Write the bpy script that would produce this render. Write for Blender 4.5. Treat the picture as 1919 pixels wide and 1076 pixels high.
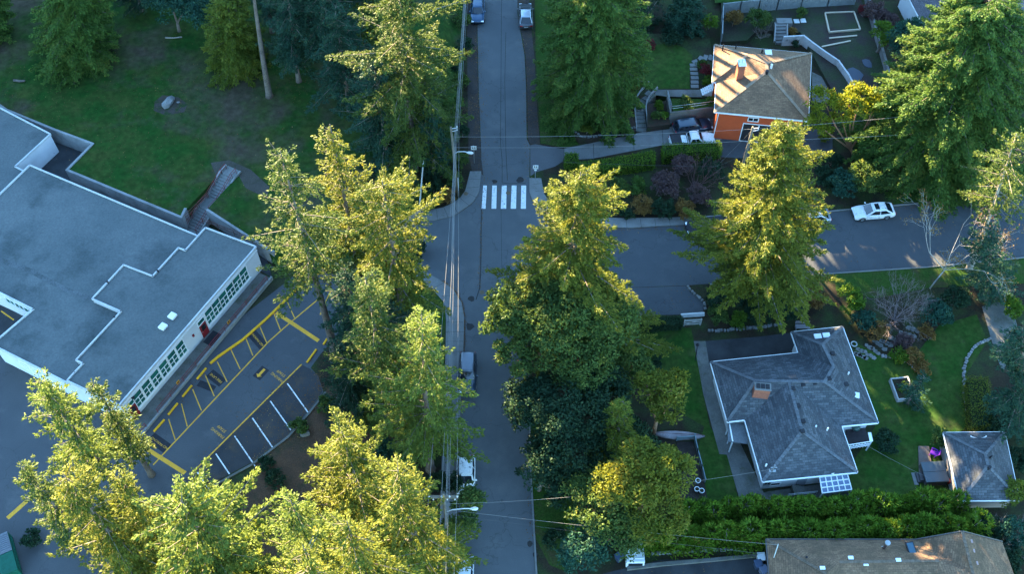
import bpy, bmesh, math, random
import numpy as np
from mathutils import Vector, Matrix

for o in list(bpy.data.objects):
    bpy.data.objects.remove(o)
SC = bpy.context.scene
COL = SC.collection
R = math.radians

# ------------------------------------------------------------------ camera
FPX, TILT, S0 = 2000.0, R(55), 17.2          # focal length in photo pixels, angle below horizontal, px per metre
DIST = FPX / S0
CAM = (0.0, -DIST * math.cos(TILT), DIST * math.sin(TILT))
cd = bpy.data.cameras.new('camera')
cam = bpy.data.objects.new('camera', cd)
COL.objects.link(cam)
cam.location = CAM
cam.rotation_euler = (R(90) - TILT, 0, 0)
cd.sensor_width = 36
cd.lens = 36 * FPX / 1919
cd.clip_end = 3000
SC.camera = cam

# ------------------------------------------------------------------ light
SUN_AZ, SUN_EL = R(28), R(17)                # azimuth west of the view direction, elevation
SUNV = Vector((-math.sin(SUN_AZ) * math.cos(SUN_EL), math.cos(SUN_AZ) * math.cos(SUN_EL), math.sin(SUN_EL)))
w = bpy.data.worlds.new('World')
SC.world = w
w.use_nodes = True
nt = w.node_tree
sky = nt.nodes.new('ShaderNodeTexSky')
sky.sky_type = 'NISHITA'
sky.sun_disc = False
sky.sun_elevation = SUN_EL
sky.sun_rotation = -SUN_AZ
sky.air_density = 1.0
sky.dust_density = 0.1
sky.ozone_density = 1.6
bg = nt.nodes['Background']
bg.inputs[1].default_value = 0.076
tint = nt.nodes.new('ShaderNodeMix'); tint.data_type = 'RGBA'; tint.blend_type = 'MULTIPLY'
tint.inputs[0].default_value = 1.0
tint.inputs[7].default_value = (0.72, 0.98, 1.07, 1)      # clear cold afternoon sky
nt.links.new(sky.outputs[0], tint.inputs[6])
nt.links.new(tint.outputs[2], bg.inputs[0])
ld = bpy.data.lights.new('sun', 'SUN')
ld.energy = 5.0
ld.angle = R(0.5)
ld.color = (1.0, 0.775, 0.44)
sun = bpy.data.objects.new('sun', ld)
COL.objects.link(sun)
sun.rotation_euler = SUNV.to_track_quat('Z', 'Y').to_euler()
SC.view_settings.view_transform = 'Standard'
SC.view_settings.look = 'None'
SC.view_settings.exposure = 4.0
SC.view_settings.gamma = 1
SC.cycles.max_bounces = 6
SC.cycles.diffuse_bounces = 3
SC.cycles.glossy_bounces = 2
SC.cycles.transmission_bounces = 4
SC.cycles.caustics_reflective = False
SC.cycles.caustics_refractive = False
SC.cycles.use_denoising = True

# ------------------------------------------------------------------ survey: a point of the plan from the drone's bearing
_ct, _st = math.cos(TILT), math.sin(TILT)
def P(x, y, z=0.0):
    a, b = (x - 959.5) / FPX, (538 - y) / FPX
    d = (a, _ct + b * _st, -_st + b * _ct)
    t = (z - CAM[2]) / d[2]
    return (CAM[0] + d[0] * t, CAM[1] + d[1] * t, z)
def proj(p):
    v = (p[0] - CAM[0], p[1] - CAM[1], p[2] - CAM[2])
    f = v[1] * _ct - v[2] * _st
    u = v[1] * _st + v[2] * _ct
    return (959.5 + FPX * v[0] / f, 538 - FPX * u / f)
def PW(pts, z=0.0):
    return [P(x, y, z) for x, y in pts]
def height_for(base, top_y, zb=0.0):
    b = P(base[0], base[1], zb)
    lo, hi = 0.5, 60
    for _ in range(40):
        m = (lo + hi) / 2
        if proj((b[0], b[1], zb + m))[1] > top_y: lo = m
        else: hi = m
    return lo

# ------------------------------------------------------------------ materials
def _n(nt, t, **k):
    n = nt.nodes.new(t)
    for a, v in k.items(): setattr(n, a, v)
    return n
MATS = {}
def rgba(c): return (c[0], c[1], c[2], 1)
def ramp(nt, fac, stops):
    r = _n(nt, 'ShaderNodeValToRGB')
    el = r.color_ramp.elements
    el[0].position, el[0].color = stops[0][0], rgba(stops[0][1])
    el[1].position, el[1].color = stops[1][0], rgba(stops[1][1])
    for p, c in stops[2:]:
        e = el.new(p); e.color = rgba(c)
    nt.links.new(fac, r.inputs[0])
    return r.outputs[0]
def noise(nt, vec, scale, detail=4, rough=.55):
    n = _n(nt, 'ShaderNodeTexNoise')
    n.inputs['Scale'].default_value = scale
    n.inputs['Detail'].default_value = detail
    n.inputs['Roughness'].default_value = rough
    nt.links.new(vec, n.inputs['Vector'])
    return n.outputs['Fac']
def mixc(nt, fac, a, b, mode='MIX'):
    m = _n(nt, 'ShaderNodeMix', data_type='RGBA', blend_type=mode)
    for s, v in ((0, fac), (6, a), (7, b)):
        if hasattr(v, 'is_linked') or hasattr(v, 'links'): nt.links.new(v, m.inputs[s])
        elif s == 0: m.inputs[s].default_value = v
        else: m.inputs[s].default_value = rgba(v)
    return m.outputs[2]
def mat(name, c1, c2=None, scale=.4, rough=.85, fine=.25, fscale=9, bump=.0, metal=0.0, c3=None, s3=1.5, t3=(.55, .7),
        lo=.35, hi=.65, cracks=None, spec=.12, obj=False, coat=0):
    if name in MATS: return MATS[name]
    m = bpy.data.materials.new(name); m.use_nodes = True
    MATS[name] = m
    nt = m.node_tree
    b = nt.nodes['Principled BSDF']
    b.inputs['Roughness'].default_value = rough
    b.inputs['Metallic'].default_value = metal
    b.inputs['Specular IOR Level'].default_value = spec
    b.inputs['Coat Weight'].default_value = coat
    if obj:
        vec = _n(nt, 'ShaderNodeTexCoord').outputs['Object']
    else:
        vec = _n(nt, 'ShaderNodeNewGeometry').outputs['Position']
    if c2 is None: c2 = tuple(x * .8 for x in c1)
    col = ramp(nt, noise(nt, vec, scale, 5, .6), [(lo, c1), (hi, c2)])
    if c3:
        f = noise(nt, vec, s3, 6, .65)
        mask = ramp(nt, f, [(t3[0], (0, 0, 0)), (t3[1], (1, 1, 1))])
        col = mixc(nt, mask, col, c3)
    if fine:
        f = noise(nt, vec, fscale, 3, .7)
        g = ramp(nt, f, [(.25, (1 - fine,) * 3), (.75, (1 + fine,) * 3)])
        col = mixc(nt, 1.0, col, g, 'MULTIPLY')
    if cracks:
        v = _n(nt, 'ShaderNodeTexVoronoi', feature='DISTANCE_TO_EDGE')
        v.inputs['Scale'].default_value = cracks
        d = _n(nt, 'ShaderNodeVectorMath', operation='ADD')
        nz = _n(nt, 'ShaderNodeTexNoise'); nz.inputs['Scale'].default_value = .5; nz.inputs['Detail'].default_value = 6
        nt.links.new(vec, nz.inputs['Vector'])
        sc = _n(nt, 'ShaderNodeVectorMath', operation='SCALE'); sc.inputs['Scale'].default_value = 5
        nt.links.new(nz.outputs['Color'], sc.inputs[0])
        nt.links.new(vec, d.inputs[0]); nt.links.new(sc.outputs[0], d.inputs[1])
        nt.links.new(d.outputs[0], v.inputs['Vector'])
        k = ramp(nt, v.outputs['Distance'], [(0.0, (.72, .72, .72)), (.006, (1, 1, 1))])
        col = mixc(nt, 1.0, col, k, 'MULTIPLY')
    nt.links.new(col, b.inputs['Base Color'])
    if bump:
        bp = _n(nt, 'ShaderNodeBump'); bp.inputs['Strength'].default_value = bump; bp.inputs['Distance'].default_value = .05
        nt.links.new(noise(nt, vec, fscale, 4, .7), bp.inputs['Height'])
        nt.links.new(bp.outputs[0], b.inputs['Normal'])
    return m
def leaf_mat(name, c1, c2, c3=None, trans=.35, p3=.9, big=.35):
    """foliage: colour varies from leaf card to leaf card and in soft patches; part of the light passes through"""
    if name in MATS: return MATS[name]
    m = bpy.data.materials.new(name); m.use_nodes = True
    MATS[name] = m
    nt = m.node_tree; nt.nodes.clear()
    out = _n(nt, 'ShaderNodeOutputMaterial')
    g = _n(nt, 'ShaderNodeNewGeometry')
    stops = [(0.0, c1), (.75, c2)]
    if c3: stops.append((p3, c3))
    tc = _n(nt, 'ShaderNodeTexCoord').outputs['Object']
    nz = noise(nt, tc, big, 3)
    ad = _n(nt, 'ShaderNodeMath', operation='MULTIPLY_ADD')
    ad.inputs[1].default_value = .55
    nt.links.new(g.outputs['Random Per Island'], ad.inputs[0])
    ad2 = _n(nt, 'ShaderNodeMath', operation='MULTIPLY_ADD')
    ad2.inputs[1].default_value = 1.3; ad2.inputs[2].default_value = -.42
    nt.links.new(nz, ad2.inputs[0]); nt.links.new(ad2.outputs[0], ad.inputs[2])
    col = ramp(nt, ad.outputs[0], stops)
    d = _n(nt, 'ShaderNodeBsdfPrincipled'); d.inputs['Roughness'].default_value = .55
    d.inputs['Specular IOR Level'].default_value = .08
    nt.links.new(col, d.inputs['Base Color'])
    t = _n(nt, 'ShaderNodeBsdfTranslucent')
    tcol = mixc(nt, 1.0, col, (1.25, 1.1, .55), 'MULTIPLY')
    nt.links.new(tcol, t.inputs['Color'])
    mx = _n(nt, 'ShaderNodeMixShader'); mx.inputs[0].default_value = trans
    nt.links.new(d.outputs[0], mx.inputs[1]); nt.links.new(t.outputs[0], mx.inputs[2])
    nt.links.new(mx.outputs[0], out.inputs['Surface'])
    return m
def shingle_mat(name, c1, c2, c3, bw=.45, rh=.22, stain=None, rough=.9, s3=.5):
    """courses of shingles, laid along each roof slope by its own UVs (metres)"""
    if name in MATS: return MATS[name]
    m = bpy.data.materials.new(name); m.use_nodes = True
    MATS[name] = m
    nt = m.node_tree; b = nt.nodes['Principled BSDF']
    b.inputs['Roughness'].default_value = rough
    b.inputs['Specular IOR Level'].default_value = .3
    uv = _n(nt, 'ShaderNodeUVMap').outputs[0]
    br = _n(nt, 'ShaderNodeTexBrick')
    br.inputs['Scale'].default_value = 1
    br.inputs['Brick Width'].default_value = bw
    br.inputs['Row Height'].default_value = rh
    br.inputs['Mortar Size'].default_value = .012
    br.inputs['Mortar Smooth'].default_value = .3
    br.inputs['Bias'].default_value = -.1
    br.inputs['Color1'].default_value = rgba(c1); br.inputs['Color2'].default_value = rgba(c2)
    br.inputs['Mortar'].default_value = rgba(tuple(x * .35 for x in c1))
    nt.links.new(uv, br.inputs['Vector'])
    pos = _n(nt, 'ShaderNodeNewGeometry').outputs['Position']
    col = br.outputs['Color']
    msk = ramp(nt, noise(nt, pos, s3, 6, .65), [(.42, (0, 0, 0)), (.68, (1, 1, 1))])
    mk = _n(nt, 'ShaderNodeMath', operation='MULTIPLY'); mk.inputs[1].default_value = .7
    nt.links.new(msk, mk.inputs[0])
    col = mixc(nt, mk.outputs[0], col, c3)
    g = ramp(nt, noise(nt, pos, 6, 3, .7), [(.25, (.72,) * 3), (.75, (1.28,) * 3)])
    col = mixc(nt, 1.0, col, g, 'MULTIPLY')
    nt.links.new(col, b.inputs['Base Color'])
    bp = _n(nt, 'ShaderNodeBump'); bp.inputs['Strength'].default_value = .5; bp.inputs['Distance'].default_value = .03
    inv = _n(nt, 'ShaderNodeMath', operation='SUBTRACT'); inv.inputs[0].default_value = 1
    nt.links.new(br.outputs['Fac'], inv.inputs[1])
    nt.links.new(inv.outputs[0], bp.inputs['Height'])
    nt.links.new(bp.outputs[0], b.inputs['Normal'])
    return m
def plain(name, c, rough=.5, metal=0, spec=.5, coat=0, fine=.08):
    return mat(name, c, tuple(x * .9 for x in c), 1.2, rough, fine, 14, metal=metal, spec=spec, coat=coat, obj=True)

# ------------------------------------------------------------------ objects
def tag(o, label=None, cat=None, group=None, kind=None):
    if label: o['label'] = label
    if cat: o['category'] = cat
    if group: o['group'] = group
    if kind: o['kind'] = kind
    return o
def thing(name, label, cat, loc=(0, 0, 0), rz=0, group=None):
    o = bpy.data.objects.new(name, None)
    o.empty_display_size = .3
    COL.objects.link(o)
    o.location = loc; o.rotation_euler = (0, 0, rz)
    return tag(o, label, cat, group)
def link(name, me, material, parent=None, world=False, loc=None):
    o = bpy.data.objects.new(name, me)
    if material is not None and not me.materials: me.materials.append(material)
    COL.objects.link(o)
    if parent is not None:
        o.parent = parent
        if world:
            m = Matrix.Translation(-Vector(parent.location)) if parent.type == 'EMPTY' else Matrix.Identity(4)
            o.matrix_parent_inverse = m
    if loc is not None: o.location = loc
    return o
def copy_tree(o, parent=None):
    c = o.copy(); COL.objects.link(c)
    if parent is not None: c.parent = parent
    for ch in o.children: copy_tree(ch, c)
    return c

class MB:
    def __init__(s): s.v, s.f, s.m = [], [], []
    def add(s, v, f, mi=0):
        k = len(s.v); s.v += [tuple(p) for p in v]
        s.f += [tuple(i + k for i in q) for q in f]; s.m += [mi] * len(f)
        return s
    def poly(s, pts, mi=0): return s.add(pts, [tuple(range(len(pts)))], mi)
    def box(s, c, d, rz=0, mi=0, tilt=0):
        x, y, z = d[0] / 2, d[1] / 2, d[2] / 2
        m = Matrix.Rotation(rz, 3, 'Z') @ Matrix.Rotation(tilt, 3, 'Y')
        v = [Vector(c) + m @ Vector((a * x, b * y, e * z)) for a in (-1, 1) for b in (-1, 1) for e in (-1, 1)]
        return s.add(v, [(0, 1, 3, 2), (4, 6, 7, 5), (0, 4, 5, 1), (2, 3, 7, 6), (0, 2, 6, 4), (1, 5, 7, 3)], mi)
    def beam(s, a, b, w, h, mi=0):
        """a bar of w x h from a to b"""
        a, b = Vector(a), Vector(b); d = (b - a).normalized()
        up = Vector((0, 0, 1)) if abs(d.z) < .95 else Vector((1, 0, 0))
        x = d.cross(up).normalized() * w / 2; y = x.cross(d).normalized() * h / 2
        v = [p + i * x + j * y for p in (a, b) for i, j in ((-1, -1), (1, -1), (1, 1), (-1, 1))]
        return s.add(v, [(0, 1, 2, 3), (7, 6, 5, 4), (0, 4, 5, 1), (1, 5, 6, 2), (2, 6, 7, 3), (3, 7, 4, 0)], mi)
    def prism(s, pts, z0, z1, mi=0, base=True):
        n = len(pts)
        a = sum(pts[i][0] * pts[(i + 1) % n][1] - pts[(i + 1) % n][0] * pts[i][1] for i in range(n))
        if a < 0: pts = pts[::-1]
        v = [(p[0], p[1], z0) for p in pts] + [(p[0], p[1], z1) for p in pts]
        f = [(i, (i + 1) % n, n + (i + 1) % n, n + i) for i in range(n)] + [tuple(range(n, 2 * n))]
        if base: f.append(tuple(range(n))[::-1])
        return s.add(v, f, mi)
    def tube(s, pts, r, n=6, mi=0, cap=True):
        pts = [Vector(p) for p in pts]
        if not hasattr(r, '__len__'): r = [r] * len(pts)
        v, f = [], []
        for i, p in enumerate(pts):
            d = (pts[min(i + 1, len(pts) - 1)] - pts[max(i - 1, 0)]).normalized()
            up = Vector((0, 0, 1)) if abs(d.z) < .9 else Vector((1, 0, 0))
            x = d.cross(up).normalized(); y = x.cross(d)
            for k in range(n):
                a = 2 * math.pi * k / n
                v.append(p + r[i] * (math.cos(a) * x + math.sin(a) * y))
        for i in range(len(pts) - 1):
            for k in range(n):
                f.append((i * n + k, i * n + (k + 1) % n, (i + 1) * n + (k + 1) % n, (i + 1) * n + k))
        if cap:
            f.append(tuple(range(n))); f.append(tuple(range((len(pts) - 1) * n, len(pts) * n))[::-1])
        return s.add(v, f, mi)
    def cyl(s, c, r, z0, z1, n=12, mi=0, r2=None):
        return s.tube([(c[0], c[1], z0), (c[0], c[1], z1)], [r, r if r2 is None else r2], n, mi)
    def mesh(s, name, mats, smooth=False, bevel=0, seg=2):
        me = bpy.data.meshes.new(name)
        me.from_pydata(s.v, [], s.f)
        for q in (mats if isinstance(mats, (list, tuple)) else [mats]): me.materials.append(q)
        me.polygons.foreach_set('material_index', s.m)
        bm = bmesh.new(); bm.from_mesh(me)
        if bevel:
            bmesh.ops.bevel(bm, geom=bm.edges[:], offset=bevel, segments=seg, profile=.6, affect='EDGES', clamp_overlap=True)
        bmesh.ops.recalc_face_normals(bm, faces=bm.faces)
        bm.to_mesh(me); bm.free()
        if smooth: me.polygons.foreach_set('use_smooth', [True] * len(me.polygons))
        me.update()
        return me
    def build(s, name, mats, parent=None, world=False, smooth=False, bevel=0, seg=2, loc=None):
        return link(name, s.mesh(name, mats, smooth, bevel, seg), None, parent, world, loc)

def sheet(name, pts, z, m, kind='structure', label=None, cat=None, thick=0, grid=0):
    mb = MB()
    if thick: mb.prism(pts, z - thick, z)
    else: mb.poly([(p[0], p[1], z) for p in pts])
    o = mb.build(name, m)
    if not thick and o.data.polygons[0].normal.z < 0: o.data.flip_normals()
    tag(o, label, cat, None, kind)
    return o
def arr_mesh(name, V, nq, material, k=4):
    """numpy verts (nq*k,3) as nq loose k-gons"""
    me = bpy.data.meshes.new(name)
    me.vertices.add(len(V)); me.vertices.foreach_set('co', np.ascontiguousarray(V, dtype=np.float32).ravel())
    me.loops.add(nq * k); me.loops.foreach_set('vertex_index', np.arange(nq * k, dtype=np.int32))
    me.polygons.add(nq); me.polygons.foreach_set('loop_start', np.arange(0, nq * k, k, dtype=np.int32))
    me.polygons.foreach_set('loop_total', np.full(nq, k, dtype=np.int32))
    me.materials.append(material)
    me.update(calc_edges=True)
    return me
def unit(a):
    return a / np.maximum(np.linalg.norm(a, axis=1, keepdims=True), 1e-6)
def cards(pos, d, nrm, ln, wd):
    """diamond leaf cards from base points, long axis d, facing nrm"""
    d = unit(d); s = unit(np.cross(d, nrm))
    ln = np.asarray(ln)[:, None]; wd = np.asarray(wd)[:, None]
    V = np.stack([pos, pos + d * ln * .45 + s * wd * .5, pos + d * ln, pos + d * ln * .45 - s * wd * .5], 1)
    return V.reshape(-1, 3)
# ------------------------------------------------------------------ trees
BARK = mat('bark_grey', (.16, .13, .11), (.10, .08, .07), 1.2, .95, .4, 7, bump=.6, obj=True)
BARK_PALE = mat('bark_pale', (.34, .30, .25), (.22, .19, .16), 1.2, .95, .4, 7, bump=.4, obj=True)
BARK_MID = mat('bark_mid', (.19, .165, .135), (.13, .11, .09), 1.2, .95, .4, 7, obj=True)
BARK_RED = mat('bark_orange', (.30, .15, .08), (.22, .13, .08), 1.0, .8, .3, 6, obj=True)
BARK_WHITE = mat('bark_white', (.42, .39, .36), (.26, .24, .23), 2.0, .8, .3, 6, obj=True)
TWIG = mat('twig_grey', (.23, .19, .16), (.15, .12, .11), 1.5, .95, .3, 8, obj=True)
TWIG_RED = mat('twig_red', (.16, .085, .08), (.11, .06, .06), 1.5, .95, .3, 8, obj=True)
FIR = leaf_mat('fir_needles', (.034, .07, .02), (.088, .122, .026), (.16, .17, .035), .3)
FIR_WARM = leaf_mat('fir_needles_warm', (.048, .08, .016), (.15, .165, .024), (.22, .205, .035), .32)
FIR_COOL = leaf_mat('fir_needles_cool', (.014, .048, .034), (.032, .078, .046), (.06, .10, .045), .25)  # blue-green needles, with the cool shade of unlit firs put into the colour
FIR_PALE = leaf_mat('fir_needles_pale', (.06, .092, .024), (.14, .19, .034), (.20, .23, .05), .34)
FIR_DARK = leaf_mat('fir_needles_dark', (.012, .034, .022), (.026, .058, .032), (.045, .07, .028), .25)  # dark needles; shade on firs under other trees is in the colour too
CEDAR = leaf_mat('cedar_sprays', (.035, .085, .02), (.08, .14, .03), (.13, .155, .035), .34)
CEDAR_GOLD = leaf_mat('cedar_sprays_gold', (.055, .09, .015), (.12, .145, .022), (.18, .17, .03), .32)
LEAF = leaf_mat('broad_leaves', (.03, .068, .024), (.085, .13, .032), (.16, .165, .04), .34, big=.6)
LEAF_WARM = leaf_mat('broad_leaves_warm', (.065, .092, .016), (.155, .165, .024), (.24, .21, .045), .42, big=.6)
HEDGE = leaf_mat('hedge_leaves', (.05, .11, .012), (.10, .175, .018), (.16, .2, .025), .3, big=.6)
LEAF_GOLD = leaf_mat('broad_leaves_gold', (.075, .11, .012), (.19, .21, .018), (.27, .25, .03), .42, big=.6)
LEAF_COOL = leaf_mat('broad_leaves_cool', (.013, .052, .038), (.028, .082, .055), (.05, .10, .055), .22, big=.6)  # blue-green leaves, cooled further by shade painted into the colour
LEAF_DARK = leaf_mat('broad_leaves_dark', (.011, .031, .018), (.024, .054, .027), (.042, .07, .03), .2, big=.6)  # dark leaves, deepened in colour for plants standing in shade
LEAF_RED = leaf_mat('broad_leaves_red', (.10, .018, .025), (.17, .03, .035), (.2, .06, .04), .3, big=.6)
LEAF_RUST = leaf_mat('broad_leaves_rust', (.13, .07, .03), (.2, .12, .035), (.22, .16, .05), .3, big=.6)
LEAF_LIME = leaf_mat('broad_leaves_lime', (.05, .11, .015), (.10, .17, .02), (.16, .2, .03), .35, big=.6)
LEAF_MAUVE = leaf_mat('broad_leaves_mauve', (.07, .045, .05), (.12, .075, .075), (.15, .10, .08), .25, big=.6)

def fir_parts(h, Rr, lo, rng, shape=.8, dens=1.0, elev=(25, -8), droop=.12, card=.225, wid=.098, step=.66, hang=.12, tufts=8,
              rag=.3, tip=.5, bottom=.35, nodes=(3, 6), tw=.38, var=.5):
    """whorled limbs with side twigs of needle sprays"""
    z = lo * h; limbs = []
    ph = rng.uniform(0, 6.28, 4)
    while z < h * .985:
        u = (h - z) / (h * (1 - lo))
        prof = min(1, (u + .015) ** shape)
        if u > .7: prof *= 1 - bottom * (u - .7) / .3
        for k in range(rng.integers(nodes[0], nodes[1])):
            az = rng.uniform(0, 6.283)
            lob = (1 + .35 * rag * math.sin(z * 1.3 + ph[2]) * math.sin(az + ph[3])) + rag * (.6 * math.sin(az * 2 + ph[0] + z * .25) + .4 * math.sin(az * 3 + ph[1] - z * .4))
            L = max(.35, Rr * prof * rng.uniform(var, 1.12) * lob)
            e = math.radians(elev[0] + (elev[1] - elev[0]) * u + rng.normal(0, 6))
            e = min(e, math.atan2(max(.15, (h - z) * .9), L) )
            limbs.append((z + rng.uniform(-.2, .2), az, L, e))
        z += step * (.55 + .45 * min(1, u * 3)) * rng.uniform(.8, 1.2)
    pos, dr, nr, ln, wd = [], [], [], [], []
    wood = []
    for z0, az, L, e in limbs:
        ca, sa = math.cos(az), math.sin(az)
        def pt(s):
            s = np.asarray(s)
            zz = z0 + L * (math.tan(e) * s - droop * s * s + droop * .5 * s ** 3)
            return np.stack([ca * L * s, sa * L * s, zz], -1)
        wood.append((pt(np.array([0, .35, .7, .97])), .02 + .009 * L))
        nt_ = max(2, int(L / .30 * dens))
        s = np.repeat(np.linspace(.16 if L > 2 else .05, 1, nt_), 2) + rng.normal(0, .02, nt_ * 2)
        s = np.clip(s, .03, 1)
        side = np.tile([1, -1], nt_)
        tl = np.minimum(1.7, .2 + tw * L * (1 - s)) * rng.uniform(.6, 1.15, nt_ * 2)
        ang = az + side * np.radians(rng.uniform(38, 66, nt_ * 2)) * (1 - .55 * s ** 4)
        base = pt(s)
        td = np.stack([np.cos(ang), np.sin(ang), rng.normal(-.08, .14, nt_ * 2)], 1)
        nc = np.maximum(1, (tl / .34).astype(int) + 1)
        idx = np.repeat(np.arange(nt_ * 2), nc)
        t = rng.uniform(0, 1, len(idx)) * tl[idx]
        q0 = base[idx] + td[idx] * t[:, None]
        q0[:, 2] -= hang * t * t
        tuft = rng.uniform(.7, 1.35, len(idx))
        idx = np.repeat(idx, tufts); q0 = np.repeat(q0, tufts, 0); tuft = np.repeat(tuft, tufts)
        p = q0 + rng.normal(0, .075, q0.shape) * tuft[:, None]
        d = td[idx] + np.array([ca, sa, 0]) * .45 + rng.normal(0, .5, p.shape)
        d[:, 2] -= hang * 1.2
        pos.append(p); dr.append(d)
        n = rng.normal(0, .6, p.shape) + np.array([ca * .3, sa * .3, 1.0])
        nr.append(n)
        ln.append(rng.uniform(.7, 1.25, len(idx)) * card * tuft); wd.append(rng.uniform(.75, 1.25, len(idx)) * wid * tuft)
    pos = np.concatenate(pos); dr = np.concatenate(dr); nr = np.concatenate(nr); ln = np.concatenate(ln); wd = np.concatenate(wd)
    return cards(pos, dr, nr, ln, wd), wood
def lean_path(h, lean, n=6):
    return [(lean[0] * (i / n) ** 1.2, lean[1] * (i / n) ** 1.2, h * i / n) for i in range(n + 1)]
def conifer(name, base, h, Rr, lo=.2, m=None, label='', seed=0, lean=(0, 0), group=None, bark=None, zb=0, cat='tree', trunk_r=None, limb_mat=None, **kw):
    rng = np.random.default_rng(seed)
    root = thing(name, label, cat, (base[0], base[1], zb), 0, group)
    V, wood = fir_parts(h, Rr, lo, rng, **kw)
    sh = (np.clip(V[:, 2] / h, 0, 1) ** 1.2)[:, None]
    V[:, :2] += sh * np.array(lean)[None]
    tr = trunk_r or .012 * h + .1
    tb = MB()
    path = lean_path(h, lean, 8)
    rad = [tr * (1.45 if i == 0 else 1 - .93 * (i / 8) ** .9) for i in range(9)]
    path.insert(1, (lean[0] * .005, lean[1] * .005, .6)); rad.insert(1, tr)
    path[0] = (0, 0, -.3)
    tb.tube(path, rad, 9)
    tb.build('trunk', bark or BARK, root, smooth=True)
    wb = MB()
    for p, r in wood:
        k = [(q[0] + lean[0] * max(0, q[2] / h) ** 1.2, q[1] + lean[1] * max(0, q[2] / h) ** 1.2, q[2]) for q in p]
        wb.tube(k, [r, r * .7, r * .45, r * .2], 3, cap=False)
    wb.build('branches', limb_mat or BARK_MID, root)
    link('crown', arr_mesh('crown', V, len(V) // 4, m or FIR), None, root)
    return root
def clump_leaves(centers, radii, rng, per, leaf, wid, flat=.0):
    C = np.repeat(centers, per, 0); rr = np.repeat(radii, per)
    d = unit(rng.normal(0, 1, C.shape)); d[:, 2] = np.where(d[:, 2] < -.25, -d[:, 2], d[:, 2])
    q = rng.uniform(.45, 1.0, len(C)) ** .5
    p = C + d * (rr * q)[:, None] * np.array([1, 1, .8])
    ax = unit(rng.normal(0, 1, C.shape) + d * .6)
    n = d + rng.normal(0, .5, C.shape) + np.array([0, 0, .45])
    return cards(p, ax, n, rng.uniform(.7, 1.3, len(C)) * leaf, rng.uniform(.7, 1.3, len(C)) * wid)
def broad_parts(blobs, rng, dens=1.0, leaf=.3, wid=.17, per=70, cr=.75):
    """blobs: (x, y, z, rx, rz) crown lobes holding leaf clumps near their surface"""
    cs, rs = [], []
    for x, y, z, rx, rz in blobs:
        n = max(4, int(dens * 1.25 * (rx * rx + 2 * rx * rz) / (cr * cr) ))
        d = unit(rng.normal(0, 1, (n, 3))); d[:, 2] = np.where(d[:, 2] < -.35, -d[:, 2], d[:, 2])
        q = rng.uniform(.5, 1, n) ** .45
        lump = 1 + .16 * np.sin(d[:, 0] * 5 + x) * np.cos(d[:, 1] * 4 + y)
        cs.append(np.array([x, y, z]) + d * (q * lump)[:, None] * np.array([rx, rx, rz]) * .88)
        rs.append(rng.uniform(.55, 1.2, n) * cr * min(1, .4 + rx * .3))
    cs = np.concatenate(cs); rs = np.concatenate(rs)
    return clump_leaves(cs, rs, rng, per, leaf, wid), cs
def broadleaf(name, base, blobs, m, label, seed=0, bark=None, zb=0, trunk_r=.22, cat='tree', group=None, fork=.35, nl=26, limbs=True, limb_name='branches', **kw):
    """blobs are given relative to the base"""
    rng = np.random.default_rng(seed)
    root = thing(name, label, cat, (base[0], base[1], zb), 0, group)
    V, cs = broad_parts(blobs, rng, **kw)
    tb = MB()
    if limbs:
        zc = min(b[2] for b in blobs); fk = max(.25, zc * fork)
        c0 = np.mean([b[:2] for b in blobs], 0)
        f = Vector((c0[0] * .25, c0[1] * .25, fk))
        tb.tube([(0, 0, -.2), (f.x * .4, f.y * .4, fk * .5), f], [trunk_r * 1.2, trunk_r, trunk_r * .8], 8)
        tb.build('trunk', bark or BARK, root, smooth=True)
        lb = MB()
        for b in blobs:
            mid = f.lerp(Vector(b[:3]), .55) + Vector(rng.normal(0, .25, 3)) * min(1, b[3] * .4)
            e = Vector(b[:3])
            lb.tube([f, mid, e], [trunk_r * .62, trunk_r * .4, trunk_r * .22], 6)
            pick = cs[rng.permutation(len(cs))[:max(3, int(nl / len(blobs)))]]
            for q in pick:
                q = Vector(q)
                if (q - e).length < b[3] * 1.3:
                    a = mid.lerp(e, rng.uniform(.2, 1))
                    lb.tube([a, a.lerp(q, .5) + Vector((0, 0, .1)), q], [trunk_r * .22, trunk_r * .14, .012], 4, cap=False)
        lb.build(limb_name, bark or BARK, root)
    link('crown' if cat == 'tree' else 'foliage', arr_mesh('crown', V, len(V) // 4, m), None, root)
    return root
def shrub(px, zc, rx, rz, m, label, seed=0, z=None, name='shrub', cat='shrub', group=None, lobes=3, zb=0, bark=None, **kw):
    """a bush whose middle is seen at px; zc is the middle's height over its base"""
    rng = np.random.default_rng(seed + 900)
    c = P(px[0], px[1], zb + zc)
    bl = [(0, 0, zc, rx, rz)]
    for k in range(lobes):
        a = rng.uniform(0, 6.28)
        bl.append((math.cos(a) * rx * .55, math.sin(a) * rx * .55, zc * rng.uniform(.6, 1.05), rx * rng.uniform(.45, .7), rz * rng.uniform(.5, .75)))
    k = dict(per=46, leaf=.24, wid=.14, cr=.45, dens=.8); k.update(kw)
    return broadleaf(name, c, bl, m, label, seed, bark or TWIG, zb, .05, cat, group, .3, 14, limb_name='stems', **k)
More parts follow.
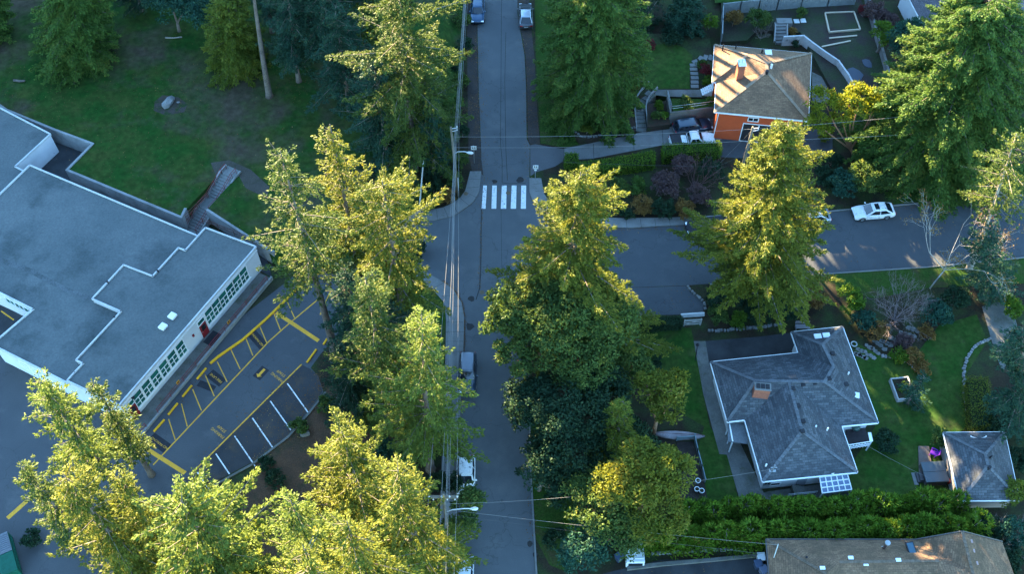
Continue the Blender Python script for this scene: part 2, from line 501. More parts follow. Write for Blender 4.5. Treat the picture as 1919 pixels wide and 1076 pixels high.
def twig_tree(name, base, h, label, cat, m, seed=0, n=7, spread=.5, depth=4, r0=.06, zb=0, group=None, trunk=0.0, leaves=None, lm=None, lean=(0, 0), part='stems', r_end=.006):
    """bare branching stems"""
    rng = random.Random(seed)
    root = thing(name, label, cat, (base[0], base[1], zb), 0, group)
    mb = MB(); tips = []
    def grow(p, d, L, r, k):
        q = p + d * L * .5 + Vector((rng.gauss(0, .06), rng.gauss(0, .06), .02)) * L
        e = q + (d + Vector((rng.gauss(0, .12), rng.gauss(0, .12), rng.gauss(.04, .08)))).normalized() * L * .5
        r2 = max(r * .62, r_end)
        mb.tube([p, q, e], [r, (r + r2) / 2, r2], 4 if r < .05 else 6, cap=False)
        if k <= 1: tips.append(e)
        if k == 0: return
        for i in range(rng.choice((2, 2, 3))):
            a = p.lerp(e, rng.uniform(.45, 1)) if i else e
            nd = (d + Vector((rng.gauss(0, .48), rng.gauss(0, .48), rng.gauss(.08, .28)))).normalized()
            grow(a, nd, L * rng.uniform(.55, .85), r2, k - 1)
    if trunk:
        t = Vector((lean[0], lean[1], trunk))
        tb = MB().tube([(0, 0, -.2), t * .5, t], [r0 * 1.6, r0 * 1.3, r0 * 1.1], 7)
        tb.build('trunk', m, root, smooth=True)
        start = t
    else: start = Vector((0, 0, 0))
    for i in range(n):
        a = 6.283 * i / n + rng.uniform(-.4, .4)
        d = Vector((math.cos(a) * spread, math.sin(a) * spread, 1)).normalized()
        grow(start, d, h * rng.uniform(.3, .45), r0 * rng.uniform(.5, .9), depth)
    mb.build(part, m, root)
    if leaves:
        g = np.random.default_rng(seed)
        c = np.array([tuple(t) for t in tips])
        V = clump_leaves(c, np.full(len(c), .3), g, leaves, .16, .1)
        link('leaves', arr_mesh('leaves', V, len(V) // 4, lm), None, root)
    return root
def fir_at(base, top, Rr, lo, m, label, seed, zb=0, name='fir_tree', **kw):
    """tree whose foot and tip are both seen"""
    b = P(base[0], base[1], zb)
    h = height_for(base, top[1], zb)
    t = P(top[0], top[1], zb + h)
    return conifer(name, b, h, Rr, lo, m, label, seed, (t[0] - b[0], t[1] - b[1]), zb=zb, **kw)
def fir_top(top, h, Rr, lo, m, label, seed, zb=0, name='fir_tree', **kw):
    """upright tree whose tip is seen"""
    t = P(top[0], top[1], zb + h)
    return conifer(name, t, h, Rr, lo, m, label, seed, zb=zb, **kw)
# ------------------------------------------------------------------ the ground
SOIL = mat('soil', (.022, .018, .013), (.038, .028, .017), .5, .95, .45, 6, bump=.5, c3=(.03, .045, .016), s3=.35, t3=(.45, .62))
ASPH = mat('asphalt_road', (.098, .103, .108), (.080, .085, .09), .16, .85, .12, 11, c3=(.118, .12, .12), s3=.28, t3=(.5, .75), cracks=.09)
ASPH_DARK = mat('asphalt_lane', (.066, .071, .078), (.056, .061, .068), .2, .85, .12, 11, c3=(.075, .079, .084), s3=.5, t3=(.5, .75), cracks=.12)
ASPH_LOT = mat('asphalt_lot', (.078, .08, .084), (.062, .065, .07), .18, .85, .14, 10, c3=(.10, .10, .10), s3=.35, t3=(.55, .75), cracks=.13)
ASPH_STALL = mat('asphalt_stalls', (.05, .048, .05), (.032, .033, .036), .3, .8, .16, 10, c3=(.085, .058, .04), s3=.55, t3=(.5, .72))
ASPH_WET = mat('asphalt_court', (.03, .031, .034), (.05, .052, .056), .45, .6, .15, 9, c3=(.07, .072, .078), s3=.6, t3=(.6, .8))
CONC = mat('concrete', (.18, .178, .172), (.145, .142, .138), .5, .9, .14, 9, c3=(.115, .112, .10), s3=.8, t3=(.55, .75))
CONC_DK = mat('concrete_old', (.15, .145, .135), (.10, .10, .095), .6, .9, .2, 9, c3=(.08, .085, .06), s3=.8, t3=(.5, .7))
WALLC = mat('concrete_wall', (.26, .255, .25), (.2, .2, .195), .7, .9, .14, 9, c3=(.14, .14, .13), s3=.7, t3=(.55, .75))
LAWN = mat('lawn_field', (.011, .048, .007), (.036, .052, .011), .30, .95, .42, 1.4, bump=.8, c3=(.058, .046, .03), s3=.13, t3=(.47, .66))
LAWN_G = mat('lawn_green', (.016, .054, .007), (.036, .060, .012), .35, .95, .4, 1.6, bump=.6, c3=(.05, .06, .02), s3=.45, t3=(.55, .75))
VERGE = mat('verge_grass', (.022, .058, .008), (.036, .055, .012), .4, .95, .45, 6, bump=.6, c3=(.055, .042, .024), s3=.4, t3=(.52, .7))
DIRT = mat('dirt_shoulder', (.04, .034, .032), (.055, .046, .042), .5, .95, .35, 7, bump=.4, c3=(.07, .045, .03), s3=.7, t3=(.5, .7))
BARKDIRT = mat('needle_litter', (.09, .05, .03), (.055, .036, .024), .5, .95, .4, 7, bump=.5, c3=(.03, .035, .018), s3=.4, t3=(.5, .65))
WHITEP = mat('paint_white', (.7, .7, .7), (.6, .6, .6), 1, .7, .18, 9, c3=(.22, .225, .23), s3=2.6, t3=(.56, .68))
YELP = mat('paint_yellow', (.70, .34, .035), (.58, .28, .035), 1, .7, .18, 9, c3=(.3, .2, .08), s3=2.0, t3=(.6, .75))
YELC = mat('kerb_yellow', (.78, .37, .015), (.66, .31, .015), 1, .6, .12, 9, c3=(.4, .25, .06), s3=2.0, t3=(.62, .75))
TARP = mat('paint_black', (.022, .022, .026), (.03, .03, .034), 1, .7, .2, 9)

big = [(-400, -300), (400, -300), (400, 600), (-400, 600)]
sheet('ground', big, 0, SOIL)
MAIN = [(892, -420), (893, -40), (897, 160), (902, 290), (902, 322), (898, 360), (888, 378), (874.6, 389), (848.6, 406), (812, 414), (760, 417), (700, 420), (640, 460),
        (640, 520), (700, 512), (792, 507), (826, 527), (849, 542.5), (865, 568.6), (870, 594.6), (868.7, 652), (861, 810), (858, 900), (852, 1080), (848, 1250),
        (1010, 1250), (1003, 1076), (1000, 1010), (994, 900), (988, 690), (985, 600), (985, 570), (1000, 552), (1100, 546), (1140, 541),
        (1100, 426), (1050, 422), (1030, 412), (1018, 402), (999.7, 381.5), (992, 360.7), (992, 334.6), (993, 272), (987, 260), (986, 167), (983, 104), (970, 26), (966, -420)]
sheet('main_road', PW(MAIN), .004, ASPH)
SIDE = [(1100, 426.5), (1180, 428), (1297, 421), (1430, 411), (1567, 397), (1680, 387), (1797, 376), (1960, 364), (2300, 340), (2300, 440), (1960, 478), (1737, 500), (1565, 511.6), (1430, 525), (1285.6, 535), (1231, 537), (1140, 540.5)]
sheet('side_road', PW(SIDE), .0045, ASPH_DARK)
sheet('driveway_apron', PW([(1150, 540.3), (1231, 538), (1286, 536), (1300, 550), (1318, 566), (1318, 590), (1275, 590), (1190, 592)]), .008, ASPH_DARK)
sheet('dirt_shoulder', PW([(968, -60), (972, 30), (985, 105), (988, 170), (989, 258), (993, 270), (1012, 270), (1006, 200), (1002, 110), (992, 20), (990, -60)]), .012, DIRT)
sheet('dirt_shoulder', PW([(891, -60), (896, 160), (901, 290), (906, 330), (902, 325), (885, 322), (878, 290), (876, 150), (874, -60)]), .012, DIRT)
sheet('verge', PW([(1001, -60), (1004, 100), (1013, 268), (1057, 277), (1092, 268), (1076, 255), (1072, 232), (1095, 190), (1070, 60), (1060, -60)]), .03, VERGE)
# school side
sheet('parking_lot', PW([(640, 461), (560, 505), (502, 548), (455, 592), (405, 640), (372, 668), (330, 716), (262, 800), (240, 835), (205, 880), (180, 960), (300, 960), (380, 905),
                          (470, 868), (540, 815), (577, 773), (606, 735), (596, 705), (582, 690), (600, 665), (618, 645), (640, 620), (690, 560), (690, 520)]), .0035, ASPH_LOT)
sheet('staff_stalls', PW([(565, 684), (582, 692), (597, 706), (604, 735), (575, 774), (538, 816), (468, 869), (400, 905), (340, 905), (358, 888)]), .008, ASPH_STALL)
sheet('school_yard', PW([(-200, 640), (0, 650), (20, 685), (225, 785), (262, 800), (240, 835), (205, 880), (180, 960), (300, 962), (290, 1120), (200, 1300), (-200, 1300)]), .0032, ASPH_LOT)
sheet('courtyard', PW([(-150, 540), (0, 540), (75, 575), (5, 648), (-150, 560)]), .006, ASPH_WET)
sheet('service_path', PW([(-120, 120), (12, 222), (99, 257), (174, 287), (130, 334), (352, 428), (380, 442), (500, 486), (510, 520), (420, 470), (100, 330), (40, 320), (100, 270), (-120, 190)]), .006, ASPH_WET)
sheet('slope', PW([(480, 868), (545, 812), (580, 772), (609, 735), (640, 700), (700, 680), (760, 720), (800, 800), (700, 1000), (560, 1100), (440, 1000)]), .004, BARKDIRT)
sheet('planting_strip', PW([(492, 540), (560, 505), (545, 522), (455, 592), (400, 650), (395, 640), (450, 585)]), .010, mat('strip_soil', (.03, .03, .018), (.04, .045, .02), .6, .95, .4, 7, c3=(.06, .04, .025), s3=.8))
# raised school field with a bank to the street
FZ = 2.3
field = [((-150, 90), 0), ((12, 207), 0), ((99, 242.5), 0), ((174, 271), 0), ((126, 320), 0), ((340, 408.5), 0), 'CUT', ((498, 466), 0), ((520, 470), 2), ((600, 460), 3), ((650, 430), 3), ((700, 390), 3), ((760, 340), 3), ((800, 260), 3), ((825, 150), 3), ((838, -60), 3), ((840, -500), 3), ((-600, -500), 3), ((-600, 60), 3)]
STA, STB = Vector(P(434, 321, FZ)), Vector(P(367, 427, .1))
_d = Vector((STB.x - STA.x, STB.y - STA.y, 0)); STL = _d.length; _d.normalize(); _s = Vector((-_d.y, _d.x, 0))
if _s.x > 0: _s = -_s                                # _s points to the left of the stairs as seen going down
cutL, cutR = STA + _d * (STL - .4) + _s * 1.02, STA + _d * (STL - 1.5) - _s * 1.02
cut = [cutL, STA - _d * .5 + _s * 1.02, STA - _d * .5 - _s * 1.02, cutR]
i = field.index('CUT')
field[i:i + 1] = [((proj((p.x, p.y, FZ))), 0) for p in cut]
top = [P(x, y, FZ) for (x, y), d in field]
cen = Vector((sum(p[0] for p in top) / len(top), sum(p[1] for p in top) / len(top), 0))
bot = []
for (t, (q, d)) in zip(top, field):
    v = (Vector((t[0], t[1], 0)) - cen).normalized()
    bot.append((t[0] + v.x * d, t[1] + v.y * d, -.2))
n = len(top)
mb = MB(); mb.add(top + bot, [tuple(range(n))] + [(i, (i + 1) % n, n + (i + 1) % n, n + i) for i in range(n)])
tag(mb.build('school_field', LAWN), kind='structure')
sheet('path', PW([(395, 305), (430, 300), (470, 318), (505, 350), (500, 372), (460, 352), (448, 330), (425, 312), (405, 330)], FZ), FZ + .012, mat('worn_earth', (.07, .06, .05), (.05, .045, .036), .6, .95, .3, 7, c3=(.03, .045, .018), s3=.6))
sheet('bare_patch', PW([(290, 190), (305, 178), (335, 182), (352, 195), (345, 210), (310, 216), (288, 207)], FZ), FZ + .012, mat('worn_earth_2', (.06, .048, .042), (.045, .04, .03), .8, .95, .3, 7, c3=(.025, .045, .016), s3=.9, t3=(.5, .6)))
# kerbs and pavements
def kerbed(name, pts, h=.13, m=CONC, joints=None):
    o = sheet(name, PW(pts), h, m, thick=h + .1)
    return o
kerbed('sidewalk', [(902, 322), (898, 360), (888, 378), (874.6, 389), (848.6, 406), (812, 414), (760, 416), (760, 400), (804, 394.6), (830, 390), (848.6, 381.5), (863, 371), (872, 358), (881, 322)])
kerbed('sidewalk', [(760, 505), (792, 507), (826, 527), (849, 542.5), (865, 568.6), (870, 594.6), (868.7, 652), (861, 810), (858, 900), (852, 1080), (849, 1200), (818, 1200), (826, 900), (833, 760), (835, 660), (836, 600), (835, 589), (831, 566), (810, 542.5), (789, 531), (760, 522)])
kerbed('sidewalk', [(992, 334.6), (992, 360.7), (999.7, 381.5), (1018, 402), (1030, 412), (1050, 422), (1100, 426), (1180, 428), (1297, 421), (1430, 411), (1430, 399), (1297, 407.6), (1180, 410), (1090, 408), (1050, 398), (1036, 387), (1020, 365), (1014, 335)])
kerbed('kerb', [(1430, 410.8), (1567, 396.5), (1680, 386.5), (1797, 375.5), (1960, 363.5), (2200, 346), (2200, 344), (1960, 361.5), (1797, 373.5), (1680, 384.5), (1567, 394.5), (1430, 408.8)])
kerbed('kerb', [(1737, 500.5), (1565, 512), (1430, 525.3), (1330, 533), (1330, 535), (1430, 527.3), (1565, 514), (1737, 502.5), (1960, 480.5), (1960, 478.5)])
kerbed('kerb', [(1000, 1010), (994, 900), (988, 690), (986, 640), (989, 640), (991, 690), (997, 900), (1003.3, 1010), (1007, 1076), (1012, 1200), (1008, 1200), (1003.4, 1076)])
kerbed('kerb', [(609, 735), (577, 775), (540, 817.5), (472, 870), (400, 910), (402, 912), (475, 872), (543, 819.5), (580, 777), (612, 737)], .14, CONC_DK)
# joints in the pavements are real grooves laid as thin dark strips
jb = MB()
def joint(a, b, z=.132, wd=.035):
    a, b = Vector(P(*a, z)), Vector(P(*b, z)); s = (b - a).cross(Vector((0, 0, 1))).normalized() * wd / 2
    jb.poly([a - s, a + s, b + s, b - s])
for a, b in [((837, 604), (867, 604)), ((836, 622), (869, 622)), ((836, 640), (868, 640)), ((836, 575), (866, 574)), ((828, 555), (856, 553)), ((812, 540), (832, 530)), ((835, 660), (867, 659)), ((834, 690), (866, 690)), ((834, 720), (864, 720)),
             ((833, 750), (863, 750)), ((832, 780), (862, 780)), ((831, 815), (861, 815)), ((829, 850), (859, 850)), ((827, 885), (858, 885)),
             ((879, 335), (900, 336)), ((875, 352), (898, 350)), ((862, 371), (880, 386)), ((848, 382), (858, 399)), ((832, 389), (840, 408)), ((818, 392), (820, 412)), ((870, 358), (893, 370)),
             ((1000, 345), (1018, 343)), ((1003, 358), (1020, 357)), ((1012, 378), (1032, 370))] + [((x, 426.5 - max(0, (x - 1200)) * .055), (x - 2, 410 - max(0, (x - 1200)) * .03)) for x in range(1175, 1430, 27)]:
    joint(a, b)
for a, b in [((1112, 269), (1113, 296)), ((1187, 252), (1188, 281)), ((1241, 243), (1243, 271)), ((1057, 279), (1057, 300))]: joint(a, b, .045, .06)
tag(jb.build('pavement_joints', mat('joint_dark', (.05, .048, .045), None, 2)), kind='structure')
# inner kerb line of fallen leaves in the gutter is scattered below
sheet('lawn', PW([(789, 532), (810, 543.5), (831, 567), (835.5, 590), (835.5, 640), (832, 700), (780, 700), (760, 600), (770, 530)]), .06, VERGE, thick=.2)
# orange house plot: concrete drive, terraces
sheet('driveway', PW([(993.5, 272), (1003, 270), (1030, 275), (1057, 279), (1057, 301), (1040, 312), (1006, 322), (994, 330)]), .02, mat('apron', (.10, .10, .105), (.085, .085, .09), .4, .85, .12, 9, cracks=.3), thick=.1)
sheet('driveway', PW([(1057, 278.6), (1109, 268), (1187, 251), (1260, 237), (1340, 222), (1352, 225), (1352, 262), (1300, 262), (1242, 272), (1187, 282.5), (1112, 297), (1057, 301)]), .04, CONC, thick=.1)
sheet('forecourt', PW([(1352, 226), (1560, 246), (1560, 292), (1480, 300), (1300, 292), (1243, 300), (1243, 273), (1300, 263), (1352, 263)]), .035, ASPH_DARK, thick=.1)
TZ = 1.1
def terrace(name, pts, z, m, out=0):
    return sheet(name, PW(pts, z), z, m, thick=z + .1)
terrace('garden_terrace', [(1075, 250), (1078, 232), (1110, 205), (1160, 190), (1190, 190), (1192, 218), (1192, 245), (1150, 252), (1100, 262), (1085, 262)], .7, mat('bed_soil', (.05, .032, .026), (.035, .03, .02), .6, .95, .35, 7, c3=(.03, .045, .018), s3=.7))
terrace('garden_terrace', [(1190, 60), (1330, 70), (1338, 150), (1338, 190), (1313, 182), (1250, 180), (1226, 168), (1190, 190), (1140, 160), (1130, 60)], TZ, SOIL)
sheet('lawn', PW([(1206, 100), (1225, 84), (1255, 80), (1280, 88), (1298, 104), (1294, 125), (1292, 150), (1293, 166), (1230, 166), (1206, 150), (1200, 120)], TZ), TZ + .03, LAWN_G)
terrace('garden_terrace', [(1213, 195), (1250, 188), (1254, 205), (1256, 232), (1213, 238)], .9, mat('bed_soil', (.05, .04, .03), None))
terrace('garden_terrace', [(1258, 184), (1338, 186), (1339, 200), (1262, 210)], 2.0, LAWN_G)
BACKZ = .6
terrace('garden_terrace', [(1352, -20), (1610, -10), (1640, 60), (1668, 160), (1680, 235), (1560, 170), (1500, 60), (1420, 55), (1400, 75), (1352, 78)], BACKZ, mat('veg_soil', (.03, .045, .02), (.045, .042, .03), .4, .95, .4, 7, c3=(.04, .03, .028), s3=.35, t3=(.45, .62)))
sheet('patio', PW([(1522, 135), (1565, 155), (1600, 172), (1600, 200), (1522, 190)]), .03, CONC_DK, thick=.1)
sheet('lawn', PW([(1470, 0), (1500, 8), (1600, -2), (1600, -60), (1330, -60), (1340, 5)], .6), .64, LAWN_G)
# house lots on the right
sheet('verge', PW([(1680, 383), (1797, 372), (1960, 360), (1960, 300), (1830, 318), (1700, 350), (1660, 384)]), .05, VERGE)
sheet('verge', PW([(1566, 514), (1737, 502.5), (1960, 480), (1960, 530), (1740, 540), (1640, 560), (1566, 545)]), .05, VERGE)
sheet('driveway', PW([(1840, 575), (1892, 560), (1906, 610), (1895, 650), (1880, 700), (1872, 680), (1858, 638)]), .04, CONC_DK, thick=.1)
sheet('lawn', PW([(1600, 640), (1650, 668), (1720, 660), (1760, 610), (1830, 590), (1850, 640), (1812, 700), (1806, 760), (1815, 800), (1760, 835), (1770, 935), (1600, 940), (1590, 880), (1640, 800), (1608, 700)]), .03, LAWN_G)
sheet('lawn', PW([(1195, 615), (1295, 615), (1300, 640), (1330, 800), (1365, 850), (1385, 945), (1290, 950), (1290, 900), (1320, 800), (1250, 760), (1195, 700)]), .03, LAWN_G)
sheet('path', PW([(1300, 640), (1322, 640), (1350, 770), (1372, 800), (1420, 900), (1440, 945), (1388, 945), (1362, 853), (1348, 852), (1318, 740)]), .045, CONC_DK, thick=.1)
sheet('patio', PW([(1322, 640), (1420, 632), (1500, 622), (1500, 668), (1480, 676), (1330, 690)]), .05, ASPH_WET, thick=.1)
sheet('patio', PW([(1420, 928), (1440, 922), (1560, 905), (1545, 940), (1440, 952)]), .05, CONC_DK, thick=.1)
sheet('driveway', PW([(1130, 1076), (1240, 1050), (1420, 1045), (1450, 1060), (1450, 1160), (1100, 1200), (1000, 1180)]), .02, ASPH_WET, thick=.1)
kerbed('kerb', [(1175, 1064), (1240, 1056), (1340, 1048), (1420, 1040), (1420, 1046), (1340, 1054), (1240, 1063), (1175, 1071)], .3, CONC_DK)
sheet('verge', PW([(1004, 1010), (997, 900), (992, 760), (1030, 760), (1090, 900), (1110, 1040), (1060, 1072), (1030, 1060)]), .02, VERGE)

# ---- painted markings
def strip(mb, a, b, wd, z=.012):
    a, b = Vector(P(*a, z)), Vector(P(*b, z)); s = (b - a).cross(Vector((0, 0, 1))).normalized() * wd / 2
    mb.poly([a - s, a + s, b + s, b - s])
for i, (x0, x1) in enumerate([((905.5, 912.5), (902.5, 910)), ((922.5, 931), (921, 930)), ((940.5, 949.5), (938.5, 948.5)), ((959, 968), (957, 967)), ((977, 986), (976, 985.5))]):
    mb = MB(); mb.poly(PW([(x0[0], 347.5), (x0[1], 347.5), (x1[1], 391), (x1[0], 391)], .012))
    o = mb.build('crosswalk_bar', WHITEP); tag(o, kind='structure')
mk = MB(); strip(mk, (565.2, 683), (358.5, 888.5), .14)
tag(mk.build('lane_line', YELP), kind='structure')
mk = MB(); strip(mk, (600, 558), (540, 608), .13); strip(mk, (540, 608), (503, 641), .13); strip(mk, (503, 641), (287, 872), .13)
tag(mk.build('lane_line', YELP), kind='structure')
mk = MB()
for a, b in [((538, 565), (552, 596)), ((513, 587), (526, 620)), ((486, 610), (500, 643)), ((460, 632), (474, 667)), ((432, 654), (450, 692)), ((407, 678), (425.5, 716)), ((384.5, 703), (401.5, 743)),
             ((361, 730), (377.5, 770)), ((340, 757), (351, 800)), ((316, 786), (328.5, 825))]:
    strip(mk, a, b, .10)
tag(mk.build('stall_lines', YELP), kind='structure')
mk = MB()
for a, b in [((538.5, 719), (577, 773)), ((506.5, 752), (545, 806.5)), ((473, 784), (511.5, 840)), ((439.5, 817.5), (478, 874)), ((404.5, 851), (430, 889)), ((370, 886), (395, 922))]:
    strip(mk, a, b, .12)
tag(mk.build('stall_lines', WHITEP), kind='structure')
for a, b in [((517.5, 586), (597, 639)), ((277.5, 843.5), (347, 887.5)), ((14, 972), (50, 940)), ((620, 545), (600, 590)), ((2, 583), (26, 600))]:
    mk = MB(); strip(mk, a, b, .42 if a[0] > 10 and b[0] < 610 and a[0] != 620 else .15, .011)
    tag(mk.build('speed_bump', YELP), kind='structure')
def ground_text(words, px, d, size, back=None, z=.014):
    """painted words on the asphalt; d is the reading direction in the photo's plane"""
    c = Vector(P(*px, z)); e = Vector(P(px[0] + d[0], px[1] + d[1], z))
    ang = math.atan2(e.y - c.y, e.x - c.x)
    cu = bpy.data.curves.new('words', 'FONT'); cu.body = words; cu.size = size; cu.align_x = 'CENTER'; cu.align_y = 'CENTER'; cu.space_line = .95
    t = bpy.data.objects.new('words', cu); COL.objects.link(t)
    bpy.context.view_layer.update()
    me = bpy.data.meshes.new_from_object(t.evaluated_get(bpy.context.evaluated_depsgraph_get()))
    wd = t.dimensions.x; hd = t.dimensions.y
    bpy.data.objects.remove(t)
    me.materials.clear(); me.materials.append(YELP)
    o = bpy.data.objects.new('painted_words', me); COL.objects.link(o)
    o.location = c; o.rotation_euler = (0, 0, ang); o.scale = (1.0, 1.0, 1)
    tag(o, kind='structure')
    if back:
        mb = MB(); mb.box((0, 0, 0), (wd + back[0], hd + back[1], .002))
        b = mb.build('painted_panel', TARP, loc=(c.x, c.y, .0105)); b.rotation_euler = (0, 0, ang); tag(b, kind='structure')
RD = (-70, -57)
ground_text('NO PARKING', (299, 831), (-80, -57), .36, (.3, .85))
ground_text('FIRE LANE', (405, 709), (-80, -62), .37, (.35, .8))
ground_text('NO PARKING', (482, 636), (-80, -90), .36, (.4, .8))
ground_text('PARKING', (408, 812), RD, .43); ground_text('STAFF', (415.5, 804), RD, .43)
ground_text('PARKING', (520, 708), RD, .43); ground_text('STAFF', (527, 700), RD, .43)
mb = MB(); strip(mb, (372, 718), (402, 730), .75, .0105); strip(mb, (424.5, 694), (447, 716), .0, .01)
tag(mb.build('painted_panel', TARP), kind='structure')
# arrow
a, b = Vector(P(496, 692, .015)), Vector(P(482, 707, .015)); d = (b - a).normalized(); s = Vector((-d.y, d.x, 0))
mb = MB(); mb.poly([a + s * .14, a - s * .14, a + d * .85 - s * .14, a + d * .85 + s * .14]); mb.poly([a + d * .85 - s * .36, a + d * .85 + s * .36, b])
tag(mb.build('painted_arrow', YELP), kind='structure')
mb = MB(); q = a.lerp(b, .5); q.z = .0105; e = (b - a).length / 2 + .15
mb.poly([q + d * e + s * .5, q - d * e + s * .5, q - d * e - s * .5, q + d * e - s * .5]); tag(mb.build('painted_panel', TARP), kind='structure')
# seams in the asphalt
mb = MB()
def seam(pts, wd=.05, z=.009):
    for p, q in zip(pts, pts[1:]): strip(mb, p, q, wd, z)
seam([(940, -40), (939, 120), (938, 270), (941, 300), (941, 342), (955, 344), (985, 343)])
seam([(948, 60), (946, 150), (948, 280), (951, 338)]); seam([(902, 392), (901, 500), (899, 540), (892, 562)], .09); seam([(939, 392), (940, 480), (944, 620)], .03)
tag(mb.build('road_seams', mat('seam_tar', (.03, .03, .032), None, 2)), kind='structure')
mb = MB()
for x, y, r in [(927, 340, .35), (883, 560, .4), (880, 612, .5), (975, 337, .5), (1003, 1040, .3), (992, 1020, .3)]:
    c = P(x, y, .011); rr = random.Random(x)
    mb.poly([(c[0] + r * math.cos(k * .7) * rr.uniform(.6, 1.1), c[1] + r * math.sin(k * .7) * rr.uniform(.6, 1.1), .011) for k in range(9)])
tag(mb.build('road_patches', mat('patch_tar', (.03, .03, .032), (.04, .036, .034), 2)), kind='structure')
mb = MB()
for x, y in [(952.3, 361.5), (903, 548), (873, 364), (935, 610)]:
    c = P(x, y, .012); mb.poly([(c[0] + .28 * math.cos(k * .628), c[1] + .28 * math.sin(k * .628), .013 if y > 370 or x > 880 else .134) for k in range(10)])
tag(mb.build('manhole_cover', mat('iron_rust', (.16, .11, .07), (.12, .09, .06), 3)), kind='structure')

# added unseen hill
hv = Vector((SUNV.x, SUNV.y, 0)).normalized(); hs = Vector((hv.y, -hv.x, 0))
rr = np.random.default_rng(5)
HX = np.linspace(-330, 260, 591); HD = np.array([84, 96, 108, 114, 120, 150, 240])
HH = np.array([0, 8, 20, 1, 22, 24, 0.0])
def ridge(x):
    base = np.interp(x, [-70, -60, -30, -24, -12, -9, 3.4, 5.6, 9, 15.6, 16.4, 18, 19.5, 26.3, 27, 29.6, 30.6, 40, 41.5, 48, 50, 90], [6, 6, 6, 14, 14, 10.5, 10.5, 19.5, 21.5, 21.5, 19.5, 12.8, 9, 9, 13.5, 13.5, .8, .8, 6, 6, 17, 18])
    hgt = 34.9 + base + .9 * math.sin(x * .53 + 1) + .7 * math.sin(x * 1.1 + 2)
    return hgt
V, F = [], []
jag = rr.uniform(-1.6, 1.6, len(HX))
for i, x in enumerate(HX):
    for j, d in enumerate(HD):
        z = HH[j] if j != 3 else ridge(x) + jag[i]
        p = hv * d + hs * x
        V.append((p.x, p.y, max(z, -.2) if j not in (0, 6) else -.5))
nd = len(HD)
for i in range(len(HX) - 1):
    for j in range(nd - 1):
        F.append((i * nd + j, i * nd + j + 1, (i + 1) * nd + j + 1, (i + 1) * nd + j))
o = MB().add(V, F).build('wooded_hill', mat('far_wood', (.02, .04, .02), (.035, .05, .02), .3, .95, .5, 2))
tag(o, kind='structure')
# ------------------------------------------------------------------ buildings
STUCCO = mat('stucco_white', (.62, .62, .64), (.55, .55, .57), .5, .9, .05, 14)
TRIM = mat('trim_white', (.78, .78, .78), (.7, .7, .7), 1, .6, .05, 9)
ROOFG = mat('roof_gravel', (.115, .125, .125), (.082, .095, .097), .16, .95, .2, 5, bump=.4, c3=(.045, .058, .06), s3=.2, t3=(.52, .74))
GLASS_G = mat('glass_green', (.02, .15, .115), (.008, .07, .06), .7, .2, 0, spec=.6)
GLASS = mat('glass_dark', (.02, .024, .03), (.012, .014, .018), .7, .06, 0, spec=.7)
REDP = mat('paint_red', (.24, .02, .025), (.2, .018, .02), 1, .5, .1)
RAILRED = mat('rail_red', (.22, .035, .04), (.16, .03, .035), 2, .6, .1)
DARKM = mat('dark_metal', (.03, .03, .034), (.02, .02, .024), 2, .5, .1)
STEEL = mat('steel_grey', (.4, .41, .42), (.3, .31, .32), 2, .4, .1, metal=.6)
BRICK = mat('brick_red', (.30, .11, .07), (.22, .085, .06), 3, .9, .25, 12)
SH_GREY = shingle_mat('shingles_grey', (.045, .052, .060), (.10, .105, .115), (.035, .036, .042), .55, .24)
SH_RIDGE = mat('ridge_caps', (.125, .13, .14), (.085, .09, .098), 2, .9, .2, 6)
SH_TAN = shingle_mat('shingles_tan', (.25, .145, .085), (.16, .092, .055), (.085, .052, .034), .5, .22)
SH_BROWN = shingle_mat('shingles_brown', (.21, .125, .075), (.135, .08, .05), (.065, .046, .028), .42, .2)
SH_BROWN_RIDGE = mat('ridge_caps_brown', (.16, .115, .085), (.115, .085, .06), 2, .9, .2, 6)
SH_MAUVE = shingle_mat('shingles_mauve', (.13, .115, .125), (.09, .08, .09), (.07, .063, .07), .5, .22)
def gutter_line(mb, pts, wd=.12, ht=.14):
    for a, b in zip(pts, pts[1:]):
        mb.beam(a, b, wd, ht)
def roof_mesh(name, faces, material, parent, thick=.16):
    """roof planes with their own UVs in metres: u along the eave, v up the slope"""
    bm = bmesh.new(); uvl = bm.loops.layers.uv.new('UVMap')
    cache = {}
    def V(p):
        k = tuple(round(c, 3) for c in p)
        if k not in cache: cache[k] = bm.verts.new(k)
        return cache[k]
    for f in faces:
        fc = bm.faces.new([V(p) for p in f])
    bm.normal_update()
    for fc in bm.faces:
        if fc.normal.z < 0: fc.normal_flip()
    bmesh.ops.triangulate(bm, faces=[f for f in bm.faces if len(f.verts) > 4])
    bm.normal_update()
    for fc in bm.faces:
        n = fc.normal
        u = Vector((-n.y, n.x, 0)); u = u.normalized() if u.length > 1e-4 else Vector((1, 0, 0))
        v = n.cross(u)
        for l in fc.loops: l[uvl].uv = (l.vert.co.dot(u), l.vert.co.dot(v))
    me = bpy.data.meshes.new(name); bm.to_mesh(me); bm.free()
    me.materials.append(material)
    return link(name, me, None, parent, True)
def caps(lines, m, parent, wd=.34, name='ridge_cap'):
    for a, b in lines:
        mb = MB()
        a, b = Vector(a), Vector(b); n = int((b - a).length / .42) + 1
        for i in range(n):
            mb.beam(a.lerp(b, i / n) + Vector((0, 0, .035 - .02)), a.lerp(b, (i + .93) / n) + Vector((0, 0, .035 + .012)), wd, .05)
        mb.build(name, m, parent, True)
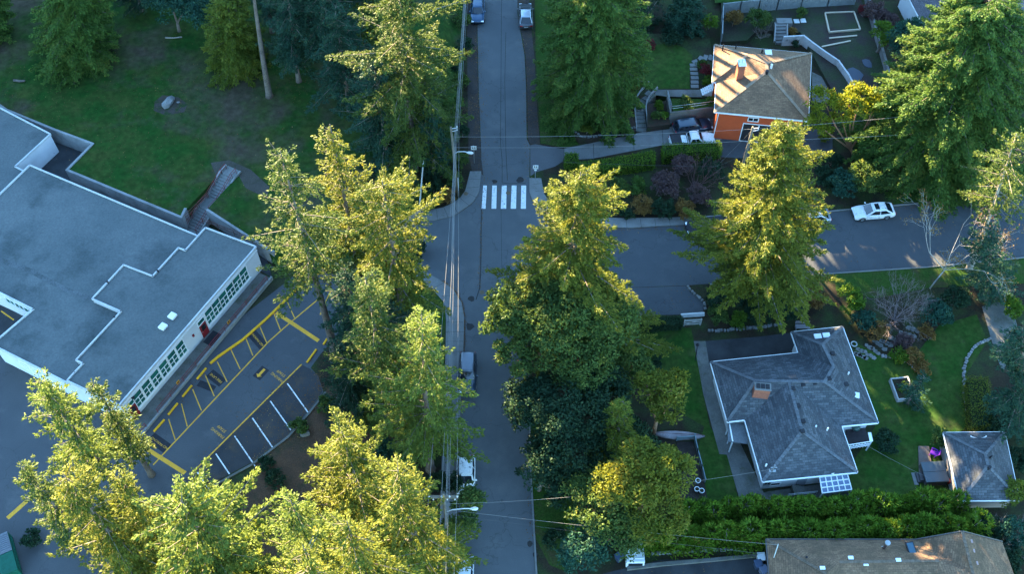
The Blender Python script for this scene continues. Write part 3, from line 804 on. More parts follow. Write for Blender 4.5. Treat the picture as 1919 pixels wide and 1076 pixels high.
def wall_window(parent, o, u, nrm, w_, h_, style='grid', fm=None, gm=None, name='window', fr=.09):
    """o: lower left corner on the wall (world), u: unit vector along the wall, nrm: outward"""
    o, u, nrm = Vector(o), Vector(u).normalized(), Vector(nrm).normalized(); z = Vector((0, 0, 1))
    f = MB(); d = nrm * .035
    def bar(x0, y0, x1, y1, dp=.06):
        c = o + u * (x0 + x1) / 2 + z * (y0 + y1) / 2 + nrm * (dp / 2 + .004)
        ang = math.atan2(u.y, u.x)
        f.box(c, (abs(x1 - x0), dp, abs(y1 - y0)), ang)
    bar(-fr, -fr, w_ + fr, 0); bar(-fr, h_, w_ + fr, h_ + fr); bar(-fr, 0, 0, h_); bar(w_, 0, w_ + fr, h_)
    if style == 'grid':
        bar(0, h_ * .6, w_, h_ * .6 + .09, .05); bar(0, h_ * .27, w_ * .99, h_ * .27 + .08, .045); bar(w_ * .46, 0, w_ * .46 + .08, h_ * .6, .045)
    elif style == 'pair': bar(w_ * .5 - .03, 0, w_ * .5 + .03, h_, .045)
    fo = f.build(name, fm or TRIM, parent, True)
    p = MB(); a = o + nrm * .018
    p.poly([a, a + u * w_, a + u * w_ + z * h_, a + z * h_])
    p.build('pane', gm or GLASS, fo, True)
    return fo
def door_on(parent, o, u, nrm, w_, h_, m, glass=True, transom=True):
    o, u, nrm = Vector(o), Vector(u).normalized(), Vector(nrm).normalized(); z = Vector((0, 0, 1)); ang = math.atan2(u.y, u.x)
    d = MB(); d.box(o + u * w_ / 2 + z * h_ / 2 + nrm * .04, (w_, .08, h_), ang)
    do = d.build('door', m, parent, True)
    if glass:
        p = MB(); a = o + nrm * .086 + u * w_ * .2 + z * h_ * .5
        p.poly([a, a + u * w_ * .6, a + u * w_ * .6 + z * h_ * .4, a + z * h_ * .4]); p.build('pane', GLASS, do, True)
    hb = MB(); hb.box(o + u * w_ * .88 + z * 1.0 + nrm * .11, (.12, .05, .05), ang); hb.build('handle', STEEL, do, True)
    if transom: wall_window(parent, o + z * (h_ + .12), u, nrm, w_, .62, 'plain', gm=GLASS_G, name='transom')
    return do

# ---- the school: three flat-roofed wings are one building
ZW, ZM, ZN = 3.9, 3.35, 3.0
WING = [(385.6, 428), (479.4, 463.4), (223.5, 760), (127, 714.5), (140.7, 699), (157, 682.3), (143.8, 675.8), (228, 584.6), (174, 561), (232, 498), (286.6, 519), (334.8, 466), (347.8, 470.7)]
MIDD = [(56.3, 310.7), (371.3, 443.6), (375, 440), (347.8, 470.7), (334.8, 466), (286.6, 519), (232, 498), (174, 561), (228, 584.6), (143.8, 675.8), (157, 682.3), (140.7, 699), (127, 714.5), (0, 653.5), (-26, 640), (0, 637), (63.5, 580.5), (0, 548.5), (-160, 480), (-160, 530)]
def school():
    c = P(223.5, 760, 0)
    root = thing('school_building', 'white flat-roofed school with green-paned windows, red doors and grey gravel roofs', 'school', c)
    def xy(pts, z): return [P(x, y, z) for x, y in pts]
    wing = xy(WING, ZW)
    mid = [P(56.3, 310.7, ZM), P(371.3, 443.6, ZM)]
    # shared line between wing and middle taken from the wing so that they butt
    shared = [wing[0]] + wing[-1:-12:-1]
    wn = wing
    mid_poly = [P(56.3, 310.7, ZM), P(371.3, 443.6, ZM)] + [wn[0], wn[12], wn[11], wn[10], wn[9], wn[8], wn[7], wn[6], wn[5], wn[4], wn[3]] + [P(0, 653.5, ZM), P(-70, 619, ZM), P(-2, 632, ZM), P(63.5, 580.5, ZM), P(0, 548.5, ZM), P(-190, 470, ZM), P(-190, 600, ZM)]
    # tidy: courtyard notch on the left side
    mid_poly = mid_poly[:13] + [P(0, 653.5, ZM), P(-14, 646.5, ZM), P(63.5, 580.5, ZM), P(0, 548.5, ZM), P(-200, 457, ZM), P(-110, 472, ZM)]
    nw = [P(-150, 125, ZN), P(94.3, 252, ZN), P(28, 313, ZN), P(44, 321.5, ZN), P(-10, 378, ZN), P(-200, 560, ZN), P(-260, 300, ZN)]
    for nm, poly, z0, z in (('east_wing', wn, -.2, ZW), ('middle_wing', mid_poly, -.2, ZM), ('far_wing', nw, -.2, ZN)):
        pl = [(p[0], p[1]) for p in poly]
        a = sum(pl[i][0] * pl[(i + 1) % len(pl)][1] - pl[(i + 1) % len(pl)][0] * pl[i][1] for i in range(len(pl)))
        if a < 0: pl = pl[::-1]
        wb = MB(); n = len(pl)
        wb.add([(x, y, z0) for x, y in pl] + [(x, y, z) for x, y in pl], [(i, (i + 1) % n, n + (i + 1) % n, n + i) for i in range(n)])
        wb.build('wall', STUCCO, root, True)
        rb = MB(); rb.poly([(x, y, z - .02) for x, y in pl])
        ro = rb.build('roof', ROOFG, root, True)
        # white parapet edge, proud of the wall
        eb = MB()
        for i in range(n):
            p, q = Vector((*pl[i], z)), Vector((*pl[(i + 1) % n], z)); d = (q - p).normalized(); o = Vector((d.y, -d.x, 0))
            eb.beam(p + o * .03 - d * .05 + Vector((0, 0, .03)), q + o * .03 + d * .05 + Vector((0, 0, .03)), .14, .26)
        eb.build('parapet', mat('parapet_white', (.52, .52, .52), (.42, .42, .43), 1, .7, .1, 5), ro, True)
    N, S = Vector(P(479.4, 463.4, ZW)), Vector(P(223.5, 760, ZW)); u = (S - N).normalized(); nr = Vector((-u.y, u.x, 0))
    if nr.x < 0: nr = -nr
    Ln = (S - N).length
    def at(t, z): p = N.lerp(S, t); return Vector((p.x, p.y, z))
    ww = 1.08
    for t in [.123 + .0538 * i for i in range(6)] + [.606 + .0598 * i for i in range(6)]:
        o = at(t, 1.0) - u * ww / 2
        wall_window(root, o, u, nr, ww, 2.15, 'grid', TRIM, GLASS_G)
    for t in (.452, .957): door_on(root, at(t, .08) - u * .5, u, nr, .95, 2.1, REDP)
    # sill band and fascia stripes
    sb = MB()
    for t0, t1 in ((.088, .425), (.572, .937)):
        sb.beam(at(t0, .83) + nr * .06, at(t1, .83) + nr * .06, .12, .12)
    sb.beam(at(0, 3.42) + nr * .04, at(1, 3.42) + nr * .04, .08, .1)
    sb.build('sill', TRIM, root, True)
    lb = MB(); lb.box(at(.93, 3.1) + nr * .1, (.3, .2, .25), math.atan2(u.y, u.x)); lb.build('wall_lamp', DARKM, root, True)
    bb = MB(); bb.cyl((at(.52, 0) + nr * .06).xy, .13, 1.9, 2.15, 10); bb.build('bell', REDP, root, True)
    # south-west face
    A, B = Vector(P(0, 653.5, ZM)), Vector(P(223.5, 760, ZW)); v = (B - A).normalized(); n2 = Vector((v.y, -v.x, 0))
    if n2.y > 0: n2 = -n2
    for px in (38, 57, 75):
        t = (px - 0) / 223.5; o = A.lerp(B, t)
        wall_window(root, Vector((o.x, o.y, 1.0)) - v * .5, v, n2, 1.1, 1.5, 'grid', TRIM, GLASS_G)
    # courtyard face
    A, B = Vector(P(0, 548.5, ZM)), Vector(P(63.5, 580.5, ZM)); v = (B - A).normalized(); n2 = Vector((v.y, -v.x, 0))
    if n2.y > 0: n2 = -n2
    for t in (.08, .35, .62): 
        o = A.lerp(B, t); wall_window(root, Vector((o.x, o.y, 1.9)), v, n2, 1.1, .8, 'pair', TRIM, GLASS_G)
    # two skylight domes, roof drains
    for px, py in ((306, 613.5), (323.5, 593.5)):
        k = P(px, py, ZW)
        s = MB(); s.box((k[0], k[1], ZW + .12), (.75, .75, .28), math.atan2(u.y, u.x)); s.build('skylight', TRIM, root, True, bevel=.09, seg=3)
    for px, py in ((202, 530), (296, 509), (215, 596)):
        k = P(px, py, ZW); s = MB(); s.cyl(k, .12, ZW - .1, ZW + .2, 8); s.build('roof_drain', DARKM, root, True)
    # stain where water runs across the middle roof (real silt, its own shape)
    st = MB(); line = [(0, 487), (30, 496), (60, 509), (90, 525), (120, 540), (150, 553), (168, 561)]
    rs = random.Random(4)
    up = [P(x, y - 4 - rs.uniform(0, 3), ZM) for x, y in line]; dn = [P(x, y + 4 + rs.uniform(0, 3), ZM) for x, y in line]
    poly = up + dn[::-1]
    st.poly([(x, y, ZM - .012) for x, y, z in poly]); st.build('silt_streak', mat('silt', (.06, .07, .072), (.11, .12, .125), .8, .95, .4, 6), root, True)
    return N, S, u, nr
SN, SS, SU, SNR = school()
def step_wall(name, pts, top, bot, wd, label, m=None, cat='wall'):
    mb = MB()
    for a, b in zip(pts, pts[1:]):
        a, b = Vector((a[0], a[1], 0)), Vector((b[0], b[1], 0)); d = (b - a).normalized(); s = Vector((-d.y, d.x, 0)) * wd / 2
        q = [a - d * wd * .45 - s, b + d * wd * .45 - s, b + d * wd * .45 + s, a - d * wd * .45 + s]
        mb.prism([(p.x, p.y) for p in q], bot, top + random.Random(round(a.x * 10)).uniform(0, .02))
    o = mb.build(name, m or WALLC)
    return tag(o, label, cat)
step_wall('retaining_wall', PW([(-120, 115), (12, 206), (99, 242), (174, 270), (126, 319), (340, 408)], FZ) + [tuple(cutL + _s * .1)], FZ + .12, -.2, .28, 'long stepped concrete retaining wall along the school field')
step_wall('retaining_wall', [tuple(cutR - _s * .12)] + PW([(500, 466), (512, 472)], FZ), FZ + .1, -.2, .28, 'short concrete retaining wall behind the school wing, right of the stairs')
def rail(name, pts, z0s, label, m, h=1.0, r=.03, sp=1.6, cat='railing', parent=None):
    """pts (x, y, z of the foot)"""
    mb = MB()
    for k in (1.0, .55):
        mb.tube([(p[0], p[1], p[2] + h * k) for p in pts], r, 6)
    for a, b in zip(pts, pts[1:]):
        a, b = Vector(a), Vector(b); n = max(1, int((b - a).length / sp))
        for i in range(n + 1):
            p = a.lerp(b, i / n); mb.tube([p, p + Vector((0, 0, h))], r, 6)
    o = mb.build(name, m, parent, bool(parent))
    if not parent: tag(o, label, cat)
    return o
def stairs():
    # top landing (425,313)-(451,324) down to the path at (362,428)
    A, B = STA.copy(), STB.copy()
    root = thing('concrete_stairs', 'concrete stairs with red handrails from the school field down to the school', 'stairs', (B.x, B.y, 0))
    d = Vector((B.x - A.x, B.y - A.y, 0)); L = d.length; d.normalize(); s = Vector((-d.y, d.x, 0)); w2 = .92
    mb = MB(); n1, n2 = 9, 8; rise = FZ / (n1 + n2 + 1)
    land = 1.5; tread = (L - land - 1.3 + 1.2) / (n1 + n2)
    x = 0; z = FZ + .02
    def slab(x0, x1, zt):
        c = A + d * (x0 + x1) / 2
        mb.box((c.x, c.y, (zt - .3) / 2), (x1 - x0, w2 * 2, zt + .3), math.atan2(d.y, d.x))
    slab(-.5, .8, z); x = .8
    for i in range(n1): z -= rise; slab(x, x + tread, z); x += tread
    slab(x, x + land, z - .002); x += land
    for i in range(n2): z -= rise; slab(x, x + tread, max(.03, z)); x += tread
    mb.build('steps', CONC, root, True)
    sb = MB()
    for i, sg in enumerate((-1, 1)):
        for (x0, z0, x1, z1) in ((-.4, FZ + .25, .8, FZ + .25), (.8, FZ + .25, .8 + tread * n1, FZ - rise * n1 + .2), (.8 + tread * n1, FZ - rise * n1 + .2, .8 + tread * n1 + land, FZ - rise * n1 + .2), (.8 + tread * n1 + land, FZ - rise * n1 + .2, x, .3)):
            a = A + d * x0 + s * sg * (w2 + .09); b = A + d * x1 + s * sg * (w2 + .09)
            sb.add([(a.x + s.x * k, a.y + s.y * k, z) for k in (-.09, .09) for z in (-.1, z0)] + [(b.x + s.x * k, b.y + s.y * k, z) for k in (-.09, .09) for z in (-.1, z1)],
                   [(0, 1, 3, 2), (4, 6, 7, 5), (1, 5, 7, 3), (0, 4, 5, 1), (2, 3, 7, 6), (0, 2, 6, 4)])
    sb.build('side_wall', WALLC, root, True)
    for sg in (-1, 1):
        f = [(0, FZ), (.8, FZ), (.8 + tread * n1, FZ - rise * n1), (.8 + tread * n1 + land, FZ - rise * n1), (x, .2)]
        pts = [(A.x + d.x * q + s.x * sg * w2 * .8, A.y + d.y * q + s.y * sg * w2 * .8, z) for q, z in f]
        rail('handrail', pts, None, None, RAILRED, .92, .028, 1.4, parent=root)
stairs()
rail('railing', [P(381, 419, FZ + .1), P(440, 442, FZ + .1), P(508, 469, FZ + .1)], None, 'rust-brown railing on the short wall behind the school wing', mat('rail_brown', (.12, .05, .04), None, 2, .6), 1.0)
rail('railing', [P(350, 412, FZ + .1), P(392, 372, FZ + .1)], None, 'short rust railing left of the concrete stairs', mat('rail_brown', (.12, .05, .04), None, 2, .6), .9)
# ramp along the front of the school
def school_ramp():
    a = SN + SNR * .05; b = SS + SNR * .05
    root = thing('access_ramp', 'concrete ramp along the front wall of the white school', 'ramp', (SS.x, SS.y, 0))
    p0, p1 = SN.lerp(SS, .03), SN.lerp(SS, 1.05)
    mb = MB(); mb.prism([(p.x, p.y) for p in (p0 + SNR * .06, p1 + SNR * .06, p1 + SNR * 1.7, p0 + SNR * 1.7)], -.1, .07)
    mb.build('slab', CONC_DK, root, True)
    kb = MB()
    for t0, t1, h in ((.03, .62, .55), (.62, 1.02, .35)):
        q0, q1 = SN.lerp(SS, t0) + SNR * 1.8, SN.lerp(SS, t1) + SNR * 1.8
        kb.beam((q0.x, q0.y, h / 2 - .05), (q1.x, q1.y, h / 2 - .05), .2, h + .1)
    kb.build('side_wall', WALLC, root, True)
    mt = MB(); c = SN.lerp(SS, .455) + SNR * .85; mt.box((c.x, c.y, .085), (1.7, 1.1, .03), math.atan2(SU.y, SU.x)); mt.build('door_mat', TARP, root, True)
    return root
school_ramp()
def along(t, off, z): p = SN.lerp(SS, t) + SNR * off; return (p.x, p.y, z)
rail('railing', [along(.06, 1.78, .5), along(.4, 1.78, .5), along(.62, 1.78, .45), along(.9, 1.78, .3)], None, 'long red railing along the ramp in front of the school', RAILRED, .85, .028, 1.7)
rail('railing', [along(.98, 1.75, .2), along(1.06, 1.75, .2)], None, 'short red railing at the lower end of the school ramp', RAILRED, .85, .028, 1.2)
for i, t in enumerate((.36, .74)):
    k = along(t, 1.66, 1.05); s = MB(); s.box(k, (.42, .04, .42), math.atan2(SU.y, SU.x)); s.box((k[0], k[1], k[2]), (.18, .06, .2), math.atan2(SU.y, SU.x), 1)
    tag(s.build('warning_sign', [YELC, TARP]), ('small yellow warning plate on the ramp railing above the planting strip', 'small yellow warning plate on the ramp railing by the fire lane')[i], 'sign', 'plates on the ramp railing')
# yellow kerbs: one long painted kerb and separate wheel stops
def curb_piece(a, b, label, group=None, name='wheel_stop', cat='wheel stop'):
    mb = MB(); mb.beam(P(*a, .07), P(*b, .07), .2, .16)
    o = mb.build(name, YELC, bevel=.04); tag(o, label, cat, group)
mb = MB()
kk = [(600, 512), (586, 518), (565, 532), (545, 553), (500, 597), (455, 637), (410, 668), (394, 681.5)]
for a, b in zip(kk, kk[1:]): mb.beam(P(*a, .07), P(*b, .07), .24, .16)
tag(mb.build('yellow_kerb', YELC), 'long yellow painted kerb along the parking lane in front of the school', 'kerb')
G = 'yellow wheel stops along the fire lane'
for (a, b), l in zip([((386.5, 690), (369, 711)), ((359.5, 722.5), (342, 744)), ((333, 756), (315, 778)), ((308, 787), (288, 809.5))], ['second', 'third', 'fourth', 'fifth']):
    curb_piece(a, b, {'second': 'yellow wheel stop nearest the long yellow kerb', 'third': 'yellow wheel stop beside the FIRE LANE panel', 'fourth': 'yellow wheel stop opposite the lower door, second from the lot end', 'fifth': 'yellow wheel stop nearest the lower speed bump'}[l], G)
curb_piece((593, 655), (575, 680), 'yellow wheel stop on needle litter at the head of the staff stalls')
curb_piece((613, 635), (606, 646), 'short yellow wheel stop partly under the fir by the speed bump')
# dumpster
def dumpster():
    c = P(8, 1045, .8); root = thing('dumpster', 'green rubbish container with ribbed black lid at the lower left corner', 'dumpster', (c[0], c[1], 0), R(-62))
    g = mat('dumpster_green', (.01, .09, .06), (.008, .07, .045), 2, .5, .15, obj=True)
    MB().box((0, 0, .7), (4.2, 1.9, 1.3)).build('body', g, root, bevel=.05)
    MB().box((1.05, 0, 1.4), (2.0, 1.94, .08)).build('lid', g, root, bevel=.02)
    l = MB(); l.box((-1.05, 0, 1.39), (2.0, 1.9, .06))
    for i in range(9): l.box((-1.85 + i * .2, 0, 1.44), (.1, 1.8, .06))
    l.build('ribbed_lid', plain('lid_grey', (.12, .13, .15)), root)
    r = MB()
    for y in (-.98, .98): r.box((0, y, .75), (3.6, .12, .14))
    r.build('lift_rail', g, root)
dumpster()

# ---- orange house
def gable_walls(parent, pts, z0, z1, m, name='wall'):
    n = len(pts); mb = MB()
    a = sum(pts[i][0] * pts[(i + 1) % n][1] - pts[(i + 1) % n][0] * pts[i][1] for i in range(n))
    if a < 0: pts = pts[::-1]
    mb.prism([(p[0], p[1]) for p in pts], z0, z1)
    return mb.build(name, m, parent, True)
def inset(pts, d):
    out = []; n = len(pts)
    a = sum(pts[i][0] * pts[(i + 1) % n][1] - pts[(i + 1) % n][0] * pts[i][1] for i in range(n)); sg = 1 if a > 0 else -1
    for i in range(n):
        p0, p, p1 = (Vector(pts[k][:2]) for k in ((i - 1) % n, i, (i + 1) % n))
        d0 = (p - p0).normalized(); d1 = (p1 - p).normalized()
        n0 = Vector((-d0.y, d0.x)) * sg; n1 = Vector((-d1.y, d1.x)) * sg
        b = (n0 + n1); b = b / max(.35, b.length_squared / 2)
        q = p + b * d; out.append((q.x, q.y, pts[i][2] if len(pts[i]) > 2 else 0))
    return out
def eaves(parent, pts, m, z, wd=.1, ht=.2):
    mb = MB(); n = len(pts)
    for i in range(n):
        mb.beam((pts[i][0], pts[i][1], z), (pts[(i + 1) % n][0], pts[(i + 1) % n][1], z), wd, ht)
    return mb.build('gutter', m, parent, True)
def soffit(parent, pts, z, m):
    return MB().poly([(p[0], p[1], z) for p in pts]).build('soffit', m, parent, True)
def vent(parent, px, z, m, r=.16, h=.45, name='roof_vent'):
    c = P(px[0], px[1], z); return MB().cyl(c, r, z - .3, z + h, 8).build(name, m, parent, True)
def boxy(parent, px, z, d, m, rz=0, name='skylight', bevel=.03, tilt=0):
    c = P(px[0], px[1], z); return MB().box((c[0], c[1], z), d, rz, tilt=tilt).build(name, m, parent, True, bevel=bevel)
ORANGE = mat('stucco_orange', (.50, .085, .03), (.44, .075, .028), .7, .9, .08, 10)
def orange_house():
    z, r = 4.9, 7.0
    e = {k: P(*v, z) for k, v in dict(NW=(1339, 83), W1=(1334.5, 152), W2=(1342, 153.5), SW=(1339, 209), SE=(1515, 226), NE=(1521, 99)).items()}
    k = {n: P(*v, r) for n, v in dict(A=(1400, 103), B=(1437, 118)).items()}
    k['C'] = P(1437, 134, 7.0); k['M'] = P(1406, 108, r)
    c = e['SW']; root = thing('orange_house', 'orange stucco house with sunlit tan hipped roof and brick chimney', 'house', (c[0], c[1], 0))
    outl = [e['NW'], e['W1'], e['W2'], e['SW'], e['SE'], e['NE']]
    ro = roof_mesh('roof', [[e['NW'], e['W1'], k['A']], [e['W1'], e['W2'], k['M'], k['A']], [e['W2'], e['SW'], k['C'], k['B'], k['M']], [e['SW'], e['SE'], k['C']],
                        [e['SE'], e['NE'], k['B'], k['C']], [e['NE'], e['NW'], k['A'], k['M'], k['B']]], SH_TAN, root)
    caps([(e['W1'], k['A']), (e['SW'], k['C']), (e['SE'], k['C']), (e['NE'], k['B']), (k['C'], k['B']), (k['B'], k['A']), (e['NW'], k['A'])], mat('ridge_caps_tan', (.29, .21, .15), (.22, .16, .115), 2, .9, .2, 6), ro)
    eaves(root, outl, TRIM, z - .12)
    soffit(root, inset(outl, .03), z - .2, TRIM)
    wl = inset(outl, .45); gable_walls(root, wl, -.1, z - .21, ORANGE)
    a, b = Vector(wl[3]), Vector(wl[4]); u = (b - a); u.z = 0; L = u.length; u.normalize(); nr = Vector((u.y, -u.x, 0))
    if nr.y > 0: nr = -nr
    def w(t, zz): p = a + u * L * t; return Vector((p.x, p.y, zz))
    # porch / garage opening: flat panel with its inner shade in the colour, white frame
    wall_window(root, w(.33, .1), u, nr, L * .66, 2.9, 'plain', TRIM, plain('porch_dark', (.02, .016, .018), .6), 'garage_opening', .1)
    wall_window(root, w(.37, 3.55), u, nr, 1.1, .5, 'pair', TRIM, GLASS)
    db = MB(); p = w(0.01, 0) + nr * .08; db.tube([(p.x, p.y, .1), (p.x, p.y, z - .25)], .06, 6); db.build('downpipe', TRIM, root, True)
    ch = P(1385, 140, 6.2); m = MB(); m.box((ch[0], ch[1], 6.6), (.75, 1.0, 3.0), .05); co = m.build('chimney', BRICK, root, True)
    t = MB(); t.box((ch[0], ch[1], 8.14), (.9, 1.15, .14), .05); t.box((ch[0] - .18, ch[1], 8.3), (.3, .4, .3)); t.box((ch[0] + .2, ch[1] + .1, 8.3), (.3, .4, .3)); t.build('cap', TRIM, co, True)
    vent(root, (1437, 136), 7.0, DARKM, .2, .35); vent(root, (1445, 126), 6.9, TRIM, .14, .5); vent(root, (1354, 92), 5.6, DARKM, .07, .8); vent(root, (1379, 88), 5.8, DARKM, .08, .4); vent(root, (1428, 97), 6.2, DARKM, .1, .4)
    boxy(root, (1440, 98), 6.35, (.8, .8, .18), TRIM)
    pa = MB(); q = P(1405, 92, 5.2)
orange_house()
# ---- grey-roofed house
def grey_house():
    z, r = 3.0, 5.1
    E_ = dict(A=(1331.6, 678.6), B=(1496, 661.4), C=(1482.8, 622.4), D=(1579, 612.5), E=(1646, 792.4), F=(1577, 799), G=(1607, 885.4), H=(1429, 903), I=(1395.7, 787), J=(1363, 790.6))
    e = {k: P(*v, z) for k, v in E_.items()}
    k = {n: P(*v, r) for n, v in dict(L=(1416, 714), R1=(1545, 716), Q=(1562, 687), N=(1541.5, 646), K=(1478, 715), T=(1503, 809)).items()}
    c = e['H']; root = thing('grey_roofed_house', 'white house under a broad blue-grey shingle hip roof with brick chimney', 'house', (c[0], c[1], 0))
    E, K = e, k
    ro = roof_mesh('roof', [[E['J'], E['A'], K['L']], [E['A'], E['B'], K['Q'], K['R1'], K['K'], K['L']], [E['B'], E['C'], K['N'], K['Q']], [E['C'], E['D'], K['N']],
                        [E['D'], E['E'], K['R1'], K['Q'], K['N']], [E['E'], E['F'], K['K'], K['R1']], [E['J'], E['I'], K['K'], K['L']], [E['I'], E['H'], K['T'], K['K']], [E['H'], E['G'], K['T']], [E['G'], E['F'], K['K'], K['T']]], SH_GREY, root)
    caps([(E['A'], K['L']), (E['J'], K['L']), (K['L'], K['K']), (K['K'], K['R1']), (K['R1'], K['Q']), (K['R1'], E['E']), (K['K'], K['T']), (K['T'], E['H']), (K['T'], E['G']), (K['Q'], K['N']), (K['N'], E['C']), (K['N'], E['D'])], SH_RIDGE, ro, .3)
    outl = [E[x] for x in 'ABCDEFGHIJ']
    eaves(root, outl, TRIM, z - .1, .13, .2)
    soffit(root, inset(outl, .03), z - .18, TRIM)
    wl = inset(outl, .55); gable_walls(root, wl, -.1, z - .19, STUCCO)
    # front wall
    a, b = Vector(wl[7]), Vector(wl[6]); u = (b - a); u.z = 0; L = u.length; u.normalize(); nr = Vector((u.y, -u.x, 0))
    if nr.y > 0: nr = -nr
    def w(t, zz): p = a + u * L * t; return Vector((p.x, p.y, zz))
    wall_window(root, w(.1, .6), u, nr, .9, .5, 'plain', TRIM, GLASS); wall_window(root, w(.02, .9), u, nr, .5, 1.2, 'pair', STEEL, GLASS)
    door_on(root, w(.42, .1), u, nr, .9, 2.0, plain('door_grey', (.25, .27, .3)), False, False)
    # chimney
    ch = P(1425, 737, 4.6); m = MB(); m.box((ch[0], ch[1], 4.8), (1.5, .75, 2.0), -.1); co = m.build('chimney', BRICK, root, True)
    t = MB(); t.box((ch[0], ch[1], 5.84), (1.6, .85, .1), -.1); t.build('cap', CONC, co, True)
    fl = MB()
    for i in (-.45, 0, .45): fl.box((ch[0] + i, ch[1] - i * .1, 5.93), (.36, .5, .1), -.1)
    fl.build('flue', DARKM, co, True)
    for px, zz in (((1560, 664), 4.7), ((1553, 711), 4.9), ((1504, 722), 4.75), ((1526, 720), 4.75), ((1485.5, 730), 4.9), ((1495, 762), 4.85), ((1504.5, 791), 4.9), ((1503, 810), 5.0), ((1585, 722), 4.3)):
        q = P(*px, zz); MB().box((q[0], q[1], zz + .12), (.42, .42, .3), .2).build('roof_vent', DARKM, root, True, bevel=.05)
    for px, zz in (((1532.5, 631), 4.15), ((1548.5, 629), 4.15)):
        q = P(*px, zz); MB().box((q[0], q[1], zz + .02), (.75, .6, .16), .1).build('skylight', plain('skylight_dome', (.7, .73, .78), .15), root, True, bevel=.05)
    q = P(1601.5, 741, 3.9); MB().box((q[0], q[1], 3.95), (.9, .6, .18), -.2).build('skylight', plain('skylight_dome', (.7, .73, .78), .15), root, True, bevel=.05)
    for px, zz in (((1528, 802), 4.2), ((1550, 806), 4.0), ((1435, 874), 3.3), ((1589, 702), 4.1)): vent(root, px, zz, TRIM, .08, .4, 'vent_pipe')
    # service mast
    q = P(1448, 882, 3.5); m = MB(); m.tube([(q[0], q[1], 3.1), (q[0], q[1], 4.6)], .05, 6); m.beam((q[0] - .3, q[1], 4.1), (q[0] + .3, q[1], 4.1), .06, .06); m.box((q[0], q[1], 3.45), (.6, .3, .08)); m.build('service_mast', STEEL, root, True)
    # side porch on the left
    p0 = P(1382, 812, 2.2); m = MB(); m.box((p0[0], p0[1], 2.25), (1.9, 2.2, .1), -.12); m.build('porch_roof', mat('felt_grey', (.12, .13, .14), None, 2, .9), root, True)
    m = MB(); m.beam(P(1367, 795, 2.3), P(1373, 828, 2.3), .12, .12); m.beam(P(1367, 795, 1.2), P(1373, 828, 1.2), .12, .12)
    for px in ((1367, 795), (1370, 812), (1373, 828)): g = P(*px, 2.3); m.tube([(g[0], g[1], 0), (g[0], g[1], 2.3)], .07, 4)
    m.build('porch_post', TRIM, root, True)
    # deck on the right
    d = PW([(1585, 805), (1620, 800), (1632, 835), (1590, 842)], 1.0); MB().prism(d, .85, 1.0).build('deck', mat('deck_dark', (.05, .042, .045), (.035, .03, .032), 2, .8), root, True)
    m = MB()
    top = [P(1585, 843, 1.0), P(1628, 836, 1.0), P(1620, 800, 1.0)]
    for zz in (1.95, 1.5, 1.15): m.beam((*top[0][:2], zz), (*top[1][:2], zz), .07, .09)
    for zz in (1.95,): m.beam((*top[1][:2], zz), Vector((*top[1][:2], zz)).lerp(Vector((*top[2][:2], zz)), .45), .3, .1)
    for i in range(9):
        g = Vector(top[0]).lerp(Vector(top[1]), i / 8); m.tube([(g.x, g.y, .9), (g.x, g.y, 1.95)], .035, 4)
    for g in top[:2]: m.tube([(g[0], g[1], 0), (g[0], g[1], 2.05)], .09, 4)
    m.build('deck_railing', TRIM, root, True)
    # glazed lean-to
    c4 = [P(1536, 895, 2.5), P(1588, 889, 2.5), P(1596, 918, 2.0), P(1541, 925, 2.0)]
    m = MB(); cc = [Vector(p) for p in c4]
    for i in range(6): m.beam(cc[0].lerp(cc[1], i / 5), cc[3].lerp(cc[2], i / 5), .09, .09)
    for i in range(4): m.beam(cc[0].lerp(cc[3], i / 3), cc[1].lerp(cc[2], i / 3), .09, .1)
    for p in (c4[2], c4[3]): m.tube([(p[0], p[1], 0), p], .06, 4)
    fo = m.build('conservatory', TRIM, root, True)
    g = MB().poly([(p.x, p.y, p.z - .03) for p in cc]); g.build('pane', plain('glass_roof', (.10, .14, .24), .12, spec=.8), fo, True)
    sd = MB(); sd.poly([c4[1], c4[2], (c4[2][0], c4[2][1], .3), (c4[1][0], c4[1][1], .3)]); sd.poly([c4[3], c4[2], (c4[2][0], c4[2][1], .3), (c4[3][0], c4[3][1], .3)]); sd.build('side_pane', plain('glass_side', (.2, .22, .27), .15, spec=.8), fo, True)
    # steps and hand rail to the lower door
    m = MB(); q = Vector(P(1470, 925, 0)); 
    for i in range(6): m.box((q.x + .8 + i * .32, q.y, .45 - i * .06), (.3, 1.0, .9 - i * .12), .12)
    m.build('side_steps', CONC_DK, root, True)
    rail('handrail', [P(1475, 932, .9), P(1530, 926, .9)], None, None, STEEL, .6, .03, 1.5, parent=root)
    q = P(1560, 886, 3.0); MB().cyl(q, .2, 3.0, 3.06, 10).build('satellite_dish', TRIM, root, True)
grey_house()
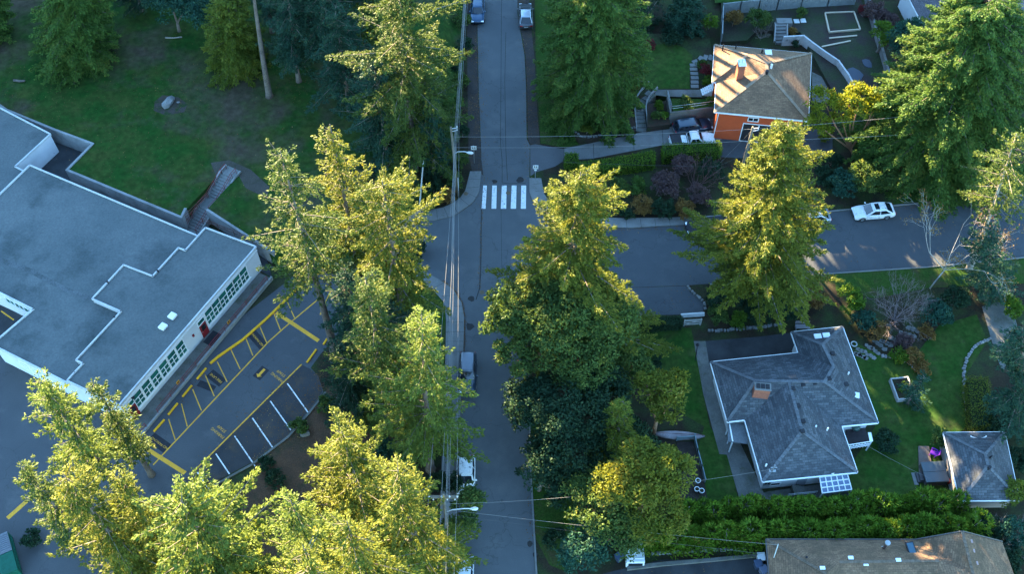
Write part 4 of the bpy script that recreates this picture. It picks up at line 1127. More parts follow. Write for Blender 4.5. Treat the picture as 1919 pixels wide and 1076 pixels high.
# ---- garden shed, tan house, far house
def simple_hip(name, label, cat, outl, z, faces, cap_lines, m, capm, wallm, ins=.35, trim=None):
    c = outl[0]; root = thing(name, label, cat, (c[0], c[1], 0))
    ro = roof_mesh('roof', faces, m, root)
    if cap_lines: caps(cap_lines, capm, ro, .26)
    eaves(root, outl, trim or TRIM, z - .09, .1, .18); soffit(root, inset(outl, .03), z - .17, TRIM)
    gable_walls(root, inset(outl, ins), -.1, z - .18, wallm)
    return root, ro
def shed():
    z = 2.5; o = PW([(1768, 811), (1883, 810), (1911, 938), (1799, 939)], z); a, b = P(1846.5, 852, 4.1), P(1851.5, 874, 4.1)
    root, ro = simple_hip('garden_shed', 'garden shed with dark blue-grey hip roof beside the hot tub', 'shed', o, z, [[o[0], o[1], a], [o[1], o[2], b, a], [o[2], o[3], b], [o[3], o[0], a, b]],
               [(o[0], a), (o[1], a), (o[2], b), (o[3], b), (a, b)], SH_GREY, SH_RIDGE, plain('shed_wall', (.3, .26, .24), .9))
    q = P(1834, 817, 2.9); m = MB(); m.tube([(q[0] + .75 * math.cos(t * .35), q[1] - .25 * math.sin(t * .35) , 2.85) for t in range(10)], .06, 6); m.build('roof_ornament', TRIM, root, True)
    vent(root, (1853, 878), 4.05, DARKM, .16, .3); vent(root, (1856, 858), 4.0, DARKM, .09, .35, 'vent_pipe')
shed()
def tan_house():
    z, r = 3.0, 4.9
    e = {k: P(*v, z) for k, v in dict(A=(1435, 1011.5), B=(1716, 1012), W=(1440, 1140)).items()}
    B2 = P(1716, 1012, z); G1 = P(1803, 996.5, r + .6); V = P(1760, 1052, r); R_ = P(1573, 1054.5, r); X = P(1548, 1076, r); E2 = P(1878, 1016, z + .2)
    RD_ = P(1823, 1076, r + .6); RD2 = P(1850, 1180, r + .6); E3 = P(1905, 1090, z + .2); E4 = P(1935, 1190, z + .2)
    SWc = P(1452, 1230, z); X2 = P(1545, 1130, r); S1 = P(1590, 1230, z); V2 = P(1745, 1076, r - .7); V3 = P(1700, 1230, z)
    root = thing('tan_roofed_house', 'long house with mossy tan shingle roof at the lower right edge', 'house', (e['A'][0], e['A'][1], 0))
    apex = P(1700, 1006, z)
    ro = roof_mesh('roof', [[e['A'], B2, V, R_, X], [e['A'], X, X2, SWc], [B2, G1, RD_, V], [V, RD_, RD2, V3], [G1, E2, E3, RD_], [RD_, E3, E4, RD2], [R_, V, V3, S1], [X, R_, S1, X2], [X2, S1, SWc]], SH_BROWN, root)
    caps([(e['A'], X), (R_, V), (G1, RD_), (RD_, RD2), (X, X2)], SH_BROWN_RIDGE, ro, .26)
    outl = [e['A'], B2, (G1[0] - .1, G1[1], z), E2, E4, P(1850, 1230, z), SWc]
    wl = inset(outl, .5); gable_walls(root, wl, -.1, z - .2, plain('tan_wall', (.32, .25, .2), .9))
    eb = MB(); br = plain('gutter_brown', (.06, .05, .045)); eb.beam(e['A'], B2, .1, .16); eb.beam(e['A'], SWc, .1, .16); eb.beam(B2, G1, .1, .16); eb.beam(G1, E2, .1, .16); eb.build('gutter', br, root, True)
    gb = MB(); gb.poly([(B2[0], B2[1] - .5, z - .2), (E2[0], E2[1] - .5, z - .2), (G1[0], G1[1] - .5, r + .4)]); gb.build('gable', plain('tan_wall', (.32, .25, .2), .9), root, True)
    q = P(1657, 1027, 3.9); m = MB(); m.tube([(q[0], q[1], 3.3), (q[0], q[1], 4.9)], .13, 10); fo = m.build('flue_pipe', plain('flue_brown', (.12, .07, .06), .5), root, True)
    MB().cyl(q, .24, 4.9, 5.06, 10).build('cap', STEEL, fo, True); MB().cyl(q, .26, 3.5, 3.62, 10).build('flashing', STEEL, fo, True)
    q = P(1707, 1030, 4.0); s = MB().box((q[0], q[1], 4.08), (.75, 1.3, .14), .12); so = s.build('skylight', DARKM, root, True, bevel=.02); MB().box((q[0], q[1], 4.16), (.55, 1.05, .03), .12).build('pane', plain('glass_blue', (.02, .07, .11), .1, spec=.8), so, True)
    q = P(1717, 1071, 4.5); MB().box((q[0], q[1], 4.5), (.75, .5, .14)).build('skylight', plain('glass_blue2', (.05, .14, .3), .15), root, True, bevel=.02)
    for px, zz in (((1594, 1047), 4.75), ((1622, 1059), 4.7), ((1541, 1066), 4.7), ((1683, 1051), 4.85)): q = P(*px, zz); MB().box((q[0], q[1], zz + .08), (.45, .32, .16)).build('roof_vent', TRIM, root, True, bevel=.03)
    for px, zz in (((1819, 1016), 5.0), ((1823, 1034), 5.0), ((1829, 1057), 5.0)): q = P(*px, zz); MB().box((q[0], q[1], zz + .05), (.3, .32, .2)).build('roof_vent', plain('vent_pink', (.35, .22, .2)), root, True, bevel=.03)
    q = P(1456, 1025, 3.8); m = MB(); m.tube([(q[0] - .3, q[1] - .9, 3.1), (q[0], q[1], 4.4)], .05, 6); m.build('service_mast', STEEL, root, True)
    vent(root, (1510.5, 1047), 4.0, DARKM, .1, .3, 'vent_pipe')
    mo = MB(); rs = random.Random(8)
    pts = [(1690, 1014), (1715, 1012), (1728, 1022), (1745, 1036), (1760, 1050), (1752, 1048), (1735, 1036), (1722, 1027), (1700, 1022), (1685, 1020)]
tan_house()
def far_house():
    z, r = 3.4, 6.0
    o = [P(1690, -30, z), P(1739, 64, z), P(1960, 50, z), P(1930, -40, z)]; a, b = P(1780, 0, r), P(1890, -6, r)
    root, ro = simple_hip('mauve_roofed_house', 'house with purple-grey shingle roof and red chimney at the upper right edge', 'house', o, z, [[o[0], o[1], a], [o[1], o[2], b, a], [o[2], o[3], b], [o[3], o[0], a, b]],
                  [(o[1], a), (a, b)], SH_MAUVE, SH_RIDGE, STUCCO)
    q = P(1784, 12, 6.0); m = MB().box((q[0], q[1], 6.0), (.8, .8, 2.2)); co = m.build('chimney', BRICK, root, True); MB().box((q[0], q[1], 7.15), (.95, .95, .12)).build('cap', CONC, co, True)
far_house()
# ------------------------------------------------------------------ vehicles
TYRE = plain('tyre', (.018, .018, .02), .8)
RIM = plain('rim_alloy', (.35, .36, .38), .35, .7)
CGLASS = plain('car_glass', (.012, .016, .022), .05, spec=.9)
LAMPW = plain('lamp_clear', (.75, .77, .8), .1, spec=.8)
LAMPR = plain('lamp_red', (.35, .01, .012), .2)
PLATE = plain('number_plate', (.6, .6, .62), .5)
def paint(n, c, met=.25): return plain('paint_' + n, c, .28, met, .5, .6, .03)
def loft(mb, secs, mi=0):
    """secs: list of equal-length rings"""
    n = len(secs[0]); v = [p for s in secs for p in s]; f = []
    for i in range(len(secs) - 1):
        for k in range(n):
            f.append((i * n + k, i * n + (k + 1) % n, (i + 1) * n + (k + 1) % n, (i + 1) * n + k))
    f.append(tuple(range(n))[::-1]); f.append(tuple(range((len(secs) - 1) * n, len(secs) * n)))
    return mb.add(v, f, mi)
CARS = {
    'sedan': dict(L=4.75, W=1.84, H=1.45, belt=.92, hood=.86, boot=.98, b0=-2.08, b1=1.15, t0=-1.12, t1=.22, nose=.62),
    'hatch': dict(L=4.3, W=1.8, H=1.48, belt=.94, hood=.88, boot=1.0, b0=-2.02, b1=1.0, t0=-1.5, t1=.25, nose=.62),
    'wagon': dict(L=4.75, W=1.86, H=1.62, belt=1.0, hood=.98, boot=1.05, b0=-2.25, b1=1.0, t0=-1.95, t1=.25, nose=.7),
    'pickup': dict(L=5.5, W=1.95, H=1.82, belt=1.15, hood=1.12, boot=1.12, b0=-.55, b1=1.25, t0=-.35, t1=.6, nose=.85)}
def car(kind, pm, label, px, head, cat='car', name='parked_car', group=None, sunroof=False, bedcover=None, roof_mat=None, z=0.0):
    k = CARS[kind]; L, W, H = k['L'], k['W'], k['H']; h = L / 2; w2 = W / 2
    c = P(px[0], px[1], z + .7)
    root = thing(name, label, cat, (c[0], c[1], z), head, group)
    def ring(x, wf, zb, zt, cr=.12):
        w = w2 * wf
        return [(x, -w * .9, zb), (x, -w, zb + .14), (x, -w, zt - cr), (x, -w * .94, zt - cr * .25), (x, -w * .62, zt), (x, w * .62, zt), (x, w * .94, zt - cr * .25), (x, w, zt - cr), (x, w, zb + .14), (x, w * .9, zb)]
    b = MB()
    loft(b, [ring(-h, .80, .42, k['boot'] - .24), ring(-h + .10, .92, .28, k['boot'] - .06), ring(-h + .45, .985, .22, k['boot']), ring(-h * .45, 1, .2, k['belt'] + .02), ring(h * .3, 1, .2, k['belt']),
              ring(h - .85, .985, .2, k['hood'] - .02), ring(h - .35, .95, .22, k['nose'] + .14), ring(h - .08, .86, .26, k['nose']), ring(h, .70, .36, k['nose'] - .14)])
    b.build('body', pm, root, smooth=True, bevel=.02, seg=1)
    # cabin: pillars and roof in paint, panes just proud of it
    wb, wt = w2 * .93, w2 * .70
    zb, zt = k['belt'] - .03, H
    xs = [(k['b0'], k['t0']), (k['b1'], k['t1'])]
    def cab(f, x0, x1):  # point at height fraction f, between back (0) and front (1)
        zz = zb + (zt - zb) * f; return zz, wb + (wt - wb) * f
    cb = MB(); rings = []
    for f in (0, .8, .94, 1.0):
        zz, ww = cab(f, 0, 0)
        if f == 1.0: ww -= .10
        xb = k['b0'] + (k['t0'] - k['b0']) * f + (.12 if f == 1.0 else 0); xf = k['b1'] + (k['t1'] - k['b1']) * f - (.12 if f == 1.0 else 0)
        xm = (xb + xf) / 2
        rings.append([(xb, -ww * .94, zz), (xm, -ww, zz), (xf, -ww * .94, zz), (xf + .05 * (1 - f), 0, zz), (xf, ww * .94, zz), (xm, ww, zz), (xb, ww * .94, zz), (xb - .05 * (1 - f), 0, zz)])
    loft(cb, rings)
    cb.build('cabin', roof_mat or pm, root, smooth=True, bevel=.015, seg=1)
    def lerp(a, b, t): return a + (b - a) * t
    def pane(nm, pts, off):
        o = Vector(off); return MB().poly([Vector(p) + o for p in pts]).build(nm, CGLASS, root)
    f0, f1 = .10, .86
    def corner(x_b, x_t, f): return lerp(x_b, x_t, f)
    for nm, xb, xt, sg in (('windshield', k['b1'], k['t1'], 1), ('rear_window', k['b0'], k['t0'], -1)):
        pts = []
        for f, s in ((f0, -1), (f0, 0), (f0, 1), (f1, 1), (f1, 0), (f1, -1)):
            zz, ww = cab(f, 0, 0); ww *= .94
            pts.append((lerp(xb, xt, f) + (sg * .05 * (1 - f) if s == 0 else 0), s * (ww - .07), zz))
        pane(nm, pts, (sg * .022, 0, .014))
    for sg in (-1, 1):
        for a, bq in (((.05, .47), 0), ((.52, .93), 1)):
            pts = []
            for f, t in ((f0 + .03, a[0]), (f0 + .03, a[1]), (f1, a[1]), (f1, a[0])):
                zz, ww = cab(f, 0, 0); x0 = lerp(k['b0'], k['t0'], f) + .1; x1 = lerp(k['b1'], k['t1'], f) - .1
                bow = 1 - .06 * abs(2 * t - 1)
                pts.append((lerp(x0, x1, t), sg * (ww * bow + .012), zz))
            pane('side_window', pts, (0, sg * .012, .006))
    if sunroof:
        MB().box((k['t1'] - .42, 0, H + .004), (.5, .82, .02)).build('sunroof', CGLASS, root)
    # wheels
    r = .33 if kind != 'pickup' else .39
    for x in (-h + .98, h - .92):
        for sg in (-1, 1):
            y = sg * (w2 - .1)
            wo = MB().tube([(x, y - .11, r), (x, y - .09, r), (x, y + .09, r), (x, y + .11, r)], [r * .88, r, r, r * .88], 18).build('wheel', TYRE, root, smooth=False)
            m = MB(); m.tube([(x, y + sg * .085, r), (x, y + sg * .122, r)], [r * .64, r * .56], 14); m.build('rim', RIM, wo)
            a = MB(); a.tube([(x, sg * (w2 - .012), r + .02), (x, sg * (w2 + .004), r + .02)], [r * 1.16, r * 1.16], 18)
            a.build('wheel_arch', plain('arch_black', (.02, .02, .022), .8), root)
    for sg in (-1, 1):
        MB().box((h - .2, sg * w2 * .68, k['nose'] - .02), (.34, .36, .13), 0, 0, .25).build('headlight', LAMPW, root, bevel=.03)
        MB().box((-h + .09, sg * w2 * .70, k['boot'] - .2), (.16, .36, .15)).build('tail_light', LAMPR, root, bevel=.03)
        MB().box((k['b1'] - .38, sg * (w2 + .09), k['belt'] + .08), (.16, .2, .13)).build('mirror', pm, root, bevel=.03)
    MB().box((h - .02, 0, .48), (.05, .9, .16)).build('grille', DARKM, root, bevel=.02)
    MB().box((-h + .01, 0, .62), (.03, .52, .13)).build('number_plate', PLATE, root)
    hb = MB()
    for sg in (-1, 1):
        for x in (-.25, .75 if kind != 'pickup' else .3): hb.box((x - .35, sg * (w2 + .008), k['belt'] - .14), (.18, .03, .04))
    hb.build('door_handle', pm, root)
    if kind == 'pickup':
        m = MB(); x0, x1 = -h + .14, k['b0'] - .08
        m.box(((x0 + x1) / 2, 0, k['boot'] + .02), (x1 - x0, W * .93, .05)); m.build('bed_cover' if bedcover else 'bed', bedcover or DARKM, root)
        m = MB()
        for sg in (-1, 1): m.box(((x0 + x1) / 2, sg * w2 * .91, k['boot'] + .03), (x1 - x0, .12, .12))
        m.build('bed_rail', DARKM, root, bevel=.02)
    return root
WHITE = paint('white', (.72, .73, .75), 0); NAVY = paint('navy', (.012, .03, .055)); BLUE = paint('blue', (.012, .05, .11)); BLACK = paint('black', (.012, .013, .016)); GREYC = paint('grey', (.06, .065, .075)); SILVER = paint('silver', (.42, .45, .5), .5); PEARL = paint('pearl', (.55, .56, .58), .1)
def cars():
    GL = 'cars parked along the street'
    D = R(-90); U = R(90)
    def hd(a, b): p, q = P(*a), P(*b); return math.atan2(q[1] - p[1], q[0] - p[0])
    car('sedan', BLUE, 'dark blue sedan facing the viewer on the far left verge of the street', (895, 17), hd((897, -40), (895, 60)), group=GL)
    car('sedan', GREYC, 'dark grey sedan with red tail lights on the far right side of the street', (985, 27), hd((986, 60), (982, -40)), group=GL, roof_mat=SILVER)
    car('wagon', NAVY, 'dark navy wagon on the concrete drive of the orange house', (1298, 236), hd((1265, 241), (1335, 230)), sunroof=False)
    car('pickup', WHITE, 'white pickup with dark open bed behind the clipped hedge', (1297, 264), hd((1260, 268), (1335, 262)), 'pickup', 'pickup_truck')
    car('sedan', WHITE, 'white sedan with black sunroof parked on the side road', (1637, 395), hd((1682, 391), (1597, 398)), group=GL, sunroof=True)
    car('sedan', SILVER, 'silver car half hidden by the great fir on the side road', (1517, 406), hd((1580, 400), (1500, 407)), group=GL)
    car('wagon', BLACK, 'black car behind the fir at the pavement of the side road', (1325, 424), hd((1370, 421), (1297, 427)), group=GL)
    car('wagon', NAVY, 'dark blue wagon with grey roof under the fir branches at the left kerb', (876, 699), hd((883, 660), (880, 760)), group=GL, roof_mat=paint('slate', (.10, .12, .15)))
    car('hatch', WHITE, 'white hatchback beside the laurel near the crossarm pole', (873, 892), hd((874, 850), (872, 950)), group=GL)
    car('hatch', PEARL, 'pearl white car cut by the bottom edge of the photo', (869, 1083), hd((870, 1040), (867, 1140)), group=GL)
cars()
# ------------------------------------------------------------------ street furniture
WOODP = mat('pole_wood', (.20, .17, .13), (.13, .115, .09), 1.5, .95, .3, 8, obj=True)
WIRE = plain('wire_grey', (.2, .195, .19), .7)
WIRED = plain('wire_dark', (.05, .055, .06), .6)
LAMPG = plain('lamp_grey', (.6, .62, .64), .4)
def utility_pole(base, top, label, arms=0, lamp=None, zb=0, trans=False):
    b = Vector(P(*base, zb)); h = height_for(base, top[1], zb); t = Vector(P(*top, zb + h)) - b
    root = thing('utility_pole', label, 'power pole', tuple(b), 0)
    MB().tube([(0, 0, -.3), t * .5, t], [.19, .16, .12], 10).build('pole', WOODP, root, smooth=True)
    if arms:
        a = MB()
        for i, dz in enumerate((-.35, -.75)[:arms]):
            p = t + Vector((0, -.16 + .3 * i, dz)); a.beam(p - Vector((1.3, 0, 0)), p + Vector((1.3, 0, 0)), .14, .16)
        a.build('crossarm', WOODP, root)
        s = MB()
        for x in (-1.2, -.1, .55, 1.2):
            p = t + Vector((x, -.16, -.25)); s.tube([p, p + Vector((0, 0, .14)), p + Vector((0, 0, .28))], [.06, .09, .04], 8)
        s.build('insulator', LAMPG, root)
        c = MB()
        for x in (-.9, .3, .95): p = t + Vector((x, .1, -1.0)); c.tube([p, p - Vector((0, 0, .35))], .07, 8)
        c.build('cutout', LAMPG, root)
    else:
        a = MB(); p = t + Vector((0, 0, -.25)); a.beam(p, p + Vector((.65, 0, .12)), .07, .07); a.beam(p - Vector((0, 0, .4)), p + Vector((.65, 0, -.25)), .06, .06)
        a.build('bracket', LAMPG, root)
        s = MB()
        for q in (p + Vector((.65, 0, .2)), p + Vector((.65, 0, -.2))): s.tube([q, q + Vector((0, 0, .22))], [.07, .05], 8)
        s.build('insulator', LAMPG, root)
    if lamp:
        q = t * lamp[0]; e = Vector(lamp[1])
        m = MB(); m.tube([q, q + Vector((e.x * .3, e.y * .3, .5)), q + Vector((e.x * .75, e.y * .75, .62)), q + Vector((e.x, e.y, .55))], .045, 7); ar = m.build('lamp_arm', LAMPG, root, smooth=True)
        hd = MB(); c = q + Vector((e.x, e.y, .5)); d = Vector((e.x, e.y, 0)).normalized()
        hd.tube([c - d * .15, c + d * .1, c + d * .42, c + d * .6], [.06, .15, .17, .07], 10); hd.build('lamp_head', LAMPG, root, smooth=True)
    g = MB(); g.tube([(.13, -.1, 1.0), (.13, -.1, 3.2)], .04, 5); g.build('guard', LAMPG, root)
    return b, b + t
A0, A1 = utility_pole((858, 366), (845, 238), 'weathered power pole with street lamp beside the crosswalk sign', 0, (.62, (1.6, -.2)))
bq = P(830, 927, 11.2)
_b = proj((bq[0], bq[1], 0)); 
B0, B1 = utility_pole(_b, (830, 927), 'power pole with double crossarm and street lamp at the bottom of the street', 2, (.66, (2.3, .1)))
cq = P(1411, 238, 9.5); _c = proj((cq[0], cq[1], 0))
C0, C1 = utility_pole(_c, (1411, 238), 'power pole in front of the orange house behind the great fir', 0)
def wire(name, pts, r, m, label, sag=.4, group='overhead lines'):
    pts = [Vector(p) for p in pts]; out = []
    for a, b in zip(pts, pts[1:]):
        n = 10
        for i in range(n + (b is pts[-1])):
            t = i / n; q = a.lerp(b, t); q.z -= sag * 4 * t * (1 - t); out.append(q)
    o = MB().tube(out, r * .5, 5).build(name, m); tag(o, label, 'wire', group); return o
NP = Vector(P(873, -160, 10.5))     # next pole lies beyond the frame
for i, (dx, dxb, zz, r) in enumerate(((.62, -1.2, 0, .035), (.70, -.1, -.05, .035), (.52, .55, -.1, .03), (.85, 1.2, -.2, .03))):
    a = A1 + Vector((dx, 0, -.05 - .1 * i)); b = B1 + Vector((dxb, -.16, .05))
    wire('power_line', [NP + Vector((dx, 0, zz)), a, b, b + Vector((-.6 + .1 * i, -30, -.5))], r, WIRE,
         ['outermost left power line running to the left end of the crossarm', 'power line meeting the middle of the crossarm at the pole', 'power line right of the pole on the crossarm', 'power line running to the right end of the crossarm'][i])
for i, dz in enumerate((2.2, 2.6, 3.1)):
    wire('cable', [NP + Vector((.25 + .1 * i, 0, -dz)), A1 + Vector((.22 + .06 * i, 0, -dz)), B1 + Vector((.15 + .05 * i, 0, -dz)), B1 + Vector((-.2, -30, -dz))], .05 - .008 * i, WIRE,
         ['thick communication cable along the street, uppermost of the three', 'communication cable along the street, middle of the three', 'communication cable along the street, lowest of the three'][i])
wire('power_line', [A1 + Vector((.1, 0, -1.5)), C1 + Vector((0, 0, -.3)), P(1925, 191, 9.5), P(2200, 158, 9.5)], .03, WIRE, 'upper line from the weathered pole across to the orange house pole and the right edge')
wire('power_line', [A1 + Vector((.1, 0, -3.2)), C1 + Vector((0, 0, -2.2)), P(1925, 235, 8.5), P(2200, 205, 8.5)], .03, WIRE, 'lower line from the weathered pole past the orange house to the right edge')
wire('guy_wire', [A1 + Vector((0, 0, -4.6)), P(1340, 312, 6), C1 + Vector((0, 0, -4))], .018, WIRED, 'thin dark cable across the street above the crosswalk', .3)
wire('guy_wire', [C1 + Vector((0, 0, -.5)), P(1330, 325, .3)], .02, WIRE, 'slanting guy wire of the pole by the orange house', .02)
wire('service_line', [B1 + Vector((.1, 0, -3.2)), P(1456, 1022, 4.3)], .022, WIRE, 'upper service line from the crossarm pole to the tan-roofed house', .35)
wire('service_line', [B1 + Vector((.1, 0, -4.2)), P(1440, 1040, 3.4)], .02, WIRED, 'lower service line from the crossarm pole to the tan-roofed house', .3)
wire('service_line', [B1 + Vector((.1, 0, -2.0)), P(1090, 930, 6), P(1448, 880, 4.4)], .022, WIRE, 'service line from the crossarm pole over the street to the grey-roofed house', .3)
wire('clothes_line', [P(1629, 838, 2), P(1742, 897, 2.0)], .02, WIRE, 'clothes line from the white deck railing to the hot tub', .15)
def school_sign(base, top, label, plate=False, zb=0):
    b = P(*base, zb); h = height_for(base, top[1], zb)
    root = thing('crossing_sign', label, 'sign', b, 0, 'pedestrian crossing signs')
    MB().tube([(0, 0, -.1), (0, 0, h)], .04, 8).build('post', STEEL, root)
    t = R(-32); yo = -.06
    f = MB(); f.box((0, yo, h - .32), (.66, .03, .66)); po = f.build('sign_plate', plain('sign_white', (.8, .8, .8), .5), root, bevel=.01)
    m = MB(); y = yo - .02
    m.box((0, y, h - .03), (.62, .012, .02)); m.box((0, y, h - .61), (.62, .012, .02)); m.box((-.31, y, h - .32), (.02, .012, .6)); m.box((.31, y, h - .32), (.02, .012, .6))
    for x in (-.11, .13):   # two walking figures
        m.tube([(x, y, h - .13), (x, y - .012, h - .13)], .05, 10)
        m.add([(x - .05, y - .008, h - .2), (x + .05, y - .008, h - .2), (x + .045, y - .008, h - .36), (x - .045, y - .008, h - .36)], [(0, 1, 2, 3)])
        m.beam((x - .02, y - .008, h - .35), (x - .1, y - .008, h - .54), .05, .01); m.beam((x + .02, y - .008, h - .35), (x + .09, y - .008, h - .54), .05, .01)
        m.beam((x + .03, y - .008, h - .22), (x + .1, y - .008, h - .33), .03, .01); m.beam((x - .03, y - .008, h - .22), (x - .1, y - .008, h - .33), .03, .01)
    m.build('pictogram', TARP, po)
    if plate: MB().box((0, yo, h - .82), (.3, .03, .24)).build('small_plate', plain('sign_white', (.8, .8, .8), .5), root)
    return root
school_sign((889, 306), (887, 273), 'black and white walking figures sign left of the street beside the lamp pole')
school_sign((1003, 336), (1002, 309), 'black and white walking figures sign right of the street by the corner pavement', True)
def thin_pole(base, top, label, head=False):
    b = Vector(P(*base)); h = height_for(base, top[1]); t = Vector(P(*top, h)) - b
    root = thing('metal_pole', label, 'pole', tuple(b)); MB().tube([(0, 0, -.1), t], [.09, .07], 8).build('pole', LAMPG, root)
    MB().cyl(t, .1, t.z, t.z + .1, 8).build('cap', STEEL, root)
thin_pole((786, 388), (793, 303), 'thin grey metal pole among the bushes left of the crosswalk')
# ---- loose things
def rock(px, r, label, seed=0, zb=0, m=None, sq=(1, .7, .6), name='boulder', cat='rock', group=None, rz=0):
    rs = random.Random(seed); bm = bmesh.new(); bmesh.ops.create_icosphere(bm, subdivisions=2, radius=1)
    for v in bm.verts:
        k = rs.uniform(.8, 1.15); v.co = Vector((v.co.x * sq[0], v.co.y * sq[1], v.co.z * sq[2])) * r * k
    me = bpy.data.meshes.new(name); bm.to_mesh(me); bm.free(); me.materials.append(m or STONE)
    c = P(px[0], px[1], zb); o = bpy.data.objects.new(name, me); COL.objects.link(o); o.location = (c[0], c[1], zb + r * sq[2] * .4); o.rotation_euler = (0, 0, rz)
    return tag(o, label, cat, group)
STONE = mat('stone_pale', (.22, .215, .21), (.15, .145, .145), 1.5, .9, .25, 8, bump=.4, obj=True)
STONE_D = mat('stone_grey', (.19, .185, .18), (.11, .11, .105), 1.5, .9, .3, 8, bump=.4, obj=True)
rock((316, 195), .95, 'pale pointed boulder on the bare patch of the school field', 3, FZ, sq=(.55, 1.1, .6), rz=-.5)
rock((334, 192), .2, 'small pale stone beside the big boulder on the field', 4, FZ)
rock((571, 814), .55, 'rounded grey rock on the slope below the staff stalls', 5, 0, STONE_D)
rock((640, 745), .5, 'grey rock beside the footpath under the firs', 6, 0, STONE_D)
rock((664, 742), .35, 'small pale rock by the footpath under the firs', 7)
def log(a, b, r, label, z=0, m=None, cat='log', name='fallen_log'):
    o = MB().tube([P(*a, z + r), P((a[0] + b[0]) / 2, (a[1] + b[1]) / 2 + 1, z + r * 1.3), P(*b, z + r)], [r, r * .95, r * .8], 8).build(name, m or BARK_PALE, smooth=True); tag(o, label, cat)
log((310, 70), (341, 69), .1, 'pale fallen log below the round holly on the field', FZ)
log((26, 150), (47, 151), .16, 'dark log lying on the grass at the left edge of the field', FZ, BARK)
# rubble walls: the stones of one wall are its pattern
def rubble(pts, h, label, m=None, z=0, wd=.35, st=.32, name='stone_wall', cat='wall'):
    rs = random.Random(int(pts[0][0])); mb = MB()
    P3 = [Vector(P(x, y, z)) for x, y in pts]
    for a, b in zip(P3, P3[1:]):
        n = max(1, int((b - a).length / st)); d = (b - a).normalized()
        for i in range(n):
            for lv in range(max(1, int(h / .28))):
                p = a.lerp(b, (i + .5 + (lv % 2) * .3) / n) + Vector((rs.uniform(-.06, .06), rs.uniform(-.06, .06), .14 + lv * .27))
                s = rs.uniform(.7, 1.05)
                mb.box(p, (st * .98 * s, wd * rs.uniform(.7, 1), .3 * rs.uniform(.75, 1)), math.atan2(d.y, d.x) + rs.uniform(-.25, .25))
    o = mb.build(name, m or STONE_D, bevel=.05); return tag(o, label, cat)
rubble([(1074, 236), (1078, 254), (1088, 264), (1110, 264), (1150, 255), (1190, 246)], .85, 'mossy rubble wall along the concrete drive of the orange house')
rubble([(1213, 240), (1235, 238), (1256, 233)], .85, 'rubble wall right of the curved garden steps')
rubble([(1326, 622), (1360, 620), (1420, 615), (1470, 608)], .5, 'low rubble wall above the patio of the grey-roofed house', STONE_D)
rubble([(1287, 537), (1298, 550), (1318, 566), (1322, 582)], .35, 'low stone edging beside the asphalt drive apron', STONE_D)
rubble([(1806, 705), (1806, 690), (1812, 672), (1822, 655), (1838, 643), (1858, 636)], .25, 'curved edging of pale stones on the right lawn', STONE, name='stone_edging', cat='edging')
rubble([(1806, 705), (1807, 740), (1813, 780), (1818, 800)], .25, 'straight edging of stones beside the yellow-green hedge', STONE, name='stone_edging', cat='edging')
rubble([(1650, 668), (1685, 672), (1705, 682), (1722, 700), (1726, 715)], .3, 'curved rockery edging around the left garden lawn', STONE, name='stone_edging', cat='edging')
rubble([(1220, 1040), (1300, 1034), (1400, 1030)], .3, 'row of stones along the drive of the tan-roofed house', STONE, name='stone_edging', cat='edging')
# flagstones
fs = MB(); rs = random.Random(2)
for row, (a, b, n) in enumerate([((1600, 660), (1625, 672), 5), ((1606, 652), (1640, 672), 6), ((1622, 644), (1650, 664), 5), ((1634, 636), (1660, 656), 4), ((1648, 636), (1672, 648), 4), ((1668, 632), (1694, 644), 4), ((1684, 622), (1716, 632), 4), ((1700, 612), (1722, 622), 3)]):
    for i in range(n):
        t = (i + .5) / n; c = P(a[0] + (b[0] - a[0]) * t + rs.uniform(-1, 1), a[1] + (b[1] - a[1]) * t + rs.uniform(-1, 1), .07); r = rs.uniform(.24, .34)
        fs.prism([(c[0] + r * math.cos(k * 1.257 + row) * rs.uniform(.8, 1.25), c[1] + r * .9 * math.sin(k * 1.257 + row) * rs.uniform(.8, 1.2)) for k in range(5)], .0, .08)
tag(fs.build('flagstone_path', STONE_D), kind='structure')
# curved garden steps and slab path by the orange house
def garden_steps():
    c = P(1200, 240); root = thing('garden_steps', 'dark curved garden steps rising from the drive of the orange house', 'steps', (c[0], c[1], 0))
    arc = [(1202, 246), (1202, 238), (1201, 230), (1200, 222), (1199, 215), (1199, 208), (1200, 201), (1203, 194), (1208, 187), (1215, 180), (1222, 174)]
    mb = MB()
    for i, (a, b) in enumerate(zip(arc, arc[1:])):
        z = .1 + i * .105; p, q = Vector(P(*a, z)), Vector(P(*b, z)); d = (q - p); d.z = 0
        m = (p + q) / 2; mb.box((m.x, m.y, z / 2 + .02), (d.length * 1.12, 1.2, z + .1), math.atan2(d.y, d.x))
    mb.build('step', CONC_DK, root, True)
    w_ = MB()
    for off in (-.68, .68):
        pts = []
        for i, a in enumerate(arc):
            j = min(i, len(arc) - 2); p, q = Vector(P(*arc[j])), Vector(P(*arc[j + 1])); d = (q - p).normalized(); s = Vector((-d.y, d.x, 0))
            o = Vector(P(*a)) + s * off; pts.append((o.x, o.y, .35 + i * .1))
        for a, b in zip(pts, pts[1:]): w_.beam(a, b, .14, .5)
    w_.build('side_wall', WALLC, root, True)
garden_steps()
sp = MB()
for a in [(1332, 107, 1), (1322, 107, 1), (1312, 109, .8), (1304, 114, .4), (1300, 121, .1), (1300, 129, 0), (1301, 137, 0), (1302, 145, 0), (1302, 153, 0), (1302, 161, 0)]:
    c = P(a[0], a[1], TZ + .1); sp.box((c[0], c[1], TZ + .06), (.95, .55, .1), a[2] * 1.2)
tag(sp.build('slab_path', CONC), kind='structure')
sheet('path', PW([(1226, 168), (1315, 168), (1315, 182), (1250, 181), (1228, 178)], TZ), TZ + .03, CONC_DK)
